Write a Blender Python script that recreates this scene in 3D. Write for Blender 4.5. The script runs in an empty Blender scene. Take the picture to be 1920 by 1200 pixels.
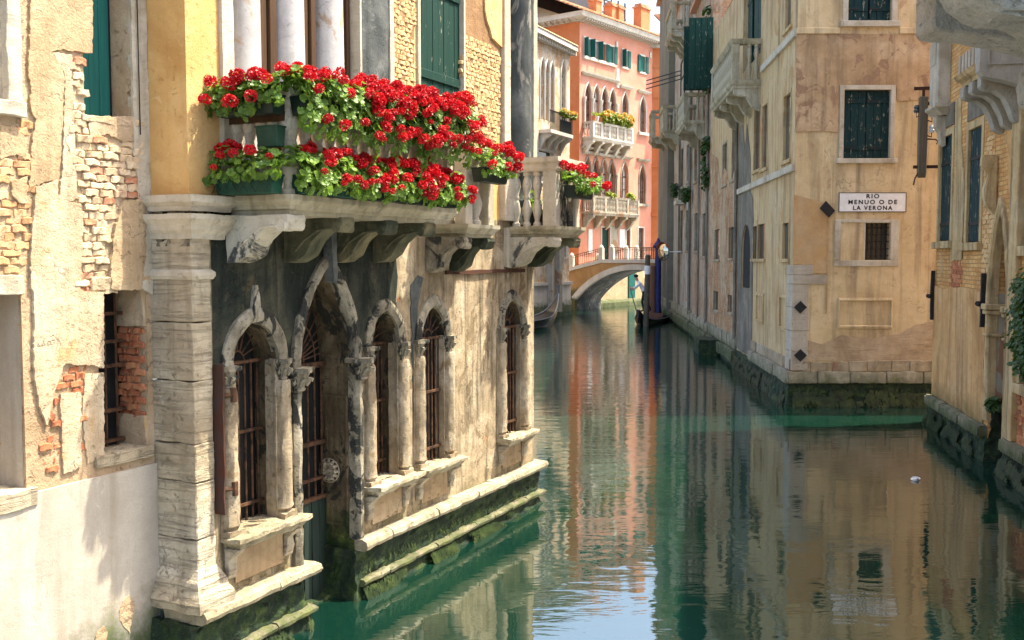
import bpy, bmesh, math, random
from mathutils import Vector, Matrix, noise
from mathutils.geometry import tessellate_polygon

random.seed(7)
SC = bpy.context.scene
C = SC.collection
PI = math.pi

# ------------------------------------------------------------------ camera
EYE = 3.5                      # eye height above the water (standing on a bridge)
FOC = 1867.0                   # focal length in 1/1920 of the frame width
TILT = math.atan(115 / FOC)
cam_d = bpy.data.cameras.new('camera')
cam = bpy.data.objects.new('camera', cam_d)
C.objects.link(cam)
cam.location = (0, 0, EYE)
cam.rotation_euler = (PI / 2 - TILT, 0, 0)
cam_d.sensor_width = 36.0
cam_d.lens = FOC / 1920 * 36
cam_d.clip_start = 0.1
cam_d.clip_end = 3000
SC.camera = cam

# ------------------------------------------------------------------ light
SUN_EL, SUN_AZ = 63.0, 13.0     # azimuth measured from +X towards +Y
world = bpy.data.worlds.new('World')
SC.world = world
world.use_nodes = True
wn = world.node_tree
for n_ in list(wn.nodes):
    wn.nodes.remove(n_)
sky_n = wn.nodes.new('ShaderNodeTexSky')
sky_n.sky_type = 'NISHITA'
sky_n.sun_disc = False
sky_n.sun_elevation = math.radians(SUN_EL)
sky_n.sun_rotation = math.radians(90 - SUN_AZ)
sky_n.air_density = 1.0
sky_n.dust_density = 5.0
sky_n.ozone_density = 1.0
bg_n = wn.nodes.new('ShaderNodeBackground')
bg_n.inputs['Strength'].default_value = 0.15
wo_n = wn.nodes.new('ShaderNodeOutputWorld')
wn.links.new(sky_n.outputs[0], bg_n.inputs['Color'])
wn.links.new(bg_n.outputs[0], wo_n.inputs['Surface'])
sun_d = bpy.data.lights.new('sun', 'SUN')
sun_d.energy = 3.45
sun_d.angle = math.radians(0.5)
sun_d.color = (1.0, 0.925, 0.775)
sun = bpy.data.objects.new('sun', sun_d)
C.objects.link(sun)
ce, se = math.cos(math.radians(SUN_EL)), math.sin(math.radians(SUN_EL))
sdir = Vector((ce * math.cos(math.radians(SUN_AZ)), ce * math.sin(math.radians(SUN_AZ)), se))
sun.rotation_euler = sdir.to_track_quat('Z', 'Y').to_euler()
sun.location = (20, 5, 40)

vs = SC.view_settings
vs.view_transform = 'Standard'
vs.look = 'None'
vs.exposure = 1.92
vs.gamma = 1.0
vs.use_curve_mapping = False
SC.cycles.max_bounces = 8
SC.cycles.diffuse_bounces = 4
SC.cycles.glossy_bounces = 4
SC.cycles.sample_clamp_indirect = 6.0

# ------------------------------------------------------------------ view rays, used only to find points on real planes
def ray(px, py):
    x = (px - 960) / FOC
    y = (600 - py) / FOC
    c, s = math.cos(TILT), math.sin(TILT)
    return x, c + s * y, -s + c * y

def on_water(px, py, z=0.0):
    r = ray(px, py)
    t = (z - EYE) / r[2]
    return r[0] * t, r[1] * t

class Frame:
    """A facade: u runs along it (to the right as one faces it), o outwards, z up."""
    def __init__(s, o, d):
        l = math.hypot(*d)
        s.o = o
        s.d = (d[0] / l, d[1] / l)
        s.n = (s.d[1], -s.d[0])
        s.rz = math.atan2(s.d[1], s.d[0])

    def uz(s, px, py, o=0.0):
        r = ray(px, py)
        ox, oy = s.o[0] + s.n[0] * o, s.o[1] + s.n[1] * o
        t = (ox * s.n[0] + oy * s.n[1]) / (r[0] * s.n[0] + r[1] * s.n[1])
        return ((r[0] * t - ox) * s.d[0] + (r[1] * t - oy) * s.d[1], EYE + r[2] * t)

    def u(s, px, py, o=0.0):
        return s.uz(px, py, o)[0]

    def z(s, px, py, o=0.0):
        return s.uz(px, py, o)[1]

    def P(s, u, o, z):
        return (s.o[0] + s.d[0] * u + s.n[0] * o, s.o[1] + s.d[1] * u + s.n[1] * o, z)

    def poly(s, pts, o=0.0):
        return [s.uz(x, y, o) for x, y in pts]

# ------------------------------------------------------------------ objects
def link(o, parent=None):
    C.objects.link(o)
    if parent is not None:
        o.parent = parent
    return o

def tag(o, label=None, cat=None, group=None, kind=None):
    if label: o['label'] = label
    if cat: o['category'] = cat
    if group: o['group'] = group
    if kind: o['kind'] = kind
    return o

def thing(name, label, cat, loc=(0, 0, 0), rz=0.0, group=None):
    o = bpy.data.objects.new(name, None)
    o.empty_display_size = 0.2
    C.objects.link(o)
    o.location = loc
    o.rotation_euler = (0, 0, rz)
    return tag(o, label, cat, group)

def facade_thing(fr, name, label, cat, group=None):
    return thing(name, label, cat, (fr.o[0], fr.o[1], 0), fr.rz, group)

def copy_tree(o, parent=None):
    c = o.copy()
    C.objects.link(c)
    c.parent = parent
    for ch in list(o.children):
        copy_tree(ch, c)
    return c

def inst(mesh_obj, name, parent, loc, rot=(0, 0, 0), sc=(1, 1, 1)):
    o = bpy.data.objects.new(name, mesh_obj.data if hasattr(mesh_obj, 'data') else mesh_obj)
    C.objects.link(o)
    o.parent = parent
    o.location = loc
    o.rotation_euler = rot
    o.scale = sc
    return o

class MB:
    """Collects geometry in facade coordinates (u, o, z) and links it as one mesh object."""
    def __init__(s):
        s.v = []
        s.f = []
        s.mi = []
        s.cur = 0

    def add(s, vs_, fs_):
        b = len(s.v)
        s.v += [(u, -o, z) for u, o, z in vs_]
        s.f += [tuple(b + i for i in f) for f in fs_]
        s.mi += [s.cur] * len(fs_)
        return s

    def box(s, u0, u1, o0, o1, z0, z1):
        vs_ = [(u, o, z) for z in (z0, z1) for o in (o0, o1) for u in (u0, u1)]
        return s.add(vs_, [(0, 1, 3, 2), (4, 6, 7, 5), (0, 4, 5, 1), (2, 3, 7, 6), (0, 2, 6, 4), (1, 5, 7, 3)])

    def hexa(s, bottom, top):
        """two quads of (u,o,z)"""
        return s.add(list(bottom) + list(top), [(3, 2, 1, 0), (4, 5, 6, 7), (0, 1, 5, 4), (1, 2, 6, 5), (2, 3, 7, 6), (3, 0, 4, 7)])

    def extr_uz(s, poly, o0, o1):
        n = len(poly)
        vs_ = [(u, o0, z) for u, z in poly] + [(u, o1, z) for u, z in poly]
        tris = tessellate_polygon([[Vector((u, z, 0)) for u, z in poly]])
        fs_ = [tuple(t) for t in tris] + [tuple(n + i for i in reversed(t)) for t in tris]
        fs_ += [(i, (i + 1) % n, n + (i + 1) % n, n + i) for i in range(n)]
        return s.add(vs_, fs_)

    def extr_oz(s, poly, u0, u1):
        n = len(poly)
        vs_ = [(u0, o, z) for o, z in poly] + [(u1, o, z) for o, z in poly]
        tris = tessellate_polygon([[Vector((u, z, 0)) for u, z in poly]])
        fs_ = [tuple(t) for t in tris] + [tuple(n + i for i in reversed(t)) for t in tris]
        fs_ += [(i, (i + 1) % n, n + (i + 1) % n, n + i) for i in range(n)]
        return s.add(vs_, fs_)

    def extr_uo(s, poly, z0, z1):
        n = len(poly)
        vs_ = [(u, o, z0) for u, o in poly] + [(u, o, z1) for u, o in poly]
        tris = tessellate_polygon([[Vector((u, z, 0)) for u, z in poly]])
        fs_ = [tuple(t) for t in tris] + [tuple(n + i for i in reversed(t)) for t in tris]
        fs_ += [(i, (i + 1) % n, n + (i + 1) % n, n + i) for i in range(n)]
        return s.add(vs_, fs_)

    def panel(s, outer, holes=(), o=0.0, depth=0.0, back=None):
        """a wall face with holes; each hole gets reveals of the given depth"""
        loops = [list(outer)] + [list(h) for h in holes]
        flat = [p for l in loops for p in l]
        tris = tessellate_polygon([[Vector((u, z, 0)) for u, z in l] for l in loops])
        s.add([(u, o, z) for u, z in flat], [tuple(t) for t in tris])
        for i, h in enumerate(holes):
            d = depth[i] if isinstance(depth, (list, tuple)) else depth
            if d:
                n = len(h)
                s.add([(u, o, z) for u, z in h] + [(u, o - d, z) for u, z in h],
                      [(k, (k + 1) % n, n + (k + 1) % n, n + k) for k in range(n)])
        return s

    def sweep(s, path, prof, closed=False):
        """plan sweep: path [(u,o)], prof closed polygon [(out, z)]; outwards is to the left of the path"""
        n = len(path)
        m = len(prof)
        segs = []
        for i in range(n - 1 + (1 if closed else 0)):
            a, b = path[i], path[(i + 1) % n]
            dx, dy = b[0] - a[0], b[1] - a[1]
            l = math.hypot(dx, dy)
            segs.append((-dy / l, dx / l))
        vs_ = []
        for i in range(n):
            if closed:
                n0, n1 = segs[i - 1], segs[i]
            else:
                n0 = segs[max(0, i - 1)]
                n1 = segs[min(len(segs) - 1, i)]
            mx, my = n0[0] + n1[0], n0[1] + n1[1]
            k = 2 / max(0.3, (mx * mx + my * my))
            mx, my = mx * k, my * k
            for q, z in prof:
                vs_.append((path[i][0] + mx * q, path[i][1] + my * q, z))
        fs_ = []
        for i in range(n - 1 + (1 if closed else 0)):
            j = (i + 1) % n
            for k in range(m):
                k2 = (k + 1) % m
                fs_.append((i * m + k, j * m + k, j * m + k2, i * m + k2))
        if not closed:
            tris = tessellate_polygon([[Vector((q, z, 0)) for q, z in prof]])
            fs_ += [tuple(t) for t in tris] + [tuple((n - 1) * m + i for i in reversed(t)) for t in tris]
        return s.add(vs_, fs_)

    def band(s, path, prof, closed=False):
        """sweep along a path in the facade plane [(u,z)]; prof closed polygon [(side, o)], side to the left of the path"""
        n = len(path)
        m = len(prof)
        vs_ = []
        for i in range(n):
            a = path[i - 1] if (i > 0 or closed) else path[i]
            b = path[(i + 1) % n] if (i < n - 1 or closed) else path[i]
            dx, dz = b[0] - a[0], b[1] - a[1]
            l = math.hypot(dx, dz) or 1
            nx, nz = -dz / l, dx / l
            for q, o in prof:
                vs_.append((path[i][0] + nx * q, o, path[i][1] + nz * q))
        fs_ = []
        for i in range(n - 1 + (1 if closed else 0)):
            j = (i + 1) % n
            for k in range(m):
                k2 = (k + 1) % m
                fs_.append((i * m + k, j * m + k, j * m + k2, i * m + k2))
        if not closed:
            fs_ += [tuple(range(m)), tuple((n - 1) * m + k for k in reversed(range(m)))]
        return s.add(vs_, fs_)

    def tube(s, pts, r, n=6, cap=True):
        pts = [Vector(p) for p in pts]
        vs_ = []
        for i, p in enumerate(pts):
            t = (pts[min(i + 1, len(pts) - 1)] - pts[max(i - 1, 0)]).normalized()
            a = t.cross(Vector((0, 0, 1)))
            if a.length < 0.05:
                a = t.cross(Vector((0, 1, 0)))
            a.normalize()
            b = t.cross(a)
            rr = r[i] if isinstance(r, (list, tuple)) else r
            for k in range(n):
                q = p + a * (rr * math.cos(2 * PI * k / n)) + b * (rr * math.sin(2 * PI * k / n))
                vs_.append(tuple(q))
        fs_ = []
        for i in range(len(pts) - 1):
            for k in range(n):
                k2 = (k + 1) % n
                fs_.append((i * n + k, i * n + k2, (i + 1) * n + k2, (i + 1) * n + k))
        if cap:
            fs_ += [tuple(range(n)), tuple((len(pts) - 1) * n + k for k in reversed(range(n)))]
        return s.add(vs_, fs_)

    def lathe(s, prof, u=0.0, o=0.0, n=16):
        vs_ = []
        for r, z in prof:
            for k in range(n):
                a = 2 * PI * k / n
                vs_.append((u + r * math.cos(a), o + r * math.sin(a), z))
        fs_ = []
        for i in range(len(prof) - 1):
            for k in range(n):
                k2 = (k + 1) % n
                fs_.append((i * n + k, i * n + k2, (i + 1) * n + k2, (i + 1) * n + k))
        fs_ += [tuple(reversed(range(n))), tuple((len(prof) - 1) * n + k for k in range(n))]
        return s.add(vs_, fs_)

    def build(s, name, mat, parent=None, bevel=0.0, rough=0.0, cell=0.0, freq=4.0, smooth=False, weld=True, seed=0.0, recalc=True):
        me = bpy.data.meshes.new(name)
        me.from_pydata(s.v, [], s.f)
        bm = bmesh.new()
        bm.from_mesh(me)
        if len(set(s.mi)) > 1:
            bm.faces.ensure_lookup_table()
            for f, i in zip(bm.faces, s.mi):
                f.material_index = i
        if weld:
            bmesh.ops.remove_doubles(bm, verts=bm.verts, dist=0.0004)
        if recalc:
            bmesh.ops.recalc_face_normals(bm, faces=bm.faces)
        if bevel:
            es = [e for e in bm.edges if len(e.link_faces) == 2 and e.calc_face_angle(0) > 0.6]
            bmesh.ops.bevel(bm, geom=es, offset=bevel, segments=2 if bevel > 0.012 else 1, affect='EDGES', clamp_overlap=True)
        if cell:
            for _ in range(5):
                es = [e for e in bm.edges if e.calc_length() > cell]
                if not es or len(bm.faces) > 60000:
                    break
                bmesh.ops.subdivide_edges(bm, edges=es, cuts=1, use_grid_fill=True)
            bmesh.ops.triangulate(bm, faces=[f for f in bm.faces if len(f.verts) > 4])
        if rough:
            off = Vector((seed * 3.1, seed * 1.7, seed * 5.3))
            for v in bm.verts:
                p = v.co * freq + off
                d = noise.noise_vector(p) * rough + noise.noise_vector(p * 3.1) * (rough * 0.45)
                v.co += d
        bm.to_mesh(me)
        bm.free()
        if smooth:
            me.polygons.foreach_set('use_smooth', [True] * len(me.polygons))
            try:
                me.set_sharp_from_angle(angle=math.radians(38))
            except Exception:
                pass
        mats = mat if isinstance(mat, (list, tuple)) else [mat]
        for m in mats:
            me.materials.append(m)
        o = bpy.data.objects.new(name, me)
        return link(o, parent)

def arch(uc, half, zs, rise, n=7):
    """points of a pointed (or round) arch from right spring to left spring"""
    if rise <= half * 1.001:
        r = half
        return [(uc + r * math.cos(PI * k / (2 * n)), zs + rise * math.sin(PI * k / (2 * n))) for k in range(2 * n + 1)]
    r = (half * half + rise * rise) / (2 * half)
    a1 = math.asin(rise / r)
    right = [(uc + half - r + r * math.cos(a1 * k / n), zs + r * math.sin(a1 * k / n)) for k in range(n + 1)]
    left = [(2 * uc - u, z) for u, z in reversed(right[:-1])]
    return right + left

def opening(uc, half, zb, zs, rise, n=7):
    return [(uc - half, zb), (uc + half, zb)] + arch(uc, half, zs, rise, n)

def rect(u0, u1, z0, z1):
    return [(u0, z0), (u1, z0), (u1, z1), (u0, z1)]

def jag(pts, amp, step, seed):
    """roughen a polygon outline as broken plaster"""
    rnd = random.Random(seed)
    out = []
    n = len(pts)
    for i in range(n):
        a, b = pts[i], pts[(i + 1) % n]
        l = math.hypot(b[0] - a[0], b[1] - a[1])
        k = max(1, int(l / step))
        for j in range(k):
            t = j / k
            out.append((a[0] + (b[0] - a[0]) * t + rnd.uniform(-amp, amp), a[1] + (b[1] - a[1]) * t + rnd.uniform(-amp, amp)))
    return out

def inside(p, poly):
    x, y = p
    c = False
    n = len(poly)
    for i in range(n):
        x1, y1 = poly[i]
        x2, y2 = poly[(i + 1) % n]
        if (y1 > y) != (y2 > y) and x < (x2 - x1) * (y - y1) / (y2 - y1) + x1:
            c = not c
    return c

# ------------------------------------------------------------------ materials
class NT:
    def __init__(s, name):
        s.m = bpy.data.materials.new(name)
        s.m.use_nodes = True
        s.t = s.m.node_tree
        s.t.nodes.clear()
        s.out = s.t.nodes.new('ShaderNodeOutputMaterial')
        s.bsdf = s.t.nodes.new('ShaderNodeBsdfPrincipled')
        s.t.links.new(s.bsdf.outputs[0], s.out.inputs[0])
        s.tc = s.t.nodes.new('ShaderNodeTexCoord')
        s.co = s.tc.outputs['Object']

    def lk(s, a, b):
        if hasattr(a, 'links') or hasattr(a, 'is_output'):
            s.t.links.new(a, b)
        else:
            b.default_value = a
        return s

    def node(s, typ, **kw):
        n = s.t.nodes.new(typ)
        for k, v in kw.items():
            setattr(n, k, v)
        return n

    def mapping(s, scale, loc=(0, 0, 0), co=None):
        n = s.node('ShaderNodeMapping')
        s.lk(co or s.co, n.inputs['Vector'])
        n.inputs['Scale'].default_value = scale
        n.inputs['Location'].default_value = loc
        return n.outputs[0]

    def noise(s, scale, detail=4, rough=0.6, co=None, dist=0.0):
        n = s.node('ShaderNodeTexNoise')
        s.lk(co or s.co, n.inputs['Vector'])
        n.inputs['Scale'].default_value = scale
        n.inputs['Detail'].default_value = detail
        n.inputs['Roughness'].default_value = rough
        n.inputs['Distortion'].default_value = dist
        return n.outputs['Fac']

    def ramp(s, fac, stops, interp='LINEAR'):
        n = s.node('ShaderNodeValToRGB')
        s.lk(fac, n.inputs[0])
        cr = n.color_ramp
        cr.interpolation = interp
        while len(cr.elements) < len(stops):
            cr.elements.new(0.5)
        for e, (p, c) in zip(cr.elements, stops):
            e.position = p
            e.color = (c[0], c[1], c[2], 1) if isinstance(c, (tuple, list)) else (c, c, c, 1)
        return n.outputs[0]

    def mix(s, fac, a, b, mode='MIX'):
        n = s.node('ShaderNodeMix', data_type='RGBA', blend_type=mode)
        s.lk(fac, n.inputs['Factor'])
        for v, i in ((a, 6), (b, 7)):
            if isinstance(v, (tuple, list)):
                n.inputs[i].default_value = (v[0], v[1], v[2], 1)
            else:
                s.t.links.new(v, n.inputs[i])
        return n.outputs[2]

    def math(s, op, a, b=0.0, clamp=False):
        n = s.node('ShaderNodeMath', operation=op, use_clamp=clamp)
        s.lk(a, n.inputs[0])
        s.lk(b, n.inputs[1])
        return n.outputs[0]

    def maprange(s, v, a, b, c=0.0, d=1.0):
        n = s.node('ShaderNodeMapRange')
        s.lk(v, n.inputs[0])
        for i, x in enumerate((a, b, c, d)):
            n.inputs[i + 1].default_value = x
        return n.outputs[0]

    def height(s):
        g = s.node('ShaderNodeNewGeometry')
        x = s.node('ShaderNodeSeparateXYZ')
        s.t.links.new(g.outputs['Position'], x.inputs[0])
        return x.outputs[2]

    def bump(s, h, strength=0.4, dist=0.02, prev=None):
        n = s.node('ShaderNodeBump')
        s.lk(h, n.inputs['Height'])
        n.inputs['Strength'].default_value = strength
        n.inputs['Distance'].default_value = dist
        if prev is not None:
            s.t.links.new(prev, n.inputs['Normal'])
        return n.outputs[0]

    def done(s, col, rough=0.9, normal=None, spec=0.25, metal=0.0):
        if isinstance(col, (tuple, list)):
            s.bsdf.inputs['Base Color'].default_value = (col[0], col[1], col[2], 1)
        else:
            s.t.links.new(col, s.bsdf.inputs['Base Color'])
        s.lk(rough, s.bsdf.inputs['Roughness'])
        s.bsdf.inputs['Specular IOR Level'].default_value = spec
        s.bsdf.inputs['Metallic'].default_value = metal
        if normal is not None:
            s.t.links.new(normal, s.bsdf.inputs['Normal'])
        return s.m

def weathered(name, dark, base, light, stain=(0.06, 0.05, 0.04), stain_amt=0.45, streak=0.5, scale=1.0, patch=None,
              patch_amt=0.0, crack=0.5, bump=0.5, pits=0.55, algae=0.0, algae_top=0.5, grain=0.25, seed=0.0, coursed=0.0):
    """plaster or stone: large blotches, run-off streaks, crust patches, cracks, grain, algae near the tide line"""
    t = NT(name)
    co = t.mapping((1, 1, 1), (seed * 7.3, seed * 3.1, seed * 1.9))
    big = t.noise(0.9 * scale, 7, 0.62, co, 0.6)
    col = t.ramp(big, [(0.28, dark), (0.48, base), (0.70, light)])
    mid = t.noise(5.0 * scale, 6, 0.7, co, 0.3)
    col = t.mix(t.maprange(mid, 0.42, 0.75, 0.0, 0.55), col, dark)
    if patch is not None and patch_amt > 0:
        p = t.noise(1.7 * scale, 8, 0.65, t.mapping((1, 1, 0.7), (3.3 + seed, 9.1, 1.2)), 1.0)
        pf = t.maprange(p, 0.62 - patch_amt * 0.3, 0.66 - patch_amt * 0.3)
        col = t.mix(pf, col, patch)
    st = t.noise(1.0, 5, 0.62, t.mapping((5.5 * scale, 5.5 * scale, 0.45 * scale), (seed * 2.0, 1.0, 0.0)), 0.5)
    col = t.mix(t.maprange(st, 0.48, 0.72, 0.0, streak), col, stain)
    crust = t.noise(2.6 * scale, 9, 0.72, t.mapping((1, 1, 0.8), (5.0 + seed * 3, 2.0, 7.0)), 0.8)
    col = t.mix(t.maprange(crust, 0.60, 0.72, 0.0, stain_amt), col, stain)
    fine = t.noise(60.0, 3, 0.7, co)
    col = t.mix(t.maprange(fine, 0.3, 0.75, 0.0, grain), col, tuple(c * 0.55 for c in base))
    h = t.math('ADD', t.math('MULTIPLY', mid, 0.9), t.math('MULTIPLY', fine, 0.30))
    if pits > 0:
        pn = t.noise(13.0 * scale, 5, 0.7, t.mapping((1, 1, 1.25), (2.0 + seed, 5.0, seed)), 0.5)
        zone = t.maprange(t.noise(1.6 * scale, 5, 0.6, t.mapping((1, 1, 0.6), (seed * 1.7, 8.0, 3.0))), 0.42, 0.62, 0.25, 1.0)
        pf_ = t.math('MULTIPLY', t.maprange(pn, 0.585, 0.66, 0.0, pits), zone)
        col = t.mix(pf_, col, tuple(0.5 * c + 0.5 * s_ for c, s_ in zip(dark, stain)))
        h = t.math('SUBTRACT', h, t.math('MULTIPLY', pf_, 1.1))
        flake = t.maprange(t.noise(6.5 * scale, 7, 0.72, t.mapping((1, 1, 0.8), (seed, 1.0, 6.0)), 1.2), 0.60, 0.63, 0.0, 1.0)
        flake = t.math('MULTIPLY', flake, zone)
        col = t.mix(t.math('MULTIPLY', flake, 0.45), col, light)
        h = t.math('ADD', h, t.math('MULTIPLY', flake, 0.22))
    if crack > 0:
        v = t.node('ShaderNodeTexVoronoi', feature='DISTANCE_TO_EDGE')
        dv = t.node('ShaderNodeVectorMath', operation='ADD')
        nz = t.node('ShaderNodeTexNoise')
        nz.inputs['Scale'].default_value = 3.0
        nz.inputs['Detail'].default_value = 6
        t.t.links.new(co, nz.inputs['Vector'])
        sv = t.node('ShaderNodeVectorMath', operation='SCALE')
        sv.inputs[3].default_value = 0.9
        t.t.links.new(nz.outputs['Color'], sv.inputs[0])
        t.t.links.new(co, dv.inputs[0])
        t.t.links.new(sv.outputs[0], dv.inputs[1])
        t.t.links.new(dv.outputs[0], v.inputs['Vector'])
        v.inputs['Scale'].default_value = 1.1 * scale
        ck = t.maprange(v.outputs['Distance'], 0.0, 0.012, 1.0, 0.0)
        ck = t.math('MULTIPLY', ck, t.maprange(big, 0.5, 0.62, 0.0, crack))
        col = t.mix(ck, col, tuple(c * 0.25 for c in base))
        h = t.math('SUBTRACT', h, t.math('MULTIPLY', ck, 0.6))
    if coursed > 0:
        w = t.noise(1.0, 5, 0.65, t.mapping((1.5, 1.5, 22.0), (seed, 0, 0)), 1.2)
        col = t.mix(t.maprange(w, 0.55, 0.72, 0.0, coursed), col, tuple(c * 0.4 for c in base))
        h = t.math('SUBTRACT', h, t.math('MULTIPLY', t.maprange(w, 0.5, 0.75), coursed))
    if algae > 0:
        z = t.height()
        an = t.noise(3.5, 6, 0.7, co)
        edge = t.math('SUBTRACT', z, t.math('MULTIPLY', t.math('SUBTRACT', an, 0.5), 0.9))
        af = t.maprange(edge, algae_top, algae_top - 0.35, 0.0, algae)
        gcol = t.ramp(t.noise(7.0, 6, 0.7, co), [(0.35, (0.008, 0.018, 0.008)), (0.52, (0.03, 0.055, 0.012)), (0.72, (0.12, 0.14, 0.03))])
        col = t.mix(af, col, gcol)
    n1 = t.bump(h, bump, 0.03)
    return t.done(col, 0.92, n1, 0.2)

def plain(name, col, rough=0.6, var=0.35, scale=8.0, spec=0.3, metal=0.0, bump=0.25, alt=None):
    t = NT(name)
    n = t.noise(scale, 6, 0.65)
    c = t.mix(t.maprange(n, 0.35, 0.7, 0.0, 1.0), tuple(x * (1 - var) for x in col), alt or tuple(min(1, x * (1 + var * 0.6)) for x in col))
    return t.done(c, rough, t.bump(t.noise(scale * 5, 4, 0.7), bump, 0.01), spec, metal)

def shutter_mat(name, col, worn=0.25):
    t = NT(name)
    grain = t.noise(1.0, 6, 0.7, t.mapping((40, 40, 1.6)))
    c = t.mix(t.maprange(grain, 0.35, 0.7, 0.0, 0.7), col, tuple(x * 0.45 for x in col))
    w = t.noise(6.0, 8, 0.75, t.mapping((2.2, 2.2, 0.7)))
    c = t.mix(t.maprange(w, 0.68 - worn * 0.2, 0.72 - worn * 0.2, 0.0, worn * 2), c, (0.28, 0.25, 0.18))
    return t.done(c, 0.7, t.bump(grain, 0.3, 0.006), 0.25)

def brick_wall_mat(name, b1, b2, mortar, scale=1.0, plaster=None, pl_amt=0.4, algae=0.0, seed=0.0, algae_top=0.6):
    """far brickwork: bricks drawn by the material with a relief, partly under old plaster"""
    t = NT(name)
    sep = t.node('ShaderNodeSeparateXYZ')
    t.t.links.new(t.co, sep.inputs[0])
    cb = t.node('ShaderNodeCombineXYZ')
    t.t.links.new(t.math('ADD', sep.outputs[0], sep.outputs[1]), cb.inputs[0])
    t.t.links.new(sep.outputs[2], cb.inputs[1])
    wob = t.noise(3.0, 3, 0.6)
    av = t.node('ShaderNodeVectorMath', operation='ADD')
    t.t.links.new(cb.outputs[0], av.inputs[0])
    cw = t.node('ShaderNodeCombineXYZ')
    t.t.links.new(t.math('MULTIPLY', wob, 0.05), cw.inputs[0])
    t.t.links.new(t.math('MULTIPLY', wob, 0.06), cw.inputs[1])
    t.t.links.new(cw.outputs[0], av.inputs[1])
    br = t.node('ShaderNodeTexBrick')
    t.t.links.new(av.outputs[0], br.inputs['Vector'])
    br.inputs['Color1'].default_value = (*b1, 1)
    br.inputs['Color2'].default_value = (*b2, 1)
    br.inputs['Mortar'].default_value = (*mortar, 1)
    br.inputs['Scale'].default_value = 1.0 / scale
    br.inputs['Brick Width'].default_value = 0.26
    br.inputs['Row Height'].default_value = 0.085
    br.inputs['Mortar Size'].default_value = 0.012
    br.inputs['Mortar Smooth'].default_value = 0.3
    br.inputs['Bias'].default_value = 0.1
    col = br.outputs['Color']
    n5 = t.noise(2.2, 7, 0.7, t.mapping((1, 1, 1), (seed * 5, seed, 2)))
    col = t.mix(t.maprange(n5, 0.4, 0.7, 0.0, 0.6), col, tuple(x * 0.5 for x in b1))
    h = t.math('MULTIPLY', br.outputs['Fac'], -0.7)
    h = t.math('ADD', h, t.math('MULTIPLY', t.noise(18.0, 5, 0.7), 0.7))
    if plaster is not None:
        p = t.noise(1.1, 9, 0.66, t.mapping((1.3, 1.3, 0.6), (seed * 3 + 1, 4, 2)), 0.6)
        pf = t.maprange(p, 0.60 - pl_amt * 0.3, 0.64 - pl_amt * 0.3)
        pc = t.ramp(t.noise(3.0, 7, 0.7), [(0.3, tuple(x * 0.5 for x in plaster)), (0.6, plaster)])
        col = t.mix(pf, col, pc)
        h = t.math('ADD', t.math('MULTIPLY', h, t.math('SUBTRACT', 1.0, pf)), t.math('MULTIPLY', pf, 0.6))
    st = t.noise(1.0, 5, 0.62, t.mapping((4.0, 4.0, 0.35)), 0.5)
    col = t.mix(t.maprange(st, 0.52, 0.8, 0.0, 0.55), col, (0.05, 0.04, 0.03))
    if algae > 0:
        z = t.height()
        edge = t.math('SUBTRACT', z, t.math('MULTIPLY', t.math('SUBTRACT', t.noise(3.0, 6, 0.7), 0.5), 0.9))
        col = t.mix(t.maprange(edge, algae_top, algae_top - 0.35, 0.0, algae), col, (0.02, 0.035, 0.01))
    return t.done(col, 0.92, t.bump(h, 0.6, 0.03), 0.2)

def moss_mat():
    t = NT('mossy_footing')
    z = t.height()
    n = t.noise(6.0, 8, 0.72)
    col = t.ramp(n, [(0.32, (0.005, 0.011, 0.007)), (0.50, (0.014, 0.032, 0.013)), (0.64, (0.055, 0.085, 0.018)), (0.76, (0.19, 0.18, 0.09))])
    edge = t.math('ADD', z, t.math('MULTIPLY', t.math('SUBTRACT', t.noise(4.0, 6, 0.7), 0.5), 0.5))
    col = t.mix(t.maprange(edge, 0.38, 0.75), col, (0.022, 0.028, 0.014))
    col = t.mix(t.maprange(t.noise(55.0, 3, 0.6), 0.66, 0.72, 0.0, 0.6), col, (0.25, 0.25, 0.18))
    return t.done(col, 0.75, t.bump(t.noise(22.0, 6, 0.75), 0.8, 0.05), 0.3)

def random_tint(name, stops, rough=0.9, bump=0.6, dirt=(0.5, 0.4, 0.3), dirt_amt=0.5):
    """one material for many alike pieces: each object gets its own tone"""
    t = NT(name)
    oi = t.node('ShaderNodeObjectInfo')
    col = t.ramp(oi.outputs['Random'], stops)
    n = t.noise(9.0, 7, 0.7)
    col = t.mix(t.maprange(n, 0.40, 0.66, 0.0, dirt_amt), col, dirt)
    col = t.mix(t.maprange(t.noise(45.0, 3, 0.7), 0.5, 0.8, 0.0, 0.4), col, tuple(x * 0.35 for x in dirt))
    return t.done(col, rough, t.bump(t.noise(24.0, 6, 0.75), bump, 0.02), 0.2)

def leaf_mat(name, a, b, trans=0.35, through=(0.25, 0.42, 0.03)):
    t = NT(name)
    oi = t.node('ShaderNodeObjectInfo')
    n = t.noise(14.0, 4, 0.6)
    f = t.math('ADD', t.math('MULTIPLY', oi.outputs['Random'], 0.4), t.math('MULTIPLY', n, 0.7), True)
    col = t.ramp(f, [(0.15, a), (0.75, b)])
    t.t.links.new(col, t.bsdf.inputs['Base Color'])
    t.bsdf.inputs['Roughness'].default_value = 0.45
    t.bsdf.inputs['Specular IOR Level'].default_value = 0.4
    tr = t.node('ShaderNodeBsdfTranslucent')
    t.t.links.new(t.mix(0.6, col, through), tr.inputs['Color'])
    mx = t.node('ShaderNodeMixShader')
    mx.inputs[0].default_value = trans
    t.t.links.new(t.bsdf.outputs[0], mx.inputs[1])
    t.t.links.new(tr.outputs[0], mx.inputs[2])
    t.t.links.new(mx.outputs[0], t.out.inputs[0])
    return t.m

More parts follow.
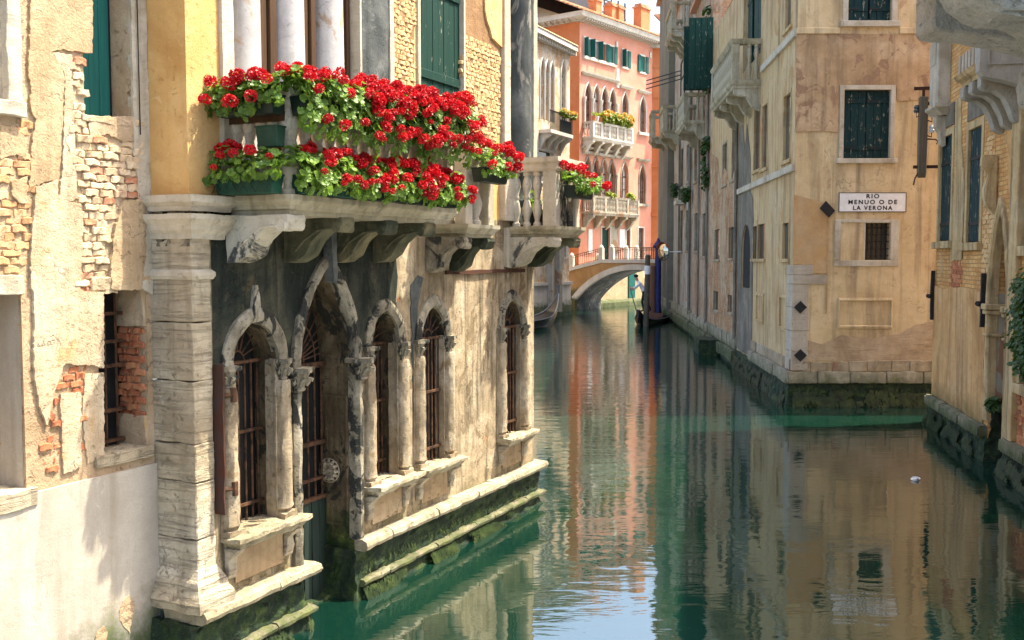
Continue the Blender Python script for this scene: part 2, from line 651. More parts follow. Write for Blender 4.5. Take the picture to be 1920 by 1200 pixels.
def water_mat():
    t = NT('canal_water')
    g = t.node('ShaderNodeNewGeometry')
    pos = g.outputs['Position']
    w1 = t.noise(1.0, 3, 0.55, t.mapping((0.9, 1.9, 1.0), (0, 0, 0), pos), 0.4)
    w2 = t.noise(1.0, 3, 0.6, t.mapping((1.0, 3.6, 1.0), (4, 1, 0), pos), 0.5)
    w3 = t.noise(1.0, 3, 0.6, t.mapping((10.0, 24.0, 1.0), (1, 7, 0), pos))
    calm = t.noise(0.16, 3, 0.5, pos)
    sep = t.node('ShaderNodeSeparateXYZ')
    t.t.links.new(pos, sep.inputs[0])
    far = t.maprange(sep.outputs[1], 12.0, 45.0, 0.28, 1.35)
    k = t.math('MULTIPLY', far, t.maprange(calm, 0.35, 0.65, 0.5, 1.1))
    h = t.math('ADD', t.math('MULTIPLY', w1, 0.0056), t.math('MULTIPLY', w2, t.math('MULTIPLY', k, 0.0105)))
    h = t.math('ADD', h, t.math('MULTIPLY', w3, t.math('MULTIPLY', k, 0.0009)))
    nb = t.bump(h, 1.0, 1.0)
    col = t.ramp(t.noise(0.35, 4, 0.6, pos), [(0.3, (0.0010, 0.0150, 0.0110)), (0.7, (0.0060, 0.0270, 0.0150))])
    t.bsdf.inputs['IOR'].default_value = 3.1
    t.done(col, 0.015, nb, 0.5)
    return t.m

# ================================================================== materials in use
M = {}
M['cream'] = weathered('old_cream_plaster', (0.32, 0.22, 0.13), (0.54, 0.415, 0.265), (0.62, 0.53, 0.39), stain=(0.17, 0.12, 0.075), stain_amt=0.6, streak=0.5, scale=1.4, bump=0.75, crack=1.0, seed=1, patch=(0.50, 0.33, 0.16), patch_amt=0.15)
M['tan_plaster'] = weathered('tan_plaster', (0.28, 0.185, 0.10), (0.46, 0.33, 0.19), (0.54, 0.42, 0.27), stain=(0.12, 0.085, 0.05), stain_amt=0.5, streak=0.4, scale=1.4, bump=0.75, crack=1.0, seed=2)
M['render'] = weathered('grey_cement_render', (0.34, 0.29, 0.23), (0.43, 0.385, 0.315), (0.49, 0.45, 0.38), stain=(0.20, 0.16, 0.10), stain_amt=0.55, streak=0.45, crack=0.25, bump=0.3, pits=0.15, grain=0.3, seed=3, algae=0.9, algae_top=0.75)
M['ochre'] = weathered('ochre_stucco', (0.50, 0.27, 0.085), (0.66, 0.42, 0.165), (0.70, 0.50, 0.25), stain=(0.36, 0.14, 0.04), stain_amt=0.3, streak=0.3, crack=0.7, seed=4, grain=0.15)
M['stone'] = weathered('istrian_stone', (0.28, 0.215, 0.13), (0.50, 0.42, 0.29), (0.62, 0.55, 0.42), stain=(0.06, 0.05, 0.035), stain_amt=0.5, streak=0.5, crack=0.5, seed=5, coursed=0.75, bump=0.8)
M['stone_clean'] = weathered('pale_stone', (0.34, 0.28, 0.19), (0.54, 0.475, 0.36), (0.62, 0.565, 0.45), stain=(0.10, 0.085, 0.055), stain_amt=0.45, streak=0.35, crack=0.25, seed=6, coursed=0.15)
M['stone_sooty'] = weathered('sooty_stone', (0.08, 0.07, 0.05), (0.30, 0.26, 0.18), (0.54, 0.48, 0.36), stain=(0.018, 0.020, 0.018), stain_amt=0.95, streak=0.7, scale=2.2, bump=0.8, crack=0.3, seed=7, patch=(0.025, 0.028, 0.026), patch_amt=0.35)
M['soot_shade'] = weathered('crusted_and_shaded_stone', (0.03, 0.035, 0.035), (0.085, 0.095, 0.09), (0.22, 0.22, 0.20), stain=(0.012, 0.014, 0.014), stain_amt=0.8, streak=0.5, crack=0.2, seed=8, patch=(0.26, 0.24, 0.20), patch_amt=0.10)  # black crust; also colours in the shade under the bridge
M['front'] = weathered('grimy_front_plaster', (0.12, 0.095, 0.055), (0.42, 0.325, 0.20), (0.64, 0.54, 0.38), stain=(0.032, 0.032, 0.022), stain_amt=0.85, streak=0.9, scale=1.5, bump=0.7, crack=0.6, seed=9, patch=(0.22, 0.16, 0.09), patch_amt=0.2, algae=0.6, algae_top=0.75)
M['front_grime_shade'] = weathered('darkened_plaster', (0.010, 0.014, 0.011), (0.028, 0.034, 0.025), (0.11, 0.105, 0.07), stain=(0.006, 0.008, 0.007), stain_amt=0.7, streak=0.85, scale=1.7, bump=0.8, crack=0.5, seed=10, patch=(0.10, 0.085, 0.05), patch_amt=0.12)  # grime, with the shade below the balcony painted into it
M['stone_worn'] = weathered('worn_column_stone', (0.12, 0.095, 0.06), (0.38, 0.30, 0.19), (0.58, 0.50, 0.37), stain=(0.05, 0.045, 0.032), stain_amt=0.5, streak=0.6, scale=1.8, crack=0.5, bump=0.8, seed=13, patch=(0.28, 0.20, 0.11), patch_amt=0.15)
M['slab'] = weathered('lichened_slab_stone', (0.22, 0.19, 0.11), (0.42, 0.37, 0.25), (0.58, 0.53, 0.41), stain=(0.07, 0.065, 0.035), stain_amt=0.5, streak=0.75, crack=0.2, seed=14)
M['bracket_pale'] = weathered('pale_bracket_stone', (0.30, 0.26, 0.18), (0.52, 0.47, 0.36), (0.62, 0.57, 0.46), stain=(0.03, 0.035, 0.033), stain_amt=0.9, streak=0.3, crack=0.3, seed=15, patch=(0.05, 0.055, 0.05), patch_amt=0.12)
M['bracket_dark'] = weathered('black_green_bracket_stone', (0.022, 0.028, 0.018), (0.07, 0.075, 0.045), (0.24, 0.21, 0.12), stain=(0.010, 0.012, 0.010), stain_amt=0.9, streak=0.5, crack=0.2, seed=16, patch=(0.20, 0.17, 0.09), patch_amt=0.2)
M['marble'] = weathered('veined_marble', (0.30, 0.28, 0.26), (0.50, 0.48, 0.45), (0.60, 0.58, 0.54), stain=(0.16, 0.13, 0.10), stain_amt=0.4, streak=0.6, crack=0.5, bump=0.2, seed=17, patch=(0.40, 0.30, 0.20), patch_amt=0.06)
M['reveal'] = weathered('stained_and_shaded_reveal', (0.035, 0.027, 0.016), (0.14, 0.10, 0.055), (0.30, 0.225, 0.13), stain=(0.018, 0.018, 0.012), stain_amt=0.9, streak=0.6, scale=2.0, bump=0.8, crack=0.4, seed=19, patch=(0.03, 0.03, 0.022), patch_amt=0.3, algae=0.9, algae_top=0.95)  # brown stains, with the shade of the recesses darkened into the colour
M['nosing'] = weathered('worn_ledge_stone', (0.16, 0.14, 0.08), (0.38, 0.32, 0.21), (0.54, 0.48, 0.35), stain=(0.04, 0.048, 0.02), stain_amt=0.7, streak=0.4, scale=1.6, bump=0.8, crack=0.3, seed=11, algae=0.85, algae_top=0.48)
M['moss'] = moss_mat()
M['mortar'] = weathered('lime_mortar', (0.30, 0.20, 0.11), (0.46, 0.33, 0.20), (0.56, 0.45, 0.30), stain=(0.20, 0.08, 0.04), stain_amt=0.4, streak=0.1, crack=0.0, bump=0.9, seed=12)
M['brick_pale'] = random_tint('limewashed_brick', [(0.0, (0.40, 0.27, 0.15)), (0.35, (0.55, 0.40, 0.24)), (0.78, (0.60, 0.47, 0.31)), (0.88, (0.40, 0.13, 0.06)), (1.0, (0.48, 0.18, 0.08))], dirt=(0.55, 0.44, 0.30), dirt_amt=0.6)
M['brick_red'] = random_tint('old_red_brick', [(0.0, (0.26, 0.075, 0.035)), (0.5, (0.40, 0.12, 0.05)), (1.0, (0.52, 0.22, 0.10))], dirt=(0.45, 0.28, 0.16), dirt_amt=0.45)
M['brick_yellow'] = random_tint('yellow_brick', [(0.0, (0.50, 0.32, 0.14)), (0.5, (0.58, 0.38, 0.17)), (1.0, (0.64, 0.45, 0.22))], dirt=(0.52, 0.40, 0.24), dirt_amt=0.4)
M['teal'] = shutter_mat('teal_painted_wood', (0.006, 0.105, 0.088), 0.25)
M['teal_dark'] = shutter_mat('dark_green_shutter', (0.0015, 0.036, 0.024), 0.4)
M['teal_rio'] = shutter_mat('blue_green_shutter', (0.0015, 0.028, 0.030), 0.5)
M['brown_wood'] = shutter_mat('dark_brown_wood', (0.075, 0.038, 0.016), 0.15)
M['grey_wood'] = shutter_mat('weathered_grey_wood', (0.16, 0.12, 0.075), 0.3)
M['old_door'] = shutter_mat('rotting_green_door', (0.020, 0.034, 0.026), 0.1)
M['iron'] = plain('rusty_iron', (0.050, 0.032, 0.022), 0.75, 0.5, 14.0, 0.3, 0.2, alt=(0.16, 0.075, 0.035))
M['black_iron'] = plain('black_iron', (0.018, 0.018, 0.018), 0.6, 0.4, 14.0, 0.4, 0.3)
M['rust'] = plain('rust_red_iron', (0.16, 0.055, 0.025), 0.85, 0.5, 7.0, 0.2, 0.1, alt=(0.055, 0.040, 0.034))
M['void'] = plain('dim_room', (0.012, 0.013, 0.013), 0.9, 0.3, 3.0)
M['glass'] = plain('old_window_glass', (0.045, 0.055, 0.055), 0.08, 0.4, 1.5, 0.6, 0.0, 0.05)
M['glass_pale'] = plain('hazy_window_glass', (0.22, 0.24, 0.24), 0.10, 0.5, 1.2, 0.6, 0.0, 0.04)
M['leaf'] = leaf_mat('geranium_leaf', (0.022, 0.080, 0.010), (0.19, 0.31, 0.045))
M['leaf_yel'] = leaf_mat('balcony_plant_leaf', (0.09, 0.16, 0.012), (0.36, 0.34, 0.03))
M['ivy'] = leaf_mat('ivy_leaf', (0.006, 0.026, 0.005), (0.030, 0.075, 0.012), 0.15)
M['red'] = leaf_mat('red_petals', (0.26, 0.001, 0.005), (0.66, 0.005, 0.011), 0.15, (0.6, 0.006, 0.01))
M['orange'] = leaf_mat('orange_petals', (0.60, 0.20, 0.02), (0.75, 0.42, 0.06), 0.15, (0.7, 0.3, 0.03))
M['planter'] = plain('green_planter', (0.008, 0.060, 0.034), 0.55, 0.4, 10.0, 0.3)
M['planter_dark'] = plain('black_green_planter', (0.010, 0.022, 0.016), 0.5, 0.4, 10.0, 0.3)
M['terracotta'] = random_tint('terracotta_tile', [(0.0, (0.36, 0.14, 0.07)), (1.0, (0.55, 0.28, 0.15))], dirt=(0.50, 0.38, 0.26), dirt_amt=0.6)
M['white'] = plain('white_paint', (0.74, 0.73, 0.70), 0.6, 0.12, 5.0)
M['black'] = plain('sign_black', (0.012, 0.012, 0.012), 0.6, 0.1, 5.0)
M['water'] = water_mat()

# ================================================================== water
wb = MB()
wb.add([(-400, 300, 0), (400, 300, 0), (400, -900, 0), (-400, -900, 0)], [(0, 1, 2, 3)])
w_o = wb.build('canal_water', M['water'], None, recalc=False)
tag(w_o, 'green canal water with ripples and reflections of the houses', 'water', kind='structure')

# ================================================================== shared small pieces
def brick_mesh(seed, L=0.139, W=0.06, H=0.051):
    m = MB()
    m.box(-L / 2, L / 2, -W, 0, -H / 2, H / 2)
    o = m.build('brick_piece', M['brick_pale'], None, bevel=0.006, rough=0.015, freq=19.0, cell=0.045, seed=seed)
    me = o.data
    bpy.data.objects.remove(o)
    return me

BR = [brick_mesh(i) for i in range(6)]
def brick_with(mat):
    out = []
    for b in BR:
        c = b.copy()
        c.materials.clear()
        c.materials.append(mat)
        out.append(c)
    return out
M['brick_tan'] = random_tint('orange_tan_brick', [(0.0, (0.40, 0.19, 0.08)), (0.5, (0.52, 0.30, 0.14)), (0.8, (0.56, 0.40, 0.22)), (1.0, (0.44, 0.15, 0.06))], dirt=(0.52, 0.36, 0.20), dirt_amt=0.5)
BR_TAN = brick_with(M['brick_tan'])
BR_RED = brick_with(M['brick_red'])
BR_YEL = brick_with(M['brick_yellow'])

def lay_bricks(parent, meshes, poly, avoid, o, L=0.145, H=0.058, limit=300, seed=1, jit=0.012, count=[0], tilt=0.05):
    """lay individual bricks in courses inside a polygon of the wall"""
    rnd = random.Random(seed)
    us = [p[0] for p in poly]
    zs = [p[1] for p in poly]
    n = 0
    row = 0
    z = min(zs)
    while z < max(zs):
        u = min(us) - L * (0.5 if row % 2 else 0.0) + rnd.uniform(-0.02, 0.02)
        while u < max(us) + L:
            sl = rnd.uniform(0.75, 1.1)
            c = (u + L * sl / 2, z)
            if inside(c, poly) and not any(inside(c, a) for a in avoid) and n < limit and rnd.random() > 0.04:
                b = inst(rnd.choice(meshes), 'brick', parent, (c[0], -(o + rnd.uniform(-jit, jit * 1.3)), z + rnd.uniform(-0.004, 0.004)),
                         (rnd.uniform(-tilt, tilt), rnd.uniform(-tilt, tilt) * 0.6, rnd.uniform(-tilt, tilt)),
                         (sl * L / 0.145, rnd.uniform(0.9, 1.25), H / 0.058 * rnd.uniform(0.88, 1.06)))
                n += 1
            u += L * sl + 0.008
        z += H
        row += 1
    return n

def capital_mesh():
    m = MB()
    m.lathe([(0.055, 0.0), (0.062, 0.015), (0.05, 0.03), (0.055, 0.07), (0.085, 0.13), (0.10, 0.16)], n=10)
    m.box(-0.105, 0.105, -0.105, 0.105, 0.16, 0.20)
    for k in range(8):
        a = k * PI / 4
        m.tube([(0.055 * math.cos(a), 0.055 * math.sin(a), 0.05), (0.09 * math.cos(a), 0.09 * math.sin(a), 0.11), (0.115 * math.cos(a), 0.115 * math.sin(a), 0.10)], 0.02, 5)
    o = m.build('capital', M['stone_sooty'], None, rough=0.012, freq=10, cell=0.06, smooth=True)
    me = o.data
    bpy.data.objects.remove(o)
    return me
CAPITAL = capital_mesh()

def baluster_mesh(h, r, mat, n=12):
    m = MB()
    prof = [(0.8, 0), (0.8, 0.06), (0.55, 0.08), (0.5, 0.12), (0.85, 0.24), (0.95, 0.33), (0.7, 0.43), (0.5, 0.49), (0.62, 0.52), (0.62, 0.55), (0.5, 0.58), (0.7, 0.66),
            (0.9, 0.75), (0.75, 0.85), (0.5, 0.91), (0.8, 0.94), (0.8, 1.0)]
    m.lathe([(a * r, b * h) for a, b in prof], n=n)
    o = m.build('baluster', mat, None, smooth=True)
    me = o.data
    bpy.data.objects.remove(o)
    return me

# ================================================================== THE PALAZZO WITH THE FLOWER BALCONIES (left bank)
A = Frame((-2.604, 8.062), (0.43738, 0.89928))
pal = facade_thing(A, 'weathered_palazzo', 'crumbling canal palace with arched barred windows under the geranium balcony', 'palazzo')

LEN = 6.66
SPR, APX, SILL = 2.58, 3.17, 1.13
win_def = [(0.755, 0.30), (2.83, 0.27), (3.84, 0.28), (5.93, 0.29)]     # centre, half width of the opening
RISE = 0.365
holes = [opening(c, h, SILL, SPR, RISE, 6) for c, h in win_def]
DC, DH = 1.80, 0.45
door_hole = [(DC - DH, 0.0), (DC + DH, 0.0)] + arch(DC, DH, 2.45, 0.98, 9)
m = MB()
outer_l = [(0.2, 0.6), (DC - DH, 0.6), (DC - DH, 2.45)] + list(reversed(arch(DC, DH, 2.45, 0.98, 9)))[1:] + [(DC + DH, 0.6), (LEN, 0.6), (LEN, 4.0), (0.2, 4.0)]
m.panel(outer_l, holes, 0.0, 0.0)
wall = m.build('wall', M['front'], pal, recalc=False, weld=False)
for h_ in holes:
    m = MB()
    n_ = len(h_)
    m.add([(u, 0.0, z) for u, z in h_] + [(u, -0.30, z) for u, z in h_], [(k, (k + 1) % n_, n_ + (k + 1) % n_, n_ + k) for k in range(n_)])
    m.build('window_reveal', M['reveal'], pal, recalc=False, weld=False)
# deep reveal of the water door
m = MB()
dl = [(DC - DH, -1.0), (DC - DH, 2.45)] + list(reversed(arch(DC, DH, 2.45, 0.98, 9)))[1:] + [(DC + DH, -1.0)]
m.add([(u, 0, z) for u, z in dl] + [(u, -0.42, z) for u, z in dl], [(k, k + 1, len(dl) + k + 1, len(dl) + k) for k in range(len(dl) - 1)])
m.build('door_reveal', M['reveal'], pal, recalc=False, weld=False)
m = MB()
m.add([(LEN, 0, -1), (LEN, -6, -1), (LEN, -6, 9.5), (LEN, 0, 9.5)], [(0, 1, 2, 3)])
m.build('end_wall', M['front'], pal, recalc=False, weld=False)

# black grime with the big balcony's shade painted in: thin skin around the arches
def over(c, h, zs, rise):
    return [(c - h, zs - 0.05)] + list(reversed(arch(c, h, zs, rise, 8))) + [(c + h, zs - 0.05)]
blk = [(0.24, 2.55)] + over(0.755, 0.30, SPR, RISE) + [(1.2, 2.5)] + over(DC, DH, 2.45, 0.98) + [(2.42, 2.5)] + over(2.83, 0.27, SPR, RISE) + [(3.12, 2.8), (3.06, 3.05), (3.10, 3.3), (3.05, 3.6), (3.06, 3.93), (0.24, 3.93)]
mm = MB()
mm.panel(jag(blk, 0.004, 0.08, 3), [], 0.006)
mm.build('darkened_plaster', M['front_grime_shade'], pal, recalc=False)
for c_, pts in ((4, [(3.42, 1.75), (3.47, 2.3), (3.5, 2.95), (3.62, 3.28), (3.5, 3.3), (3.36, 3.2), (3.38, 2.5)]),):  # narrow dark strip left of the third window, tapering downwards
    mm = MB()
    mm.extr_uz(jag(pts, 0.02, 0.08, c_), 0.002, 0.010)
    mm.build('darkened_plaster', M['soot_shade'], pal)

def arch_window(parent, uc, half, zb, zs, rise, fr_w=0.085, columns=True, seed=0, bars=6, bar_o=-0.27, mat=None, finial=False):
    """window = arch moulding with columns, capitals, sill, brackets and iron bars"""
    m = MB()
    path = [(uc + half + fr_w * 0.5, zs)] + arch(uc, half + fr_w * 0.5, zs, rise + fr_w * 0.55, 8)[1:-1] + [(uc - half - fr_w * 0.5, zs)]
    w = fr_w * 0.5
    m.band(path, [(-w, -0.05), (-w, 0.035), (-w * 0.3, 0.06), (w * 0.3, 0.06), (w, 0.03), (w, -0.05)])
    if finial:
      m.extr_uz([(uc - 0.05, zs + rise + fr_w * 0.7), (uc + 0.05, zs + rise + fr_w * 0.7), (uc + 0.035, zs + rise + fr_w + 0.10), (uc + 0.01, zs + rise + fr_w + 0.2), (uc - 0.02, zs + rise + fr_w + 0.19), (uc - 0.04, zs + rise + fr_w + 0.10)], -0.02, 0.05)
    win = m.build('window', mat or M['stone_sooty'], parent, rough=0.012, cell=0.07, freq=8, seed=seed, smooth=True)
    back = MB()
    back.extr_uz(opening(uc, half + 0.03, zb - 0.02, zs, rise + 0.03, 6), bar_o - 0.09, bar_o - 0.065)
    back.build('dark_pane', M['void'], win)
    if columns:
        for sd in (-1, 1):
            x = uc + sd * (half + fr_w * 0.45)
            cm = MB()
            cm.box(x - 0.10, x + 0.10, -0.10, 0.018, zb, zs)
            cm.build('pilaster', M['stone_worn'], win, rough=0.008, cell=0.10, freq=9, seed=seed)
            cm = MB()
            cm.lathe([(0.075, zb), (0.085, zb + 0.03), (0.07, zb + 0.06), (0.095, zb + 0.09), (0.088, zb + 0.13), (0.085, (zb + zs) / 2), (0.08, zs - 0.2), (0.07, zs - 0.18)], x, 0.015, 10)
            cm.box(x - 0.09, x + 0.09, -0.07, 0.10, zb - 0.005, zb + 0.05)
            cm.build('column', M['stone_worn'], win, rough=0.014, cell=0.12, freq=9, seed=seed + sd, smooth=True)
            inst(CAPITAL, 'capital', win, (x, -0.015, zs - 0.19), (0, 0, 0.3 * sd), (0.85, 0.85, 1))
    # iron bars
    for k in range(bars):
        u = uc - half + 2 * half * (k + 0.5) / bars
        du = abs(u - uc) / half
        top = zs + rise * math.sqrt(max(0.02, 1 - du ** 1.6))
        b = MB()
        b.tube([(u, bar_o, zb), (u, bar_o, min(top, zs + 0.02))], 0.011, 6)
        b.build('bar', M['iron'], win)
    for zz in (zb + 0.16, (zb + zs) / 2 + 0.1, zs):
        b = MB()
        b.box(uc - half, uc + half, bar_o + 0.012, bar_o + 0.03, zz - 0.014, zz + 0.014)
        b.build('crossbar', M['iron'], win)
    # radiating fan bars
    fan = MB()
    for k in range(1, 8):
        a = PI * k / 8
        fan.tube([(uc + 0.08 * math.cos(a), bar_o, zs + 0.02 + 0.08 * math.sin(a)), (uc + half * 0.97 * math.cos(a), bar_o, zs + 0.02 + (rise * 0.93 if 2 < k < 6 else half * 0.95) * math.sin(a))], 0.008, 5)
    fan.tube([(uc + 0.08 * math.cos(PI * k / 8), bar_o, zs + 0.02 + 0.08 * math.sin(PI * k / 8)) for k in range(9)], 0.009, 5)
    fan.build('fan_grille', M['iron'], win)
    return win

for i, (c, h) in enumerate(win_def):
    w = arch_window(pal, c, h, SILL, SPR, RISE, 0.13, True, seed=i * 3 + 1, finial=(i == 0), bar_o=(-0.19, -0.19, -0.06, -0.06)[i], bars=7)
    # sill slab with a broken front edge and two little brackets
    s = MB()
    u0, u1 = c - h - 0.14, c + h + (0.20 if i != 3 else 0.16)
    s.sweep([(u0, 0.0), (u0, 0.20), (u1, 0.20), (u1, 0.0)], [(-0.19, SILL - 0.10), (-0.05, SILL - 0.10), (-0.02, SILL - 0.05), (0.02, SILL - 0.03), (0.02, SILL + 0.002), (-0.19, SILL + 0.006)])
    s.box(u0 + 0.02, u1 - 0.02, -0.33, 0.03, SILL - 0.09, SILL + 0.003)
    s.build('sill', M['nosing'], w, rough=0.018, cell=0.06, freq=9, seed=i + 5)
    for x in (u0 + 0.07, u1 - 0.10):
        b = MB()
        b.extr_oz([(0, SILL - 0.38), (0.04, SILL - 0.37), (0.06, SILL - 0.28), (0.055, SILL - 0.2), (0.14, SILL - 0.12), (0.16, SILL - 0.10), (0, SILL - 0.10)], x - 0.05, x + 0.05)
        b.build('sill_bracket', M['stone'], w, bevel=0.008, rough=0.01, cell=0.06, freq=9, seed=i)
    ap = MB()
    ap.box(u0 + 0.14, u1 - 0.17, 0.003, 0.016, 0.70, SILL - 0.11)
    ap.build('apron_panel', M['tan_plaster'], w, rough=0.006, cell=0.09)

# ---- water door
m = MB()
pth = [(DC + DH + 0.05, 0.62), (DC + DH + 0.05, 1.5), (DC + DH + 0.05, 2.45)] + arch(DC, DH + 0.05, 2.45, 1.04, 10)[1:-1] + [(DC - DH - 0.05, 2.45), (DC - DH - 0.05, 1.5), (DC - DH - 0.05, 0.62)]
m.band(pth, [(-0.055, -0.06), (-0.055, 0.04), (-0.02, 0.07), (0.025, 0.07), (0.055, 0.03), (0.055, -0.06)])
door = m.build('water_door', M['stone_sooty'], pal, rough=0.012, cell=0.08, freq=8, seed=20, smooth=True)
for sd in (-1, 1):
    inst(CAPITAL, 'capital', door, (DC + sd * (DH + 0.06), -0.05, 2.27), (0, 0, 0.4), (1.25, 1.25, 1.1))
g0 = -0.36
bk = MB()
bk.extr_uz([(DC - DH - .02, -1), (DC + DH + .02, -1)] + arch(DC, DH + 0.02, 2.45, 1.0, 8), -0.46, -0.43)
bk.build('dark_pane', M['void'], door)
for k in range(8):
    u = DC - DH + 2 * DH * (k + 0.5) / 8
    b = MB()
    b.tube([(u, g0, 1.05), (u, g0, 2.42)], 0.012, 6)
    b.build('bar', M['iron'], door)
for zz, hh in ((1.62, 0.02), (2.42, 0.03), (1.05, 0.02), (1.25, 0.012)):
    b = MB()
    b.box(DC - DH, DC + DH, g0 - 0.02, g0 + 0.03, zz - hh, zz + hh)
    b.build('crossbar', M['iron'], door)
fan = MB()
for k in range(1, 16):
    a = PI * k / 16
    R = 0.93 * min(DH / max(0.05, abs(math.cos(a))), 0.95 / max(0.05, math.sin(a)) * (0.72 + 0.28 * math.sin(a)))
    fan.tube([(DC + 0.11 * math.cos(a), g0, 2.46 + 0.14 * math.sin(a)), (DC + R * math.cos(a) * 0.95, g0, 2.46 + R * math.sin(a) * 0.86)], 0.009, 5)
fan.tube([(DC + 0.11 * math.cos(PI * k / 12), g0, 2.46 + 0.14 * math.sin(PI * k / 12)) for k in range(13)], 0.012, 5)
fan.tube([(DC + 0.30 * math.cos(PI * k / 12), g0, 2.46 + 0.42 * math.sin(PI * k / 12)) for k in range(13)], 0.010, 5)
fan.build('fan_grille', M['iron'], door)
rnd = random.Random(5)
for k in range(7):
    u = DC - DH + 2 * DH * (k + 0.5) / 7
    b = MB()
    b.box(u - 0.058, u + 0.058, g0 - 0.03, g0 + 0.012 + rnd.uniform(-.006, .006), -0.2 + rnd.uniform(0, 0.12), 1.03)
    b.build('plank', M['old_door'], door, rough=0.004, cell=0.2, seed=k)
# carved jamb panel with rosette on the far reveal
jb = MB()
jx = DC + DH
for (o0, o1, z0, z1) in ((-0.345, -0.32, 0.75, 2.1), (-0.09, -0.065, 0.75, 2.1), (-0.32, -0.09, 0.75, 0.775), (-0.32, -0.09, 2.075, 2.1)):
    jb.box(jx - 0.018, jx + 0.01, o0, o1, z0, z1)
jb.build('jamb_panel', M['reveal'], door, bevel=0.005)
rs = MB()
for k in range(12):
    a = 2 * PI * k / 12
    rs.tube([(jx - 0.012, -0.30 + 0.05 * math.cos(a), 1.31 + 0.05 * math.sin(a)), (jx - 0.03, -0.30 + 0.085 * math.cos(a), 1.31 + 0.085 * math.sin(a)), (jx - 0.01, -0.30 + 0.115 * math.cos(a), 1.31 + 0.115 * math.sin(a))], [0.012, 0.025, 0.014], 5)
for R, r in ((0.04, 0.012), (0.125, 0.008)):
    rs.tube([(jx - 0.012, -0.30 + R * math.cos(2 * PI * k / 16), 1.31 + R * math.sin(2 * PI * k / 16)) for k in range(17)], r, 5)
rs.tube([(jx - 0.005, -0.30, 1.31), (jx - 0.045, -0.30, 1.31)], [0.03, 0.015], 8)
rs.build('rosette', M['stone'], door, smooth=True)
kt = MB()
kt.extr_uz([(DC - 0.035, 3.28), (DC + 0.035, 3.26), (DC + 0.045, 3.86), (DC - 0.04, 3.86)], 0.02, 0.12)
kt.build('keystone', M['soot_shade'], door, rough=0.015, cell=0.06)

# ---- footing: two stone ledges above mossy masonry, interrupted by the water door
NOSE = [(-0.30, 0.50), (0.10, 0.50), (0.145, 0.52), (0.16, 0.555), (0.145, 0.60), (0.10, 0.622), (-0.30, 0.632)]
LOW = [(-0.30, 0.13), (0.09, 0.13), (0.125, 0.15), (0.13, 0.18), (0.10, 0.205), (-0.30, 0.215)]
for u0, u1, nb in ((-0.06, DC - DH, 3), (DC + DH, LEN + 0.02, 9)):
    for prof, nm in ((NOSE, 'ledge_stone'), (LOW, 'lower_ledge_stone')):
        step = (u1 - u0) / nb
        for k in range(nb):
            a, b = u0 + k * step + 0.004, u0 + (k + 1) * step - 0.004
            st = MB()
            if k == nb - 1:
                st.sweep([(a, 0.0), (b, 0.0), (b, -0.62)], prof)
            else:
                st.sweep([(a, 0.0), (b, 0.0)], prof)
            st.build(nm, M['nosing'], pal, rough=0.014, cell=0.07, freq=6, seed=k + u0)
    st = MB()
    st.sweep([(u0, -0.62), (u0, 0.0), (u1, 0.0), (u1, -0.62)], [(-0.3, -1.0), (0.16, -1.0), (0.13, -0.2), (0.085, 0.02), (0.05, 0.12), (0.035, 0.51), (-0.3, 0.51)])
    st.build('mossy_footing', M['moss'], pal, rough=0.045, cell=0.07, freq=7, seed=u0)
def weed_fringe(parent, u0, u1, o0, o1, z0, z1, n, seed, size=0.03, along_o=None):
    """ragged weed hanging on wet stone; along_o = u of an end face running inwards"""
    rnd = random.Random(seed)
    q = MB()
    for i in range(n):
        t = (rnd.random() + rnd.random() * 0.4) / 1.4
        z = z0 + (z1 - z0) * t
        o = o0 + (o1 - o0) * (1 - t) + rnd.uniform(0.0, 0.02)
        clump = noise.noise(Vector((i * 0.0, 0, 0)))
        u = rnd.uniform(u0, u1)
        if noise.noise(Vector((u * 2.2, z * 6, seed))) < -0.12:
            continue
        w, l = size * rnd.uniform(0.3, 0.8), size * rnd.uniform(0.8, 2.4)
        k = rnd.uniform(-0.4, 0.4) * l
        if along_o is None:
            q.add([(u - w / 2, o, z), (u + w / 2, o, z), (u + k, o + l * 0.35, z - l)], [(0, 1, 2)])
        else:
            oo = rnd.uniform(-0.6, 0.05)
            q.add([(along_o, oo - w / 2, z), (along_o, oo + w / 2, z), (along_o + (0.3 if along_o < 1.8 and u1 < 2 else -0.3) * l, oo + k, z - l)], [(0, 1, 2)])
    b = q.build('weed', M['weed'], parent, recalc=False, weld=False)
    b['kind'] = 'stuff'
    return b
def weed_mat():
    t = NT('wet_weed')
    col = t.ramp(t.noise(5.0, 5, 0.7), [(0.3, (0.005, 0.010, 0.005)), (0.50, (0.020, 0.038, 0.009)), (0.75, (0.070, 0.090, 0.020))])
    return t.done(col, 0.5, None, 0.4)
M['weed'] = weed_mat()
weed_fringe(pal, -0.06, DC - DH, 0.07, 0.17, -0.02, 0.16, 1500, 1)
weed_fringe(pal, DC + DH, LEN, 0.07, 0.17, -0.02, 0.16, 5200, 2)
weed_fringe(pal, DC + DH, LEN, 0.05, 0.06, 0.22, 0.40, 500, 3)
mud = MB()
mud.box(DC - DH - 0.3, DC + DH + 0.3, -0.75, -0.25, -0.8, 0.02)
mud.build('door_step', M['moss'], pal, rough=0.05, cell=0.08, freq=6)

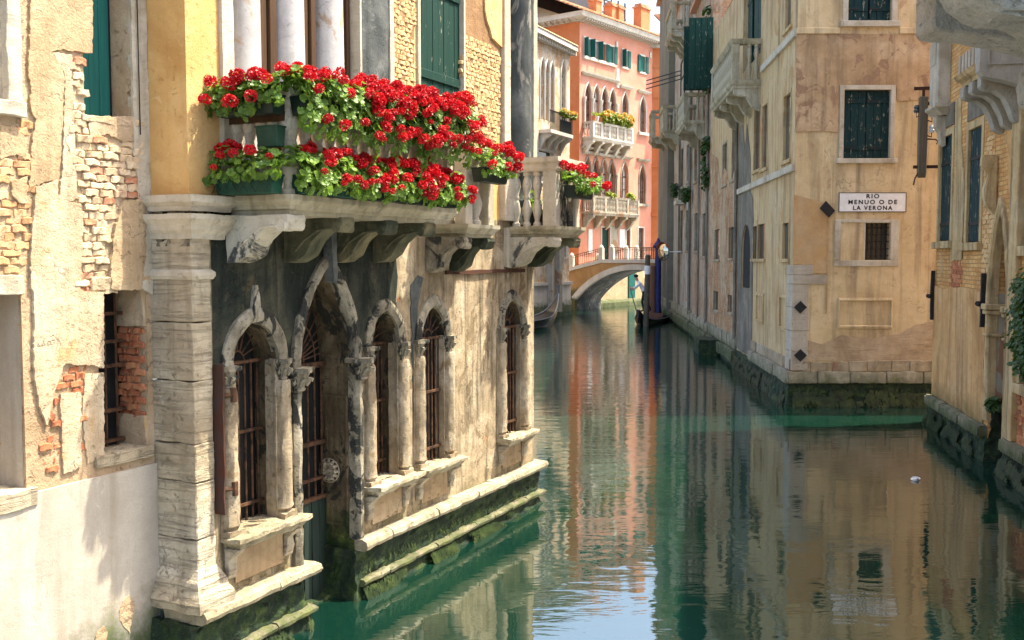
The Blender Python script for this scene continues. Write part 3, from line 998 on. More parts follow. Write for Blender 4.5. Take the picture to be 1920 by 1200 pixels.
# ---- corner pilaster of stone blocks
cuts = [0.60, 0.92, 1.18, 1.66, 1.98, 2.50, 2.98, 3.34, 3.68]
for k in range(len(cuts) - 1):
    b = MB()
    b.box(0.0, 0.215, -0.46, 0.02, cuts[k] + 0.003, cuts[k + 1] - 0.003)
    b.build('stone_block', M['stone'], pal, bevel=0.008, rough=0.012, cell=0.07, freq=7, seed=k * 2.3)
b = MB()
b.sweep([(0.0, -0.46), (0.0, 0.02), (0.215, 0.02), (0.215, -0.1)], [(-0.1, 0.6), (0.10, 0.6), (0.11, 0.68), (0.075, 0.76), (0.05, 0.84), (0.006, 0.93), (-0.1, 0.94)])
b.build('pilaster_base', M['stone'], pal, rough=0.014, cell=0.07, freq=7)
for nm, pr in (('pilaster_collar', [(-0.1, 3.33), (0.012, 3.33), (0.03, 3.36), (0.03, 3.39), (0.006, 3.41), (-0.1, 3.42)]),
               ('pilaster_capital', [(-0.1, 3.66), (0.015, 3.66), (0.02, 3.70), (0.05, 3.735), (0.06, 3.77), (0.10, 3.82), (0.105, 3.86), (-0.1, 3.865)]),
               ('cornice', [(-0.1, 3.885), (0.05, 3.885), (0.06, 3.92), (0.10, 3.955), (0.105, 4.01), (-0.1, 4.02)])):
    b = MB()
    b.sweep([(0.0, -0.46), (0.0, 0.02), (0.36 if nm != 'pilaster_collar' else 0.215, 0.02), (0.36 if nm != 'pilaster_collar' else 0.215, -0.1)], pr)
    b.build(nm, M['stone_clean'], pal, rough=0.006, cell=0.09, freq=7)
b = MB()
b.box(0.0, 0.36, -0.46, 0.0, 3.6, 4.0)
b.build('frieze', M['stone_sooty'], pal)

# ---- upper floor
up = MB()
TOP = 9.6
log = rect(0.415, 2.95, 4.0, 7.6)
sh_r = rect(3.56, 4.60, 4.0, 7.3)
w6 = rect(5.60, 6.60, 4.0, 7.4)
up.panel(rect(0.0, LEN, 4.0, TOP), [log, sh_r, w6], 0.0, [0.34, 0.10, 0.12])
up.add([(0, 0, 4.0), (0, -0.9, 4.0), (0, -0.9, TOP), (0, 0, TOP)], [(0, 1, 2, 3)])
up.add([(0, 0, TOP), (LEN, 0, TOP), (LEN, -6, TOP), (0, -6, TOP)], [(0, 1, 2, 3)])
up.build('upper_wall', M['ochre'], pal, recalc=False, weld=False)
# loggia: floor, white jamb, columns, wooden frames, glass
lg = MB()
lg.sweep([(0.40, -0.05), (0.40, 0.02), (0.50, 0.02), (0.50, -0.3)], [(-0.04, 4.02), (0.03, 4.02), (0.03, 4.75), (0.05, 4.80), (0.05, 4.86), (0.02, 4.92), (0.015, 7.5), (-0.04, 7.5)])
loggia = lg.build('loggia', M['stone_clean'], pal, rough=0.006, cell=0.15)
gl = MB()
gl.box(0.42, 2.95, -0.36, -0.20, 4.0, 7.6)
gl.build('glass', M['glass_pale'], loggia)
for uc, r in ((0.80, 0.165), (1.42, 0.165), (2.04, 0.165)):
    cm = MB()
    cm.lathe([(r * 1.15, 4.02), (r * 1.2, 4.1), (r * 1.05, 4.16), (r * 1.02, 4.25), (r, 5.4), (r * 0.9, 7.2), (r * 1.15, 7.4), (r * 1.2, 7.55)], uc, -0.12, 24)
    cm.build('column', M['marble'], loggia, smooth=True)
for u0, u1 in ((0.46, 0.68), (1.02, 1.22), (1.64, 1.80), (2.24, 2.36)):
    fb = MB()
    fb.box(u0, (u0 + u1) / 2 - 0.004, -0.33, -0.10, 4.0, 7.55)
    fb.box((u0 + u1) / 2 + 0.004, u1, -0.33, -0.07, 4.0, 7.55)
    fb.build('wooden_frame', M['brown_wood'], loggia, bevel=0.006)
pr = MB()
pr.box(2.38, 2.92, -0.30, 0.03, 4.0, 7.6)
pr.build('sooty_pier', M['soot_shade'], loggia, rough=0.012, cell=0.10, freq=7)
pr = MB()
pr.box(2.925, 3.0, -0.30, 0.045, 4.0, 7.6)
pr.box(2.37, 2.40, -0.25, 0.045, 4.0, 7.6)
pr.build('pier_edge', M['stone_clean'], loggia, rough=0.006, cell=0.15)
# bare brickwork round the shutter
cut_line = A.poly([(868, -30), (905, -5), (918, 70), (938, 92), (939, 240), (925, 268), (895, 240), (868, 232)], 0.0)
bk1 = A.poly([(733, -30), (776, -30), (776, 150), (768, 165), (745, 160), (733, 140)], 0.0)
M['mortar_yellow'] = weathered('yellow_lime_mortar', (0.20, 0.11, 0.05), (0.32, 0.19, 0.09), (0.46, 0.32, 0.17), stain=(0.2, 0.1, 0.04), stain_amt=0.3, streak=0.1, crack=0.0, bump=0.9, seed=18)
for pts in (bk1, cut_line):
    q = MB()
    q.panel(jag(pts, 0.006, 0.08, 5), [], 0.003)
    q.build('mortar_bed', M['mortar_yellow'], pal, recalc=False)
lay_bricks(pal, BR_YEL, bk1, [], 0.010, L=0.125, H=0.052, limit=130, seed=11, jit=0.002, tilt=0.02)
lay_bricks(pal, BR_YEL, cut_line, [], 0.010, L=0.125, H=0.052, limit=170, seed=12, jit=0.002, tilt=0.02)
pl = MB()
pl.extr_uz(jag(A.poly([(906, -40), (942, -40), (939, 90), (920, 72), (906, 20)], 0.0), 0.012, 0.1, 8), 0.004, 0.028)
pl.build('plaster_patch', M['ochre'], pal)
# green shutters
sh = MB()
for u0, u1, o1 in ((3.52, 3.57, 0.03), (4.59, 4.63, 0.02)):
    sh.box(u0, u1, -0.1, o1, 4.0, 7.35)
shut = sh.build('shutter', M['stone_clean'], pal)
for k in range(8):
    a = 3.575 + k * 0.127
    b = MB()
    b.box(a, a + 0.124, -0.085, -0.045 + (k % 2) * 0.004, 4.05, 7.28)
    b.build('plank', M['teal_dark'], shut, bevel=0.004)
for zz in (4.6, 5.6, 6.6):
    b = MB()
    b.box(3.6, 4.57, -0.042, -0.022, zz - 0.05, zz + 0.05)
    b.build('batten', M['teal_dark'], shut, bevel=0.004)
# end window bay: stone trim and black half column
tr = MB()
tr.box(5.62, 5.80, -0.02, 0.06, 4.0, 7.4)
tr.box(5.58, 5.84, -0.02, 0.10, 4.86, 4.93)
tr.box(5.57, 5.86, -0.02, 0.09, 4.0, 4.55)
tr.box(6.50, 6.62, -0.02, 0.07, 4.0, 7.4)
bay = tr.build('end_bay', M['stone_clean'], pal, bevel=0.008, rough=0.006, cell=0.2)
cm = MB()
cm.lathe([(0.25, 3.95), (0.25, 4.12), (0.2, 4.2), (0.22, 4.28), (0.185, 4.36), (0.18, 5.8), (0.17, 7.4)], 6.14, 0.0, 24)
cm.build('column', M['soot_shade'], bay, smooth=True, rough=0.006, cell=0.25)
# string course of rusty iron, pier brick scars, rusty plate
sc = MB()
sc.box(4.13, 6.3, 0.0, 0.035, 3.315, 3.36)
sc.build('iron_tie', M['rust'], pal, rough=0.008, cell=0.1)
pc = MB()
pc.extr_uz(jag([(5.70, 3.38), (5.86, 3.38), (5.88, 3.9), (5.70, 3.9)], 0.01, 0.1, 2), 0.0, 0.05)
pc.build('pilaster_stump', M['stone_clean'], pal)
rp = MB()
rp.box(0.245, 0.31, 0.02, 0.05, 1.36, 2.62)
rp.box(0.23, 0.25, 0.0, 0.11, 1.36, 2.62)
rp.build('iron_shutter', M['rust'], pal, rough=0.01, cell=0.1)
for zz in (1.55, 2.35):
    hg = MB()
    hg.tube([(0.30, 0.04, zz), (0.40, 0.10, zz)], 0.022, 8)
    hg.tube([(0.38, 0.09, zz - 0.06), (0.38, 0.09, zz + 0.06)], 0.03, 8)
    hg.build('hinge', M['iron'], pal)
lay_bricks(pal, BR_RED, [(5.02, 1.1), (5.25, 1.15), (5.2, 1.32), (5.05, 1.28)], [], -0.01, L=0.1, H=0.045, limit=9, seed=3)
lay_bricks(pal, BR_RED, [(4.78, 2.55), (4.93, 2.6), (4.93, 3.15), (4.8, 3.1)], [], -0.016, L=0.09, H=0.045, limit=14, seed=4)
lay_bricks(pal, BR_RED, [(3.10, 2.95), (3.19, 2.95), (3.19, 3.75), (3.12, 3.75)], [], -0.012, L=0.09, H=0.05, limit=14, seed=5)

# ---- balconies of the palazzo
def bracket(parent, u, w, p, zt, hgt, mat):
    b = MB()
    prof = [(0.0, zt), (p, zt), (p + 0.01, zt - 0.04), (p - 0.015, zt - 0.105), (p - 0.075, zt - 0.125), (p - 0.12, zt - 0.09), (p - 0.15, zt - 0.08), (p * 0.66, zt - 0.12), (p * 0.5, zt - 0.20), (p * 0.38, zt - hgt * 0.82), (p * 0.2, zt - hgt * 0.98), (0.05, zt - hgt), (0.0, zt - hgt)]
    b.extr_oz(prof, u - w / 2, u + w / 2)
    b.tube([(u - w / 2 - 0.012, p - 0.055, zt - 0.085), (u + w / 2 + 0.012, p - 0.055, zt - 0.085)], 0.05, 10)
    b.tube([(u - w / 2 - 0.01, p * 0.18, zt - hgt * 0.8), (u + w / 2 + 0.01, p * 0.18, zt - hgt * 0.8)], 0.06, 10)
    for e in (-1, 1):
        b.tube([(u + e * (w / 2 + 0.004), p - 0.06, zt - 0.09), (u + e * (w / 2 + 0.004), p * 0.6, zt - 0.11), (u + e * (w / 2 + 0.004), p * 0.36, zt - 0.2), (u + e * (w / 2 + 0.004), p * 0.2, zt - hgt * 0.75)], 0.014, 5)
    return b.build('bracket', mat, parent, bevel=0.012, rough=0.012, cell=0.09, freq=7, seed=u)

def balcony(parent, u0, u1, p, zs, ztop, brs, mat_s, mat_b, slab_h=0.16, rail_z=None, name='balcony'):
    s = MB()
    h = slab_h
    s.sweep([(u0, -0.05), (u0, p), (u1, p), (u1, -0.05)], [(-p * 0.7, zs), (-0.09, zs), (-0.085, zs + h * 0.22), (-0.05, zs + h * 0.30), (-0.045, zs + h * 0.45), (0.0, zs + h * 0.72), (0.005, zs + h), (-p * 0.7, zs + h)])
    s.box(u0 + 0.08, u1 - 0.08, -0.02, p - 0.08, zs + 0.006, zs + h - 0.004)
    b = s.build(name, mat_s, parent, rough=0.007, cell=0.12, freq=6, seed=u0)
    for x, w in brs:
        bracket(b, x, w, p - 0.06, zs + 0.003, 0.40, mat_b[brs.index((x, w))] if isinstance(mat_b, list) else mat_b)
    return b

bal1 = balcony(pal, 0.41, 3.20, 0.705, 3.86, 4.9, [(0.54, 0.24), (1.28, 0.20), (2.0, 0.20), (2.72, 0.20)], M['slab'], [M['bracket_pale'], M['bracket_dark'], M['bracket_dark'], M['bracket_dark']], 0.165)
rl = MB()
rl.sweep([(0.46, 0.0), (0.46, 0.66), (3.14, 0.66), (3.14, 0.0)], [(-0.09, 4.80), (0.0, 4.80), (0.02, 4.83), (0.02, 4.885), (-0.09, 4.89)])
rl.build('rail', M['stone_clean'], bal1, rough=0.004, cell=0.2)
bm_ = MB()
bm_.box(0.43, 0.455, 0.03, 0.62, 4.62, 4.70)
bm_.box(0.425, 0.45, 0.03, 0.62, 4.70, 4.78)
bm_.build('rail_board', M['brown_wood'], bal1)
BAL = baluster_mesh(0.78, 0.075, M['stone_clean'])
for k in range(5):
    inst(BAL, 'baluster', bal1, (0.505, -(0.08 + k * 0.13), 4.02))
for k in range(15):
    inst(BAL, 'baluster', bal1, (0.54 + k * 0.172, -0.615, 4.02))
for uu, oo in ((3.09, 0.62),):
    ps = MB()
    ps.box(uu - 0.06, uu + 0.06, oo - 0.06, oo + 0.05, 4.02, 4.81)
    ps.build('post', M['brown_wood'] if uu < 1 else M['stone_clean'], bal1, bevel=0.006)

bal2 = balcony(pal, 3.68, 4.48, 0.56, 3.74, 4.74, [(3.79, 0.20), (4.35, 0.20)], M['slab'], [M['stone_sooty'], M['bracket_dark']], 0.15)
rl = MB()
rl.sweep([(3.74, 0.0), (3.74, 0.51), (4.42, 0.51), (4.42, 0.0)], [(-0.13, 4.66), (0.0, 4.66), (0.03, 4.70), (0.03, 4.76), (-0.13, 4.77)])
rl.build('rail', M['stone_clean'], bal2, rough=0.006, cell=0.15)
for uu in (3.81, 4.35):
    ps = MB()
    ps.box(uu - 0.08, uu + 0.08, 0.36, 0.51, 3.888, 4.67)
    ps.build('post', M['stone_clean'], bal2, bevel=0.008, rough=0.005, cell=0.2)
BAL2 = baluster_mesh(0.775, 0.085, M['stone_clean'])
for uu, oo in ((3.81, 0.09), (3.81, 0.24), (4.08, 0.44), (4.35, 0.09), (4.35, 0.24)):
    inst(BAL2, 'baluster', bal2, (uu, -oo, 3.888))

bal3 = balcony(pal, 5.76, 6.72, 0.755, 3.78, 4.8, [(5.89, 0.22), (6.56, 0.22)], M['slab'], [M['bracket_pale'], M['bracket_dark']], 0.145)
rl = MB()
rl.sweep([(5.82, 0.0), (5.82, 0.70), (6.66, 0.70), (6.66, 0.0)], [(-0.14, 4.64), (0.0, 4.64), (0.015, 4.67), (0.02, 4.73), (0.045, 4.76), (0.045, 4.82), (-0.14, 4.825)])
rl.build('rail', M['stone_clean'], bal3, rough=0.004, cell=0.2)
for uu in (5.895, 6.585):
    ps = MB()
    ps.box(uu - 0.075, uu + 0.075, 0.51, 0.69, 3.923, 4.645)
    ps.build('post', M['stone_clean'], bal3, bevel=0.006)
    for oo in (0.09, 0.25, 0.40):
        inst(BAL2, 'baluster', bal3, (uu, -oo, 3.923), (0, 0, 0), (0.8, 0.8, 0.93))
pn = MB()
for k in range(3):
    pn.box(5.98 + k * 0.18, 6.14 + k * 0.18, 0.55, 0.66 - (k % 2) * 0.015, 3.923, 4.64)
pn.build('stone_panel', M['stone_sooty'], bal3, bevel=0.008)

# ================================================================== THE CRUMBLING HOUSE on the far left
Bo = (A.o[0] - A.n[0] * 0.42, A.o[1] - A.n[1] * 0.42)
B = Frame(Bo, A.d)
hou = facade_thing(B, 'crumbling_house', 'cream house with peeling plaster, bare brick and a green shutter at left edge', 'house')
nich = rect(-2.6, -1.225, 1.83, 3.245)
w_tl = rect(-2.6, -1.30, 4.60, 7.0)
barw = rect(-0.555, -0.055, 1.95, 3.25)
shw = rect(-0.625, -0.165, 4.60, 7.0)
m = MB()
m.panel(rect(-5.0, 0.0, 1.70, 9.0), [nich, w_tl, barw, shw], -0.012, [0.42, 0.45, 0.30, 0.24])
m.add([(-5.0, 0.03, 9.0), (0.0, 0.03, 9.0), (0, -6, 9.0), (-5, -6, 9.0)], [(0, 1, 2, 3)])
m.build('wall', M['mortar'], hou, recalc=False, weld=False)
m = MB()
m.box(-5.0, -0.004, -0.3, 0.02, -1.0, 1.795)
low = m.build('lower_wall', M['render'], hou, rough=0.006, cell=0.25)
for nm, c_, r_ in (('plaster_hole', (-0.36, 0.62), 0.1), ('plaster_hole', (-0.62, 0.5), 0.07)):
    q = MB()
    pts = [(c_[0] + r_ * 0.7 * math.cos(a * PI / 6) + 0.02 * math.sin(a), c_[1] + r_ * 1.5 * math.sin(a * PI / 6)) for a in range(12)]
    q.extr_uz(jag(pts, 0.012, 0.05, 4), 0.015, 0.027)
    q.build(nm, M['mortar'], hou, rough=0.008, cell=0.03, freq=20)
# rooms / reveals behind the openings
for nm, r, o, mt in (('niche_back', (-2.6, -1.2, 1.8, 3.3), -0.446, 'tan_plaster'), ('window_back', (-2.6, -1.25, 4.55, 7.05), -0.476, 'void'), ('window_back', (-0.58, -0.03, 1.9, 3.3), -0.326, 'void')):
    q = MB()
    q.box(r[0], r[1], o - 0.03, o, r[2], r[3])
    q.build(nm, M[mt], hou)
for nm, r in (('niche_reveal', (-1.228, 1.835, 3.24, -0.44)), ('window_reveal', (-1.303, 4.60, 6.95, -0.46))):
    q = MB()
    q.add([(r[0], -0.035, r[1]), (r[0], r[3], r[1]), (r[0], r[3], r[2]), (r[0], -0.035, r[2])], [(0, 1, 2, 3)])
    q.build(nm, M['render'], hou, rough=0.004, cell=0.08, recalc=False)
# plaster skins with broken edges
PX = lambda pts: B.poly(pts, 0.0)
TH = 0.45
skins = [
    ('tan_plaster', [(57, -60), (172, -60), (172, 100), (150, 98), (118, 92), (96, 96), (118, 132), (120, 150), (112, 300), (100, 335), (72, 346), (53, 352), (60, 260), (66, 225), (56, 205), (56, 150), (52, 148)], 0.0, 0.022, 1),
    ('cream', [(97, 97), (133, 103), (136, 200), (142, 300), (146, 372), (128, 378), (110, 372), (118, 300), (121, 140)], 0.0, 0.014, 2),
    ('cream', [(66, 350), (105, 338), (108, 374), (150, 382), (154, 430), (148, 545), (193, 548), (193, 690), (168, 685), (120, 682), (108, 715), (98, 740), (88, 800), (72, 760), (62, 700), (62, 545), (55, 540), (56, 480), (60, 420)], 0.0, 0.03, 3),
    ('tan_plaster', [(228, 376), (270, 373), (271, 470), (262, 543), (206, 543), (205, 490), (212, 430)], 0.0, 0.05, 4),
    ('cream', [(165, 217), (258, 220), (258, 262), (235, 268), (200, 252), (168, 256)], 0.0, 0.016, 5),
    ('cream', [(112, 740), (150, 735), (152, 875), (118, 890)], 0.0, 0.02, 6),
    ('cream', [(160, 700), (195, 700), (196, 855), (165, 870), (155, 790)], -0.005, 0.012, 7),
    ('tan_plaster', [(0, 236), (26, 236), (52, 262), (48, 300), (30, 290), (0, 300)], 0.0, 0.012, 8),
    ('tan_plaster', [(20, 340), (50, 330), (50, 380), (36, 382), (22, 366)], 0.0, 0.02, 9),
]
cover = []
for mt, pts, o0, th, sd in skins:
    pg = jag(PX(pts), 0.007, 0.022, sd)
    cover.append(PX(pts))
    q = MB()
    q.extr_uz(pg, -0.05, o0 + th * TH)
    q.build('plaster_skin', M[mt], hou, bevel=0.003)
# corner strip of old plaster against the pilaster
q = MB()
q.extr_uz(jag([(-0.15, 3.28), (0.0, 3.2), (0.0, 8.9), (-0.165, 8.9), (-0.165, 4.4), (-0.13, 4.1), (-0.13, 3.6)], 0.006, 0.06, 12), -0.04, 0.012)
q.build('plaster_skin', M['stone_clean'], hou, rough=0.008, cell=0.06, freq=9)
ops = [nich, w_tl, barw, shw]
lay_bricks(hou, BR, PX([(135, 95), (175, 95), (175, 225), (268, 225), (270, 380), (262, 545), (135, 560)]), cover + ops, 0.006, L=0.135, H=0.058, limit=240, seed=21, jit=0.009, tilt=0.06)
lay_bricks(hou, BR_TAN, PX([(-5, 228), (58, 228), (60, 520), (-5, 520)]), cover + ops, 0.0, L=0.14, H=0.058, limit=70, seed=22, jit=0.007, tilt=0.05)
lay_bricks(hou, BR_RED, PX([(105, 690), (196, 690), (196, 860), (150, 880), (80, 890), (80, 760)]), cover + ops, -0.008, L=0.12, H=0.055, limit=60, seed=23, jit=0.012)
# lintels and sills
for nm, u0, u1, o0, o1, z0, z1, mt in (('lintel', -2.7, -1.215, -0.1, 0.018, 3.245, 3.385, 'stone_clean'), ('lintel', -0.62, -0.02, -0.1, 0.012, 3.25, 3.36, 'cream'),
                                       ('sill', -2.7, -1.17, -0.4, 0.035, 1.70, 1.835, 'stone'), ('sill', -0.62, -0.03, -0.3, 0.02, 1.86, 1.955, 'stone'),
                                       ('sill', -2.7, -1.175, -0.4, 0.06, 4.50, 4.605, 'stone_clean'), ('window_jamb', -1.305, -1.185, -0.1, 0.03, 4.605, 7.0, 'stone_clean'), ('sill', -0.67, -0.16, -0.25, 0.012, 4.55, 4.602, 'cream')):
    q = MB()
    q.box(u0, u1, o0, o1, z0, z1)
    q.build(nm, M[mt], hou, bevel=0.006, rough=0.010, cell=0.08, freq=9, seed=u0)
# green shutter
q = MB()
q.box(-0.64, -0.16, -0.27, -0.225, 4.6, 7.0)
gsh = q.build('shutter', M['void'], hou)
for k in range(4):
    q = MB()
    q.box(-0.63 + k * 0.105, -0.527 + k * 0.105, -0.222, -0.19 + (0.008 if k == 1 else 0), 4.62, 6.98)
    q.build('plank', M['teal'], gsh, bevel=0.005)
# barred window: red brick reveal and iron grille
q = MB()
q.box(-0.56, -0.54, -0.30, -0.27, 1.95, 3.25)
gr = q.build('window_grille', M['iron'], hou)
for k in range(4):
    q = MB()
    q.tube([(-0.50 + k * 0.115, -0.26, 1.95), (-0.50 + k * 0.115, -0.26, 3.25)], 0.011, 6)
    q.build('bar', M['iron'], gr)
for zz in (2.0, 2.25, 2.62, 2.82, 3.05):
    q = MB()
    q.box(-0.555, -0.055, -0.275, -0.245, zz - 0.014, zz + 0.014)
    q.build('crossbar', M['iron'], gr)
rnd = random.Random(9)
for k in range(22):
    z = 1.975 + k * 0.058
    for j in range(2):
        if z > 2.95 and rnd.random() < 0.8 or z < 2.2 and rnd.random() < 0.5:
            continue
        b = inst(rnd.choice(BR_RED), 'brick', hou, (-0.075 + rnd.uniform(-0.012, 0.006), 0.03 + 0.075 + j * 0.145 + (0.06 if k % 2 else 0), z), (0, rnd.uniform(-.04, .04), -PI / 2), (0.98, 1, 0.98))
q = MB()
q.box(-0.085, -0.03, -0.33, -0.02, 1.95, 2.2)
q.build('reveal_stone', M['cream'], hou, rough=0.012, cell=0.06)
q = MB()
q.box(-0.085, -0.03, -0.33, -0.025, 2.95, 3.25)
q.build('reveal_stone', M['cream'], hou, rough=0.012, cell=0.06)
q = MB()
q.tube([(-0.118, 0.03, 9.0), (-0.12, 0.03, 6.0), (-0.115, 0.03, 4.5)], 0.005, 6)
q.build('cable', M['black_iron'], hou)

# ================================================================== GERANIUM BOXES (each box rests on or hangs from a balcony)
def leaf_mesh(r, mat, seed, lobes=7):
    rnd = random.Random(seed)
    vs_ = [(0, 0, 0)]
    n = lobes * 2
    for k in range(n):
        a = 2 * PI * k / n + 0.3
        rr = r * (1.0 if k % 2 == 0 else 0.86) * rnd.uniform(0.9, 1.08)
        if abs(a - PI * 1.5) < 0.3:
            rr *= 0.55
        vs_.append((rr * math.cos(a), rr * math.sin(a), 0.30 * rr * rr / r + rnd.uniform(-0.1, 0.1) * r))
    fs_ = [(0, 1 + k, 1 + (k + 1) % n) for k in range(n)]
    me = bpy.data.meshes.new('leaf')
    me.from_pydata(vs_, [], fs_)
    me.materials.append(mat)
    return me

M['planter_pale'] = plain('faded_green_planter', (0.012, 0.05, 0.03), 0.6, 0.3, 10.0, 0.3)
LEAVES = [leaf_mesh(0.033, M['leaf'], i) for i in range(4)]

def head_mesh(R, mat, seed, n=44):
    rnd = random.Random(seed)
    vs_, fs_ = [], []
    for i in range(n):
        y = 1 - 2 * (i + 0.5) / n
        if y < -0.7:
            continue
        ph = i * 2.399963
        rr = math.sqrt(1 - y * y)
        d = Vector((rr * math.cos(ph), rr * math.sin(ph), y))
        d = (d + Vector((rnd.uniform(-.25, .25), rnd.uniform(-.25, .25), rnd.uniform(-.25, .25)))).normalized()
        c = d * R * rnd.uniform(0.82, 1.08)
        c.z *= 0.85
        a = d.orthogonal().normalized()
        b = d.cross(a)
        base = len(vs_)
        vs_.append(tuple(c - d * 0.008))
        ang = rnd.uniform(0, 6)
        pr = R * rnd.uniform(0.30, 0.40)
        for k in range(10):
            t = ang + 2 * PI * k / 10
            q = pr * (1.0 if k % 2 == 0 else 0.62)
            p = c + a * (q * math.cos(t)) + b * (q * math.sin(t)) + d * rnd.uniform(-0.004, 0.006)
            vs_.append(tuple(p))
        fs_ += [(base, base + 1 + k, base + 1 + (k + 1) % 10) for k in range(10)]
    me = bpy.data.meshes.new('flower_head')
    me.from_pydata(vs_, [], fs_)
    me.materials.append(mat)
    return me

HEADS = [head_mesh(0.047, M['red'], i) for i in range(5)]

def flower_box(fr, u, o, z, length, turn, label, nleaf, nhead, seed, boxmat='planter', wo=0.17, wz=0.15, hang=0.10, lattice=False, bias=0.0, head_dz=0.0, group='geranium boxes along the stone balconies', parts_leaf=60, hs=1.0):
    """window box: trough, foliage, single leaves and flower heads. turn=0 faces outwards, -90 faces along -u"""
    rnd = random.Random(seed)
    t = thing('geranium_box', label, 'flower box', fr.P(u, o, z), fr.rz + math.radians(turn), group)
    b = MB()
    L2 = length / 2
    for i in range(max(1, round(length / 0.55))):
        n = max(1, round(length / 0.55))
        a, c = -L2 + length * i / n + 0.008, -L2 + length * (i + 1) / n - 0.008
        b.hexa([(a + .012, 0.02, 0), (c - .012, 0.02, 0), (c - .012, 0.15, 0), (a + .012, 0.15, 0)], [(a, 0.0, 0.15), (c, 0.0, 0.15), (c, 0.18, 0.15), (a, 0.18, 0.15)])
        b.box(a - 0.004, c + 0.004, -0.006, 0.188, 0.143, 0.158)
    b.build('trough', M[boxmat], t, bevel=0.004)
    if lattice:
        la = MB()
        k = -L2
        while k < L2 - 0.05:
            la.tube([(k, 0.185, 0.01), (k + 0.09, 0.193, 0.14)], 0.0045, 4)
            la.tube([(k + 0.09, 0.185, 0.01), (k, 0.193, 0.14)], 0.0045, 4)
            k += 0.09
        la.build('lattice', M['planter_dark'], t)
    def spot(rad=1.0, head=False):
        x = rnd.uniform(-L2 - 0.09, L2 + 0.09)
        a = rnd.uniform(-0.62, 2.3) if head else rnd.uniform(-1.05, 2.6)       # angle from outwards-down over the top to the back
        lump = 0.82 + 0.38 * noise.noise(Vector((x * 4.5, seed * 3.7, a)))
        cy, cz = 0.10, 0.16
        y = cy + wo * math.cos(a) * rad * lump
        zz = cz + (wz * math.sin(a) if a > 0 else hang * math.sin(a) * 1.5) * rad * lump
        nrm = Vector((rnd.uniform(-0.5, 0.5), -math.cos(a) - 0.1, math.sin(a) + 0.45))
        return x, y, zz, nrm.normalized()
    fv, ff = [], []
    st = MB()
    for i in range(nleaf):
        outer = i < parts_leaf
        rad = rnd.uniform(0.98, 1.15) if outer else rnd.uniform(0.45, 1.08)
        x, y, zz, nrm = spot(rad)
        nrm = (nrm + Vector((rnd.uniform(-.5, .5), rnd.uniform(-.5, .5), rnd.uniform(-.35, .5)))).normalized()
        s = rnd.uniform(0.75, 1.25)
        q = nrm.to_track_quat('Z', 'Y') @ Matrix.Rotation(rnd.uniform(0, 6.28), 3, 'Z').to_quaternion()
        me = rnd.choice(LEAVES)
        if outer:
            lf = bpy.data.objects.new('leaf', me)
            C.objects.link(lf)
            lf.parent = t
            lf.location = (x, -y, zz)
            lf.rotation_euler = q.to_euler()
            lf.scale = (s, s, s)
        else:
            b0 = len(fv)
            for v in me.vertices:
                p = q @ (v.co * s)
                fv.append((x + p.x, -y + p.y, zz + p.z))
            ff += [tuple(b0 + j for j in p.vertices) for p in me.polygons]
    me = bpy.data.meshes.new('foliage')
    me.from_pydata(fv, [], ff)
    me.materials.append(M['leaf'])
    fo = link(bpy.data.objects.new('foliage', me), t)
    fo['kind'] = 'stuff'
    for i in range(nhead):
        x, y, zz, nrm = spot(1.0, True)
        if bias:
            x = -L2 + length * (rnd.random() ** (1 / (1 + bias)))
        p = Vector((x, -y, zz)) + Vector((nrm.x * 0.3, nrm.y, max(nrm.z, 0.1))).normalized() * rnd.uniform(0.03, 0.075) + Vector((0, 0, head_dz))
        s = rnd.choice((0.75, 0.95, 1.1, 1.25, 1.35)) * rnd.uniform(0.9, 1.1) * hs
        h = inst(rnd.choice(HEADS), 'flower_head', t, p, (rnd.uniform(-.5, .5), rnd.uniform(-.5, .5), rnd.uniform(0, 6)), (s, s, s))
        st.tube([(x * 0.97, 0.1, 0.16), (p.x, -p.y, p.z)], 0.004, 4)
    if st.v:
        st.build('stems', M['leaf'], t)['kind'] = 'stuff'
    return t

ep = thing('empty_planter', 'empty green planter at the balcony corner between the two geranium rows', 'planter', A.P(0.40, 0.56, 4.40), A.rz - PI / 2)
q = MB()
q.hexa([(-0.10, 0.01, 0), (0.10, 0.01, 0), (0.10, 0.10, 0), (-0.10, 0.10, 0)], [(-0.11, 0.0, 0.16), (0.11, 0.0, 0.16), (0.11, 0.12, 0.16), (-0.11, 0.12, 0.16)])
q.build('trough', M['planter_pale'], ep, bevel=0.005)
q = MB()
q.box(-0.115, 0.115, -0.005, 0.125, 0.155, 0.17)
q.build('rim', M['planter_pale'], ep, bevel=0.004)
# balcony 1: short end (facing the viewer) and long front
flower_box(A, 0.41, 0.36, 4.66, 0.62, -90, 'geraniums on the rail at the short near end of the big balcony, above bare balusters', 420, 15, 1, 'planter_dark', 0.15, 0.16, 0.15)
flower_box(A, 0.39, 0.36, 4.025, 0.60, -90, 'shaded geraniums in a green latticed box at the short near end of the balcony slab', 300, 9, 2, 'planter', 0.15, 0.23, 0.05, lattice=True, hs=0.85)
labs = ['nearest third of the upper geranium row, with pale leaves and few blooms', 'middle third of the upper geranium row on the big balcony front, crowded with red blooms', 'far third of the upper geranium row, in front of the dark green shutter']
for k in range(3):
    flower_box(A, 0.89 + k * 0.91, 0.66, 4.66 + 0.05 * k, 0.88, 0, labs[k], 1150, (34, 88, 92)[k], 10 + k, 'planter_dark', 0.20, 0.21, (0.30, 0.42, 0.42)[k], hs=0.85)
labs = ['nearest box of the lower geranium row on the big balcony, green trough showing below', 'middle box of the lower geranium row on the big balcony, around its largest bloom cluster', 'far box of the lower geranium row, ending beside the middle balcony post']
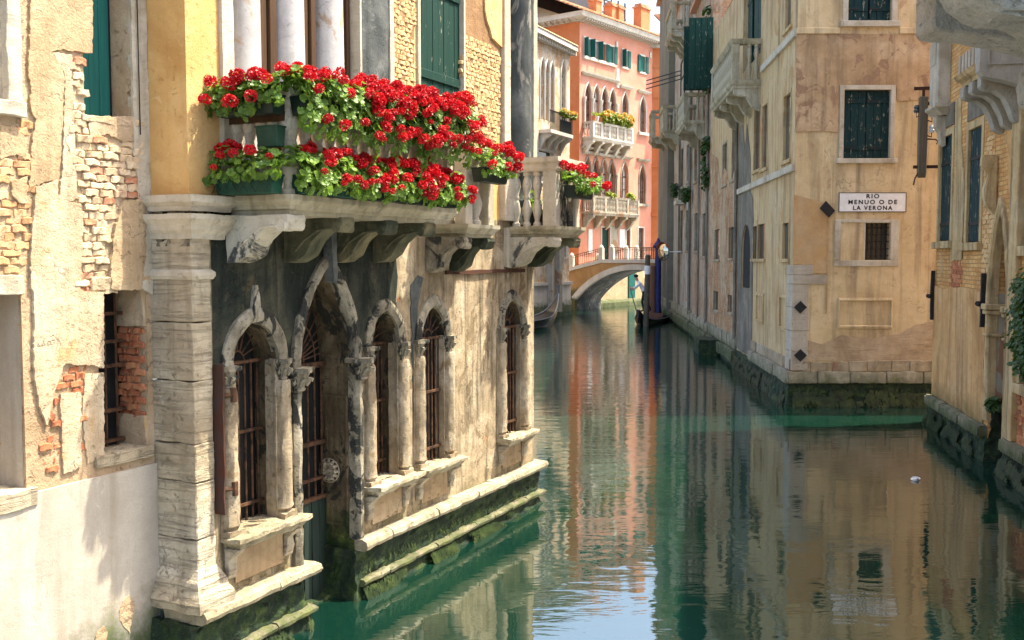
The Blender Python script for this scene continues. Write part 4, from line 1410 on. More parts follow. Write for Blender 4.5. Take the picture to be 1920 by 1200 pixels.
for k in range(3):
    flower_box(A, 0.92 + k * 0.88, 0.60, 4.03, 0.86, 0, labs[k], 720, (36, 44, 52)[k], 20 + k, ('planter', 'planter_dark', 'planter_dark')[k], 0.19, 0.23, 0.13, lattice=(k == 0), hs=0.85)
flower_box(A, 4.06, 0.56, 4.36, 0.62, 0, 'geraniums hanging on the small middle balcony front, left of its bare stone rail', 230, 24, 31, 'planter_dark', 0.19, 0.22, 0.08, head_dz=0.05)
flower_box(A, 6.30, 0.74, 4.30, 0.66, 0, 'geraniums hanging over the canal from the farthest balcony on the left bank', 250, 13, 32, 'planter_dark', 0.20, 0.20, 0.08, head_dz=0.05)
flower_box(A, 6.17, 0.16, 3.95, 0.24, 0, 'small yellow flowered pot plant seen between balusters of the farthest balcony', 60, 0, 33, 'black', 0.10, 0.30, 0.02, parts_leaf=20)

# ================================================================== THE CORNER HOUSE with the street name plate (right of centre)
Rc = on_water(1483, 762)
R = Frame(Rc, (1, 0))
Sf = on_water(1250, 592)
S = Frame(Rc, (Rc[0] - Sf[0], Rc[1] - Sf[1]))
M['rio'] = weathered('tan_wall_plaster', (0.42, 0.30, 0.145), (0.63, 0.475, 0.26), (0.69, 0.555, 0.335), stain=(0.16, 0.115, 0.075), stain_amt=0.45, streak=0.75, scale=0.7, crack=0.6, seed=21, grain=0.3, patch=(0.47, 0.31, 0.17), patch_amt=0.05)
M['rio_up'] = weathered('brown_upper_plaster', (0.28, 0.18, 0.09), (0.48, 0.325, 0.175), (0.60, 0.45, 0.28), stain=(0.10, 0.065, 0.04), stain_amt=0.55, streak=0.6, scale=0.9, crack=0.7, seed=22, grain=0.3, patch=(0.30, 0.185, 0.11), patch_amt=0.25)
M['eroded'] = weathered('salt_eroded_plaster', (0.26, 0.18, 0.105), (0.47, 0.345, 0.21), (0.56, 0.44, 0.30), stain=(0.085, 0.08, 0.07), stain_amt=0.6, streak=0.1, scale=1.2, crack=0.5, seed=31, coursed=0.85)
M['rio_side'] = weathered('ochre_side_plaster', (0.42, 0.28, 0.135), (0.55, 0.40, 0.205), (0.59, 0.46, 0.27), stain=(0.10, 0.07, 0.042), stain_amt=0.6, streak=0.9, scale=0.8, crack=0.4, seed=23, patch=(0.46, 0.28, 0.12), patch_amt=0.15)
M['rust_plaster'] = weathered('rust_stained_plaster', (0.34, 0.22, 0.12), (0.50, 0.31, 0.13), (0.54, 0.40, 0.24), stain=(0.42, 0.17, 0.04), stain_amt=0.5, streak=0.5, scale=0.8, crack=0.2, seed=24)
M['plinth'] = weathered('salt_eaten_stone', (0.16, 0.12, 0.075), (0.36, 0.285, 0.18), (0.50, 0.425, 0.30), stain=(0.06, 0.05, 0.03), stain_amt=0.7, streak=0.4, crack=0.4, seed=25, patch=(0.30, 0.13, 0.08), patch_amt=0.1, algae=0.9, algae_top=0.72)
M['ledge_mossy'] = weathered('mossy_ledge_stone', (0.14, 0.13, 0.08), (0.32, 0.28, 0.19), (0.46, 0.42, 0.31), stain=(0.035, 0.045, 0.018), stain_amt=0.8, streak=0.4, scale=1.2, crack=0.3, seed=26, algae=0.8, algae_top=0.78)
M['white_stone'] = weathered('white_corner_stone', (0.30, 0.25, 0.18), (0.44, 0.38, 0.29), (0.54, 0.48, 0.39), stain=(0.20, 0.15, 0.10), stain_amt=0.3, streak=0.3, crack=0.2, seed=27, coursed=0.3)
M['grey_plaster'] = weathered('damp_grey_plaster', (0.10, 0.09, 0.07), (0.20, 0.175, 0.13), (0.32, 0.28, 0.21), stain=(0.03, 0.03, 0.025), stain_amt=0.5, streak=0.6, crack=0.4, seed=28, algae=0.9, algae_top=0.6)
M['side_brick'] = brick_wall_mat('mottled_brick', (0.34, 0.15, 0.065), (0.46, 0.27, 0.13), (0.38, 0.28, 0.17), 1.0, (0.48, 0.35, 0.21), 0.35, 0.8, 2)
M['side_brick2'] = brick_wall_mat('red_brown_brick', (0.34, 0.14, 0.07), (0.42, 0.22, 0.11), (0.36, 0.27, 0.18), 1.0, (0.44, 0.33, 0.22), 0.5, 0.8, 5)
M['pale_grey'] = weathered('pale_grey_render', (0.30, 0.27, 0.21), (0.42, 0.38, 0.30), (0.50, 0.46, 0.38), stain=(0.07, 0.055, 0.035), stain_amt=0.6, streak=0.85, scale=0.6, crack=0.3, seed=29, patch=(0.34, 0.20, 0.11), patch_amt=0.25)
M['olive'] = weathered('olive_grey_render', (0.12, 0.115, 0.085), (0.185, 0.175, 0.13), (0.24, 0.225, 0.17), stain=(0.06, 0.055, 0.04), stain_amt=0.4, streak=0.4, scale=0.4, crack=0.2, seed=30)

rio = facade_thing(R, 'corner_house', 'tan house on the canal corner carrying the white street name plate', 'house')
HT = 12.2
m = MB()
o_top = rect(1.16, 2.18, 9.0, 10.9)
o_mid = rect(1.11, 2.20, 5.84, 7.43)
o_bar = rect(1.68, 2.26, 3.47, 4.34)
m.panel(rect(0, 11.0, 0.5, HT), [o_top, o_mid, o_bar], 0.0, 0.22)
m.build('front_wall', M['rio'], rio, recalc=False, weld=False)
m = MB()
m.add([(0, 0, HT), (11, 0, HT), (11, -12, HT), (0.9, -12, HT)], [(0, 1, 2, 3)])
m.build('roof', M['terracotta'], rio, recalc=False)

def framed_window(parent, fr_o, u0, u1, z0, z1, fw, name='window', sill=True, proud=0.035, mat=None, deep=0.21, back='glass', sillo=0.08, under=False):
    """stone surround standing proud of the wall, sill and dark pane"""
    f = MB()
    for (a, b, c, d) in ((u0 - fw, u0 + 0.004, z0 - 0.002, z1 + fw), (u1 - 0.004, u1 + fw, z0 - 0.002, z1 + fw)):
        f.box(a, b, fr_o - 0.05, fr_o + proud, c, d)
    f.box(u0 + 0.005, u1 - 0.005, fr_o - 0.05, fr_o + proud - 0.003, z1 - 0.004, z1 + fw)
    w = f.build(name, mat or M['stone_clean'], parent, bevel=0.006, rough=0.004, cell=0.25, seed=u0)
    if sill:
        s_ = MB()
        s_.box(u0 - fw - 0.06, u1 + fw + 0.06, fr_o - 0.12, fr_o + sillo, z0 - fw * 1.15, z0 - 0.004)
        s_.build('sill', mat or M['stone_clean'], w, bevel=0.008, rough=0.005, cell=0.2)
    if back:
        b_ = MB()
        b_.box(u0 - 0.02, u1 + 0.02, fr_o - deep - 0.03, fr_o - deep + 0.004, z0 - 0.02, z1 + 0.02)
        b_.build('pane', M[back], w)
    return w

def plank_leaf(parent, u0, u1, z0, z1, o, mat, n=3, battens=2, name='shutter'):
    sh_ = MB()
    sh_.box(u0, u1, o - 0.012, o, z0, z1)
    s_ = sh_.build(name, mat, parent)
    wd = (u1 - u0) / n
    for k in range(n):
        p_ = MB()
        p_.box(u0 + k * wd + 0.004, u0 + (k + 1) * wd - 0.004, o + 0.0005, o + 0.026 + (k % 2) * 0.003, z0 + 0.005, z1 - 0.005)
        p_.build('plank', mat, s_, bevel=0.003)
    for k in range(battens):
        zz = z0 + (z1 - z0) * (0.15 + 0.7 * k / max(1, battens - 1))
        p_ = MB()
        p_.box(u0 - 0.01, u0 + (u1 - u0) * 0.55, o + 0.0455, o + 0.052, zz - 0.016, zz + 0.016)
        p_.build('hinge_strap', M['black_iron'], s_)
        p_ = MB()
        p_.box(u0 + 0.02, u1 - 0.02, o + 0.03, o + 0.045, zz - 0.05, zz + 0.05)
        p_.build('batten', mat, s_)
    return s_

w = framed_window(rio, 0, 1.16, 2.18, 9.0, 10.9, 0.12)
plank_leaf(w, 1.17, 1.66, 9.02, 10.88, -0.12, M['teal_rio'])
plank_leaf(w, 1.70, 2.17, 9.02, 10.88, -0.12, M['teal_rio'])
w = framed_window(rio, 0, 1.11, 2.20, 5.84, 7.43, 0.10)
plank_leaf(w, 1.12, 1.65, 5.86, 7.41, -0.10, M['teal_rio'], 3)
plank_leaf(w, 1.66, 2.19, 5.86, 7.41, -0.10, M['teal_rio'], 3)
# barred window half walled up
f = MB()
for a, b, c, d in ((0.96, 1.10, 3.46, 4.41), (2.27, 2.46, 3.46, 4.41), (1.10, 2.27, 4.345, 4.41), (0.95, 2.47, 3.32, 3.46)):
    f.box(a, b, -0.05, 0.03, c, d)
w = f.build('window', M['stone_clean'], rio, bevel=0.008, rough=0.006, cell=0.2)
q = MB()
q.box(1.64, 1.675, -0.05, 0.006, 3.465, 4.34)
q.build('mullion', M['stone_clean'], w)
q = MB()
q.box(1.66, 2.28, -0.25, -0.21, 3.45, 4.36)
q.build('pane', M['glass'], w)
for k in range(5):
    q = MB()
    q.tube([(1.73 + k * 0.115, -0.09, 3.47), (1.73 + k * 0.115, -0.09, 4.34)], 0.011, 5)
    q.build('bar', M['black_iron'], w)
for k in range(5):
    q = MB()
    q.tube([(1.68, -0.075, 3.57 + k * 0.165), (2.26, -0.075, 3.57 + k * 0.165)], 0.011, 5)
    q.build('bar', M['black_iron'], w)
# blind panel
f = MB()
f.band([(1.09, 1.89), (2.33, 1.89), (2.33, 2.54), (1.09, 2.54)], [(-0.045, -0.02), (-0.045, 0.03), (0.02, 0.05), (0.05, 0.02), (0.05, -0.02)], closed=True)
f.build('blind_panel', M['rio'], rio, rough=0.006, cell=0.15)
# upper plaster coat, broken lower edge
q = MB()
up_ = [(-0.02, 6.46), (0.50, 6.47), (0.98, 6.45), (1.0, 7.53), (2.31, 7.53), (2.34, 7.16), (2.9, 7.20), (11.0, 7.15), (11.0, 8.70), (-0.02, 8.70)]
q.extr_uz(jag(up_, 0.008, 0.2, 4), 0.002, 0.022)
q.build('upper_plaster', M['rio_up'], rio)
for u0, u1 in ((-0.03, 0.98), (2.36, 11.0)):
    q = MB()
    q.box(u0, u1, -0.01, 0.05, 8.70, 8.84)
    q.build('string_course', M['rio'], rio, bevel=0.012, rough=0.005, cell=0.3)
# rust-stained lower skin, white corner stones, joint line
q = MB()
q.extr_uz(jag([(-0.015, 3.36), (0.46, 3.36), (0.46, 3.16), (0.81, 3.16), (0.82, 4.55), (0.70, 4.8), (-0.015, 5.0)], 0.006, 0.2, 6), 0.001, 0.022)
q.build('stained_plaster', M['rust_plaster'], rio)
for k, (u0, u1, z0, z1) in enumerate(((-0.02, 0.46, 3.12, 3.355), (-0.02, 0.82, 2.90, 3.115), (-0.02, 0.36, 2.36, 2.895), (-0.02, 0.37, 1.80, 2.355), (-0.02, 0.36, 1.32, 1.795), (-0.02, 0.37, 0.86, 1.315))):
    q = MB()
    q.box(u0, u1, -0.5, 0.028, z0 + 0.003, z1 - 0.003)
    q.build('corner_stone', M['white_stone'], rio, bevel=0.006, rough=0.006, cell=0.2, seed=k)
q = MB()
q.box(0.78, 0.80, 0.0, 0.03, 2.2, 4.6)
q.build('drain_groove', M['rust_plaster'], rio)
for u, z, r in ((0.75, 4.66, 0.17), (0.17, 2.36, 0.15), (0.19, 1.22, 0.15)):
    q = MB()
    if r > 0.16:
        q.extr_uz([(u - 0.17, z + 0.02), (u - 0.03, z + 0.19), (u + 0.19, z - 0.04), (u + 0.05, z - 0.20)], 0.03, 0.07)
    else:
        q.extr_uz([(u - r, z), (u, z + r), (u + r, z), (u, z - r)], 0.03, 0.065)
    q.build('iron_tie_plate', M['black_iron'], rio, bevel=0.006)
# plinth of separate stones, ledge stones, mossy footing
rnd = random.Random(3)
u = 0.0
k = 0
while u < 3.6:
    L = rnd.uniform(0.38, 0.62)
    q = MB()
    q.box(u + 0.006, u + L - 0.006, -0.2, 0.02 + rnd.uniform(-0.01, 0.02), 0.83, 1.08 + rnd.uniform(-0.02, 0.03))
    q.build('plinth_stone', M['plinth'], rio, bevel=0.012, rough=0.016, cell=0.12, seed=k)
    u += L
    k += 1
u = -0.12
while u < 3.7:
    L = rnd.uniform(0.6, 0.95)
    q = MB()
    q.box(u + 0.004, u + L - 0.004, -0.2, 0.13 + rnd.uniform(-0.012, 0.012), 0.56, 0.825 + rnd.uniform(-0.01, 0.01))
    q.build('ledge_stone', M['ledge_mossy'], rio, bevel=0.02, rough=0.018, cell=0.12, seed=k)
    u += L
    k += 1
q = MB()
q.sweep([(-0.06, -1.5), (-0.06, 0.02), (6.0, 0.02)], [(-0.5, -1.0), (0.12, -1.0), (0.10, -0.1), (0.03, 0.2), (0.02, 0.57), (-0.5, 0.57)])
q.build('mossy_footing', M['moss'], rio, rough=0.06, cell=0.14, freq=5)

q = MB()
q.extr_uz(jag([(0.38, 1.09), (3.6, 1.09), (3.6, 2.05), (2.9, 1.95), (2.5, 1.72), (1.9, 1.62), (1.2, 1.70), (0.7, 1.5), (0.38, 1.55)], 0.02, 0.1, 14), 0.0005, 0.012)
q.build('eroded_plaster', M['eroded'], rio)
weed_fringe(rio, 0.0, 3.5, 0.05, 0.14, -0.02, 0.45, 2200, 5, 0.06)
# name plate (a thing of its own) with its lettering
def lettering(parent, text, size, u, z, o, mat, width=None, name='lettering', bold=0.0, spacing=1.0):
    cu = bpy.data.curves.new('lettering_curve', 'FONT')
    cu.body = text
    cu.size = size
    cu.align_x = 'CENTER'
    cu.align_y = 'CENTER'
    cu.extrude = 0.002
    cu.offset = bold
    cu.space_character = spacing
    tmp = bpy.data.objects.new('tmp', cu)
    C.objects.link(tmp)
    bpy.context.view_layer.update()
    dg = bpy.context.evaluated_depsgraph_get()
    me = bpy.data.meshes.new_from_object(tmp.evaluated_get(dg))
    bpy.data.objects.remove(tmp)
    me.materials.clear()
    me.materials.append(mat)
    xs = [v.co.x for v in me.vertices]
    k = (width / (max(xs) - min(xs))) if width else 1
    for v in me.vertices:
        v.co.x *= k
    ob = bpy.data.objects.new(name, me)
    link(ob, parent)
    ob.location = (u, -o, z)
    ob.rotation_euler = (PI / 2, 0, 0)
    return ob

sg = thing('street_sign', 'white plate lettered RIO MENUO O DE LA VERONA on the tan corner house', 'sign', R.P(1.82, 0.0, 4.59), 0)
q = MB()
q.box(-0.79, 0.79, 0.002, 0.03, 0.0, 0.455)
q.build('plate', M['white'], sg, bevel=0.004)
q = MB()
for a, b, c, d in ((-0.79, 0.79, 0.0, 0.014), (-0.79, 0.79, 0.441, 0.455), (-0.79, -0.776, 0.014, 0.441), (0.776, 0.79, 0.014, 0.441)):
    q.box(a, b, 0.012, 0.034, c, d)
q.build('border', M['black'], sg)
for tx, zz, wd in (('RIO', 0.365, 0.30), ('MENUO O DE', 0.228, 1.14), ('LA VERONA', 0.092, 0.92)):
    lettering(sg, tx, 0.135, 0.0, zz, 0.032, M['black'], wd, bold=0.004, spacing=1.35)

# ---- the side wall along the canal
rot_s = S.rz - R.rz

def on_side(obj_root_fr, ob):
    """rotate a part built in S coordinates into the house's own frame (same corner origin)"""
    ob.rotation_euler = (0, 0, rot_s)
    return ob

SPX = lambda x0, x1, yt, yb, o=0.0: (S.u((x0), (yt + yb) / 2, o), S.u(x1, (yt + yb) / 2, o), S.z((x0 + x1) / 2, yb, o), S.z((x0 + x1) / 2, yt, o))
U1 = -16.0
sw = []
for x0, x1, yt, yb in ((1469, 1482, 178, 300), (1473, 1484, -30, 52), (1414, 1426, 200, 318), (1429, 1438.5, 197, 315), (1421, 1434, 420, 485), (1467, 1479, 418, 485), (1412, 1419, 424, 485),
                       (1340, 1350, 430, 486), (1367, 1376, 426, 484), (1338, 1347, 546, 582), (1365, 1373, 553, 586), (1355, 1363, 270, 346), (1373, 1382, 225, 335)):
    sw.append(SPX(x0, x1, yt, yb))
door_s = (-8.4, -4.9, 9.5, 12.0)
m = MB()
arch_c, arch_h = -7.1, 0.85
archp = opening(arch_c, arch_h, 2.6, 3.7, 0.85, 7)
m.panel(rect(U1, 0, 0.5, HT), [rect(*w_) for w_ in sw] + [archp, rect(-8.3, -5.0, 9.3, 11.8)], 0.0, 0.25)
on_side(S, m.build('side_wall', M['rio_side'], rio, recalc=False, weld=False))
for i, (a, b, c, d) in enumerate(sw):
    w = framed_window(rio, 0.0, a, b, c, d, 0.08, mat=M['plinth'] if i > 6 else M['rio_side'], back='glass', sillo=0.06, deep=0.07, proud=0.012)
    on_side(S, w)
    if i in (4, 5, 6):
        for k in range(4):
            q = MB()
            q.tube([(a + (b - a) * (k + .5) / 4, -0.08, c), (a + (b - a) * (k + .5) / 4, -0.08, d)], 0.018, 5)
            q.build('bar', M['black_iron'], w)
w = MB()
w.extr_uz([(p[0], p[1]) for p in archp], -0.10, -0.05)
aw = on_side(S, w.build('dark_arch', M['void'], rio))
q = MB()
q.box(-8.3, -5.0, -0.28, -0.24, 9.3, 11.8)
bd = on_side(S, q.build('balcony_door', M['void'], rio))
for k in range(4):
    plank_leaf(bd, -8.25 + k * 0.82, -7.48 + k * 0.82, 9.35, 11.75, -0.22 + (0.05 if k in (0, 3) else 0), M['teal_dark'], 3)
# damp grey strip round the dark arch, blind panels, plinth and ledge, string
q = MB()
q.panel(jag([(-8.7, 0.6), (-5.75, 0.6), (-5.75, 4.6), (-5.9, 5.2), (-6.3, 5.5), (-6.5, 6.6), (-7.2, 7.6), (-7.6, 6.9), (-8.2, 8.2), (-8.7, 7.4), (-8.9, 6.6)], 0.02, 0.12, 5), [archp], 0.012)
on_side(S, q.build('damp_strip', M['grey_plaster'], rio, recalc=False))
for (x0, x1, yt, yb) in ((1420, 1432, 552, 602), (1464, 1477, 556, 616)):
    a, b, c, d = SPX(x0, x1, yt, yb)
    q = MB()
    q.band([(a, c), (b, c), (b, d), (a, d)], [(-0.06, -0.02), (-0.06, 0.04), (0.04, 0.05), (0.05, -0.02)], closed=True)
    on_side(S, q.build('blind_panel', M['rio_side'], rio))
q = MB()
q.box(-8.7, -0.02, -0.02, 0.08, 5.55, 5.72)
on_side(S, q.build('string_course', M['stone_clean'], rio, bevel=0.01, rough=0.01, cell=0.4))
q = MB()
q.box(-4.6, -0.02, -0.02, 0.08, 8.66, 8.84)
on_side(S, q.build('string_course', M['stone_clean'], rio, bevel=0.01, rough=0.01, cell=0.4))
rnd = random.Random(8)
u = -5.7
k = 0
while u < -0.05:
    L = min(rnd.uniform(0.7, 1.2), -0.02 - u)
    q = MB()
    q.box(u + 0.006, u + L - 0.006, -0.2, 0.03 + rnd.uniform(-.01, .015), 0.84, 1.12)
    on_side(S, q.build('plinth_stone', M['plinth'], rio, bevel=0.012, rough=0.016, cell=0.2, seed=k))
    q = MB()
    q.box(u + 0.006, u + L - 0.004, -0.2, 0.15 + rnd.uniform(-.015, .015), 0.54, 0.835)
    on_side(S, q.build('ledge_stone', M['ledge_mossy'], rio, bevel=0.02, rough=0.02, cell=0.2, seed=k))
    u += L
    k += 1
q = MB()
q.sweep([(U1, 0.0), (0.0, 0.0)], [(-0.5, -1.0), (0.14, -1.0), (0.10, -0.1), (0.05, 0.2), (0.04, 0.56), (-0.5, 0.56)])
on_side(S, q.build('mossy_footing', M['moss'], rio, rough=0.06, cell=0.2, freq=4))

q = MB()
bs_out = jag([(U1 + 0.02, 0.75), (-8.75, 0.75), (-8.75, 6.3), (-9.6, 6.5), (-10.5, 5.9), (-12.0, 6.7), (-13.4, 6.4), (-14.2, 7.3), (U1 + 0.02, 7.6)], 0.05, 0.35, 7)
bs_holes = [rect(*w_) for w_ in sw if w_[1] < -8.8 and w_[3] < 6.0]
q.panel(bs_out, bs_holes, 0.014)
on_side(S, q.build('bare_brick', M['side_brick'], rio, recalc=False))
footing_done = True
rnd = random.Random(4)
u = U1
while u < -8.8:
    L = min(rnd.uniform(1.0, 1.8), -8.75 - u)
    for (a, b, oo) in ((0.12, 0.52, 0.17), (0.53, 0.98, 0.06)):
        q = MB()
        q.box(u + 0.01, u + L - 0.01, -0.3, oo + rnd.uniform(-.02, .03), a, b)
        on_side(S, q.build('footing_stone', M['ledge_mossy'], rio, bevel=0.03, rough=0.03, cell=0.3, seed=u))
    u += L
q = MB()
q.box(-14.4, -12.6, 0.0, 0.8, -1.0, 0.55)
on_side(S, q.build('mooring_pier', M['moss'], rio, bevel=0.03, rough=0.03, cell=0.2))

on_side(S, weed_fringe(rio, -8.6, -0.1, 0.08, 0.18, -0.02, 0.45, 3500, 6, 0.07))
# the big balcony on the side wall
def side_balcony(parent, u0, u1, p, zs, zr, nb, mat, doorside=True, seed=0):
    b = MB()
    h = 0.22
    b.sweep([(u0, -0.05), (u0, p), (u1, p), (u1, -0.05)], [(-p * 0.6, zs), (-0.12, zs), (-0.1, zs + 0.06), (-0.03, zs + 0.12), (0.0, zs + h), (-p * 0.6, zs + h)])
    b.box(u0 + .1, u1 - .1, -0.02, p - .1, zs + 0.005, zs + h - 0.005)
    bo = b.build('balcony', mat, parent, bevel=0.0)
    r = MB()
    r.sweep([(u0 + 0.05, 0.0), (u0 + 0.05, p - 0.05), (u1 - 0.05, p - 0.05), (u1 - 0.05, 0.0)], [(-0.22, zr - 0.14), (-0.02, zr - 0.14), (0.02, zr - 0.08), (0.05, zr), (-0.22, zr + 0.005)])
    r.build('rail', mat, bo)
    bl = baluster_mesh(zr - 0.14 - zs - h + 0.01, 0.085, mat, 10)
    for uu in (u0 + 0.14, u1 - 0.14):
        pp = MB()
        pp.box(uu - 0.10, uu + 0.10, p - 0.25, p - 0.05, zs + h - 0.01, zr - 0.135)
        pp.build('post', mat, bo)
        for oo in (0.12, 0.32) if p > 0.7 else (0.15,):
            inst(bl, 'baluster', bo, (uu, -oo, zs + h - 0.005))
    for k in range(nb):
        inst(bl, 'baluster', bo, (u0 + 0.35 + (u1 - u0 - 0.7) * k / max(1, nb - 1), -(p - 0.15), zs + h - 0.005))
    for k in range(2 if u1 - u0 < 4 else 4):
        n = 1 if u1 - u0 < 4 else 3
        x = u0 + 0.25 + (u1 - u0 - 0.5) * k / n
        q = MB()
        q.extr_oz([(0, zs), (p * 0.85, zs), (p * 0.85, zs - 0.12), (p * 0.7, zs - 0.2), (p * 0.45, zs - 0.22), (p * 0.25, zs - 0.5), (0, zs - 0.62)], x - 0.12, x + 0.12)
        q.build('bracket', mat, bo)
    return bo
pu = S.u(1331, 150, 0.85)
bz = S.z(1426, 158, 0.0)
on_side(S, side_balcony(rio, pu, -4.85, 0.85, 8.30, 9.66, 14, M['slab']))

# ================================================================== the houses beyond on the right bank
def side_house(name, label, u0, u1, ht, mat, wins, roofmat='terracotta', back=12.0, o=0.0):
    h = facade_thing(S, name, label, 'house')
    m = MB()
    hs = [rect(*w_) for w_ in wins]
    m.panel(rect(u0, u1, 0.3, ht), hs, o, 0.25)
    m.add([(u1, o, 0.3), (u1, o - back, 0.3), (u1, o - back, ht), (u1, o, ht)], [(0, 1, 2, 3)])
    m.add([(u0, o, 0.3), (u0, o - back, 0.3), (u0, o - back, ht), (u0, o, ht)], [(0, 1, 2, 3)])
    m.build('wall', mat, h, recalc=False, weld=False)
    m = MB()
    m.box(u0 - 0.1, u1 + 0.1, o - back, o + 0.25, ht, ht + 0.2)
    m.build('roof', M[roofmat], h)
    q = MB()
    q.sweep([(u0, o), (u1, o)], [(-0.5, -1.0), (0.18, -1.0), (0.12, 0.0), (0.08, 0.3), (-0.5, 0.32)])
    q.build('mossy_footing', M['moss'], h, rough=0.06, cell=0.35, freq=3)
    for a, b, c, d in wins:
        framed_window(h, o, a, b, c, d, 0.09, mat=M['plinth'], back='glass', sillo=0.06, deep=0.07, proud=0.012)
    return h

def footing_blocks(h, u0, u1, z0, z1, o, seed, Lr=(1.0, 1.8)):
    rnd = random.Random(seed)
    u = u0
    k = 0
    while u < u1 - 0.3:
        L = min(rnd.uniform(*Lr), u1 - u)
        for (a, b, oo) in ((z0, (z0 + z1) / 2 - 0.01, o + 0.10), ((z0 + z1) / 2, z1, o)):
            q = MB()
            q.box(u + 0.01, u + L - 0.01, -0.3, oo + rnd.uniform(-.02, .03), a, b)
            q.build('footing_stone', M['ledge_mossy'], h, bevel=0.03, rough=0.03, cell=0.3, seed=k)
            k += 1
        u += L

house2 = side_house('narrow_house', 'narrow house with big green open shutters and hanging vines, beyond the balustraded balcony', -22.6, -16.05, 14.6, M['side_brick2'],
                     [SPX(*a) for a in ((1303, 1309, 400, 470), (1318, 1325, 400, 480), (1316, 1322, 270, 345), (1303, 1308, 270, 340))], o=0.02)
footing_blocks(house2, -22.6, -16.05, 0.1, 1.0, 0.10, 4)
# open green shutters standing out from the wall, and a narrow balcony with an iron frame
gs = MB()
a, b, c, d = SPX(1307, 1338, 35, 166, 0.0)
for k, (x0, yt, yb) in enumerate(((1322, 34, 165), (1308, 50, 168))):
    uu = S.u(1338 - k * 12, 100, 0.0)
    z0, z1 = S.z(1338 - k * 12, yb), S.z(1338 - k * 12, yt)
    q = MB()
    q.box(uu - 0.03, uu, 0.02, 0.95, z0, z1)
    sh2 = q.build('shutter', M['teal_dark'], house2)
    for j in range(4):
        q = MB()
        q.box(uu + 0.001, uu + 0.025, 0.03 + j * 0.23, 0.245 + j * 0.23, z0 + 0.02, z1 - 0.02)
        q.build('plank', M['teal_dark'], sh2, bevel=0.004)
lb = S.u(1322, 250, 0.0)
bz2 = S.z(1322, 250, 0.0)
rz2 = S.z(1322, 172, 0.0)
on2 = side_balcony(house2, -21.8, -18.2, 0.95, 9.0, 10.35, 8, M['slab'])
iron = MB()
for uu in (-18.6, -20.2):
    for oo in (0.08, 0.85):
        iron.tube([(uu, oo, 10.3), (uu, oo, 11.9)], 0.03, 5)
for zz in (11.9, 11.2):
    iron.tube([(-18.6, 0.08, zz), (-18.6, 0.85, zz)], 0.03, 5)
    iron.tube([(-18.6, 0.85, zz), (-20.2, 0.85, zz)], 0.03, 5)
iron.build('iron_frame', M['black_iron'], on2)

house3 = side_house('grey_house', 'pale grey house with two stone balconies, fourth along the right bank', -33.4, -22.65, 17.0, M['pale_grey'],
                    [SPX(*a) for a in ((1286, 1291, 395, 470), (1276, 1280, 395, 470), (1288, 1293, 270, 340), (1277, 1281, 280, 350), (1290, 1295, 60, 140))], o=0.0)
footing_blocks(house3, -33.4, -22.65, 0.1, 1.1, 0.10, 6)
side_balcony(house3, -28.6, -24.6, 0.95, 14.3, 15.7, 6, M['slab'])
side_balcony(house3, -32.8, -29.8, 0.95, 10.1, 11.6, 5, M['slab'])
q = MB()
q.box(-27.5, -26.0, 0.0, 0.5, 6.2, 6.4)
q.build('window_shelf', M['stone_clean'], house3)
for k in range(3):
    q = MB()
    q.tube([(-29.5, 0.0, 12.9 + k * 0.22), (-31.5, 1.7, 12.75 + k * 0.22)], 0.03, 5)
    q.build('rod', M['black_iron'], house3)
strip = MB()
strip.box(-24.4, -23.6, 0.0, 0.06, 1.0, 17.0)
strip.build('brick_strip', M['side_brick2'], house3)
house4 = side_house('olive_house', 'plain olive-grey house end at the far bridge, behind the round mirror', -41.0, -33.45, 19.5, M['olive'], [], o=0.35)
footing_blocks(house4, -41.0, -33.45, 0.1, 1.2, 0.42, 9)
side_balcony(house4, -37.0, -34.3, 1.25, 10.3, 12.0, 4, M['slab'])

# drainpipes on the right bank
for h_, uu, zt, rr, o_ in ((rio, -8.85, 8.2, 0.06, 0.08), (house2, -16.6, 11.0, 0.06, 0.1), (house2, -19.6, 9.0, 0.05, 0.1), (house3, -23.3, 14.0, 0.07, 0.12), (house3, -28.9, 10.0, 0.06, 0.1)):
    q = MB()
    q.tube([(uu, o_, 0.9), (uu, o_, zt)], rr, 6)
    p = q.build('drainpipe', M['grey_plaster'], h_, smooth=True)
    if h_ is rio:
        on_side(S, p)

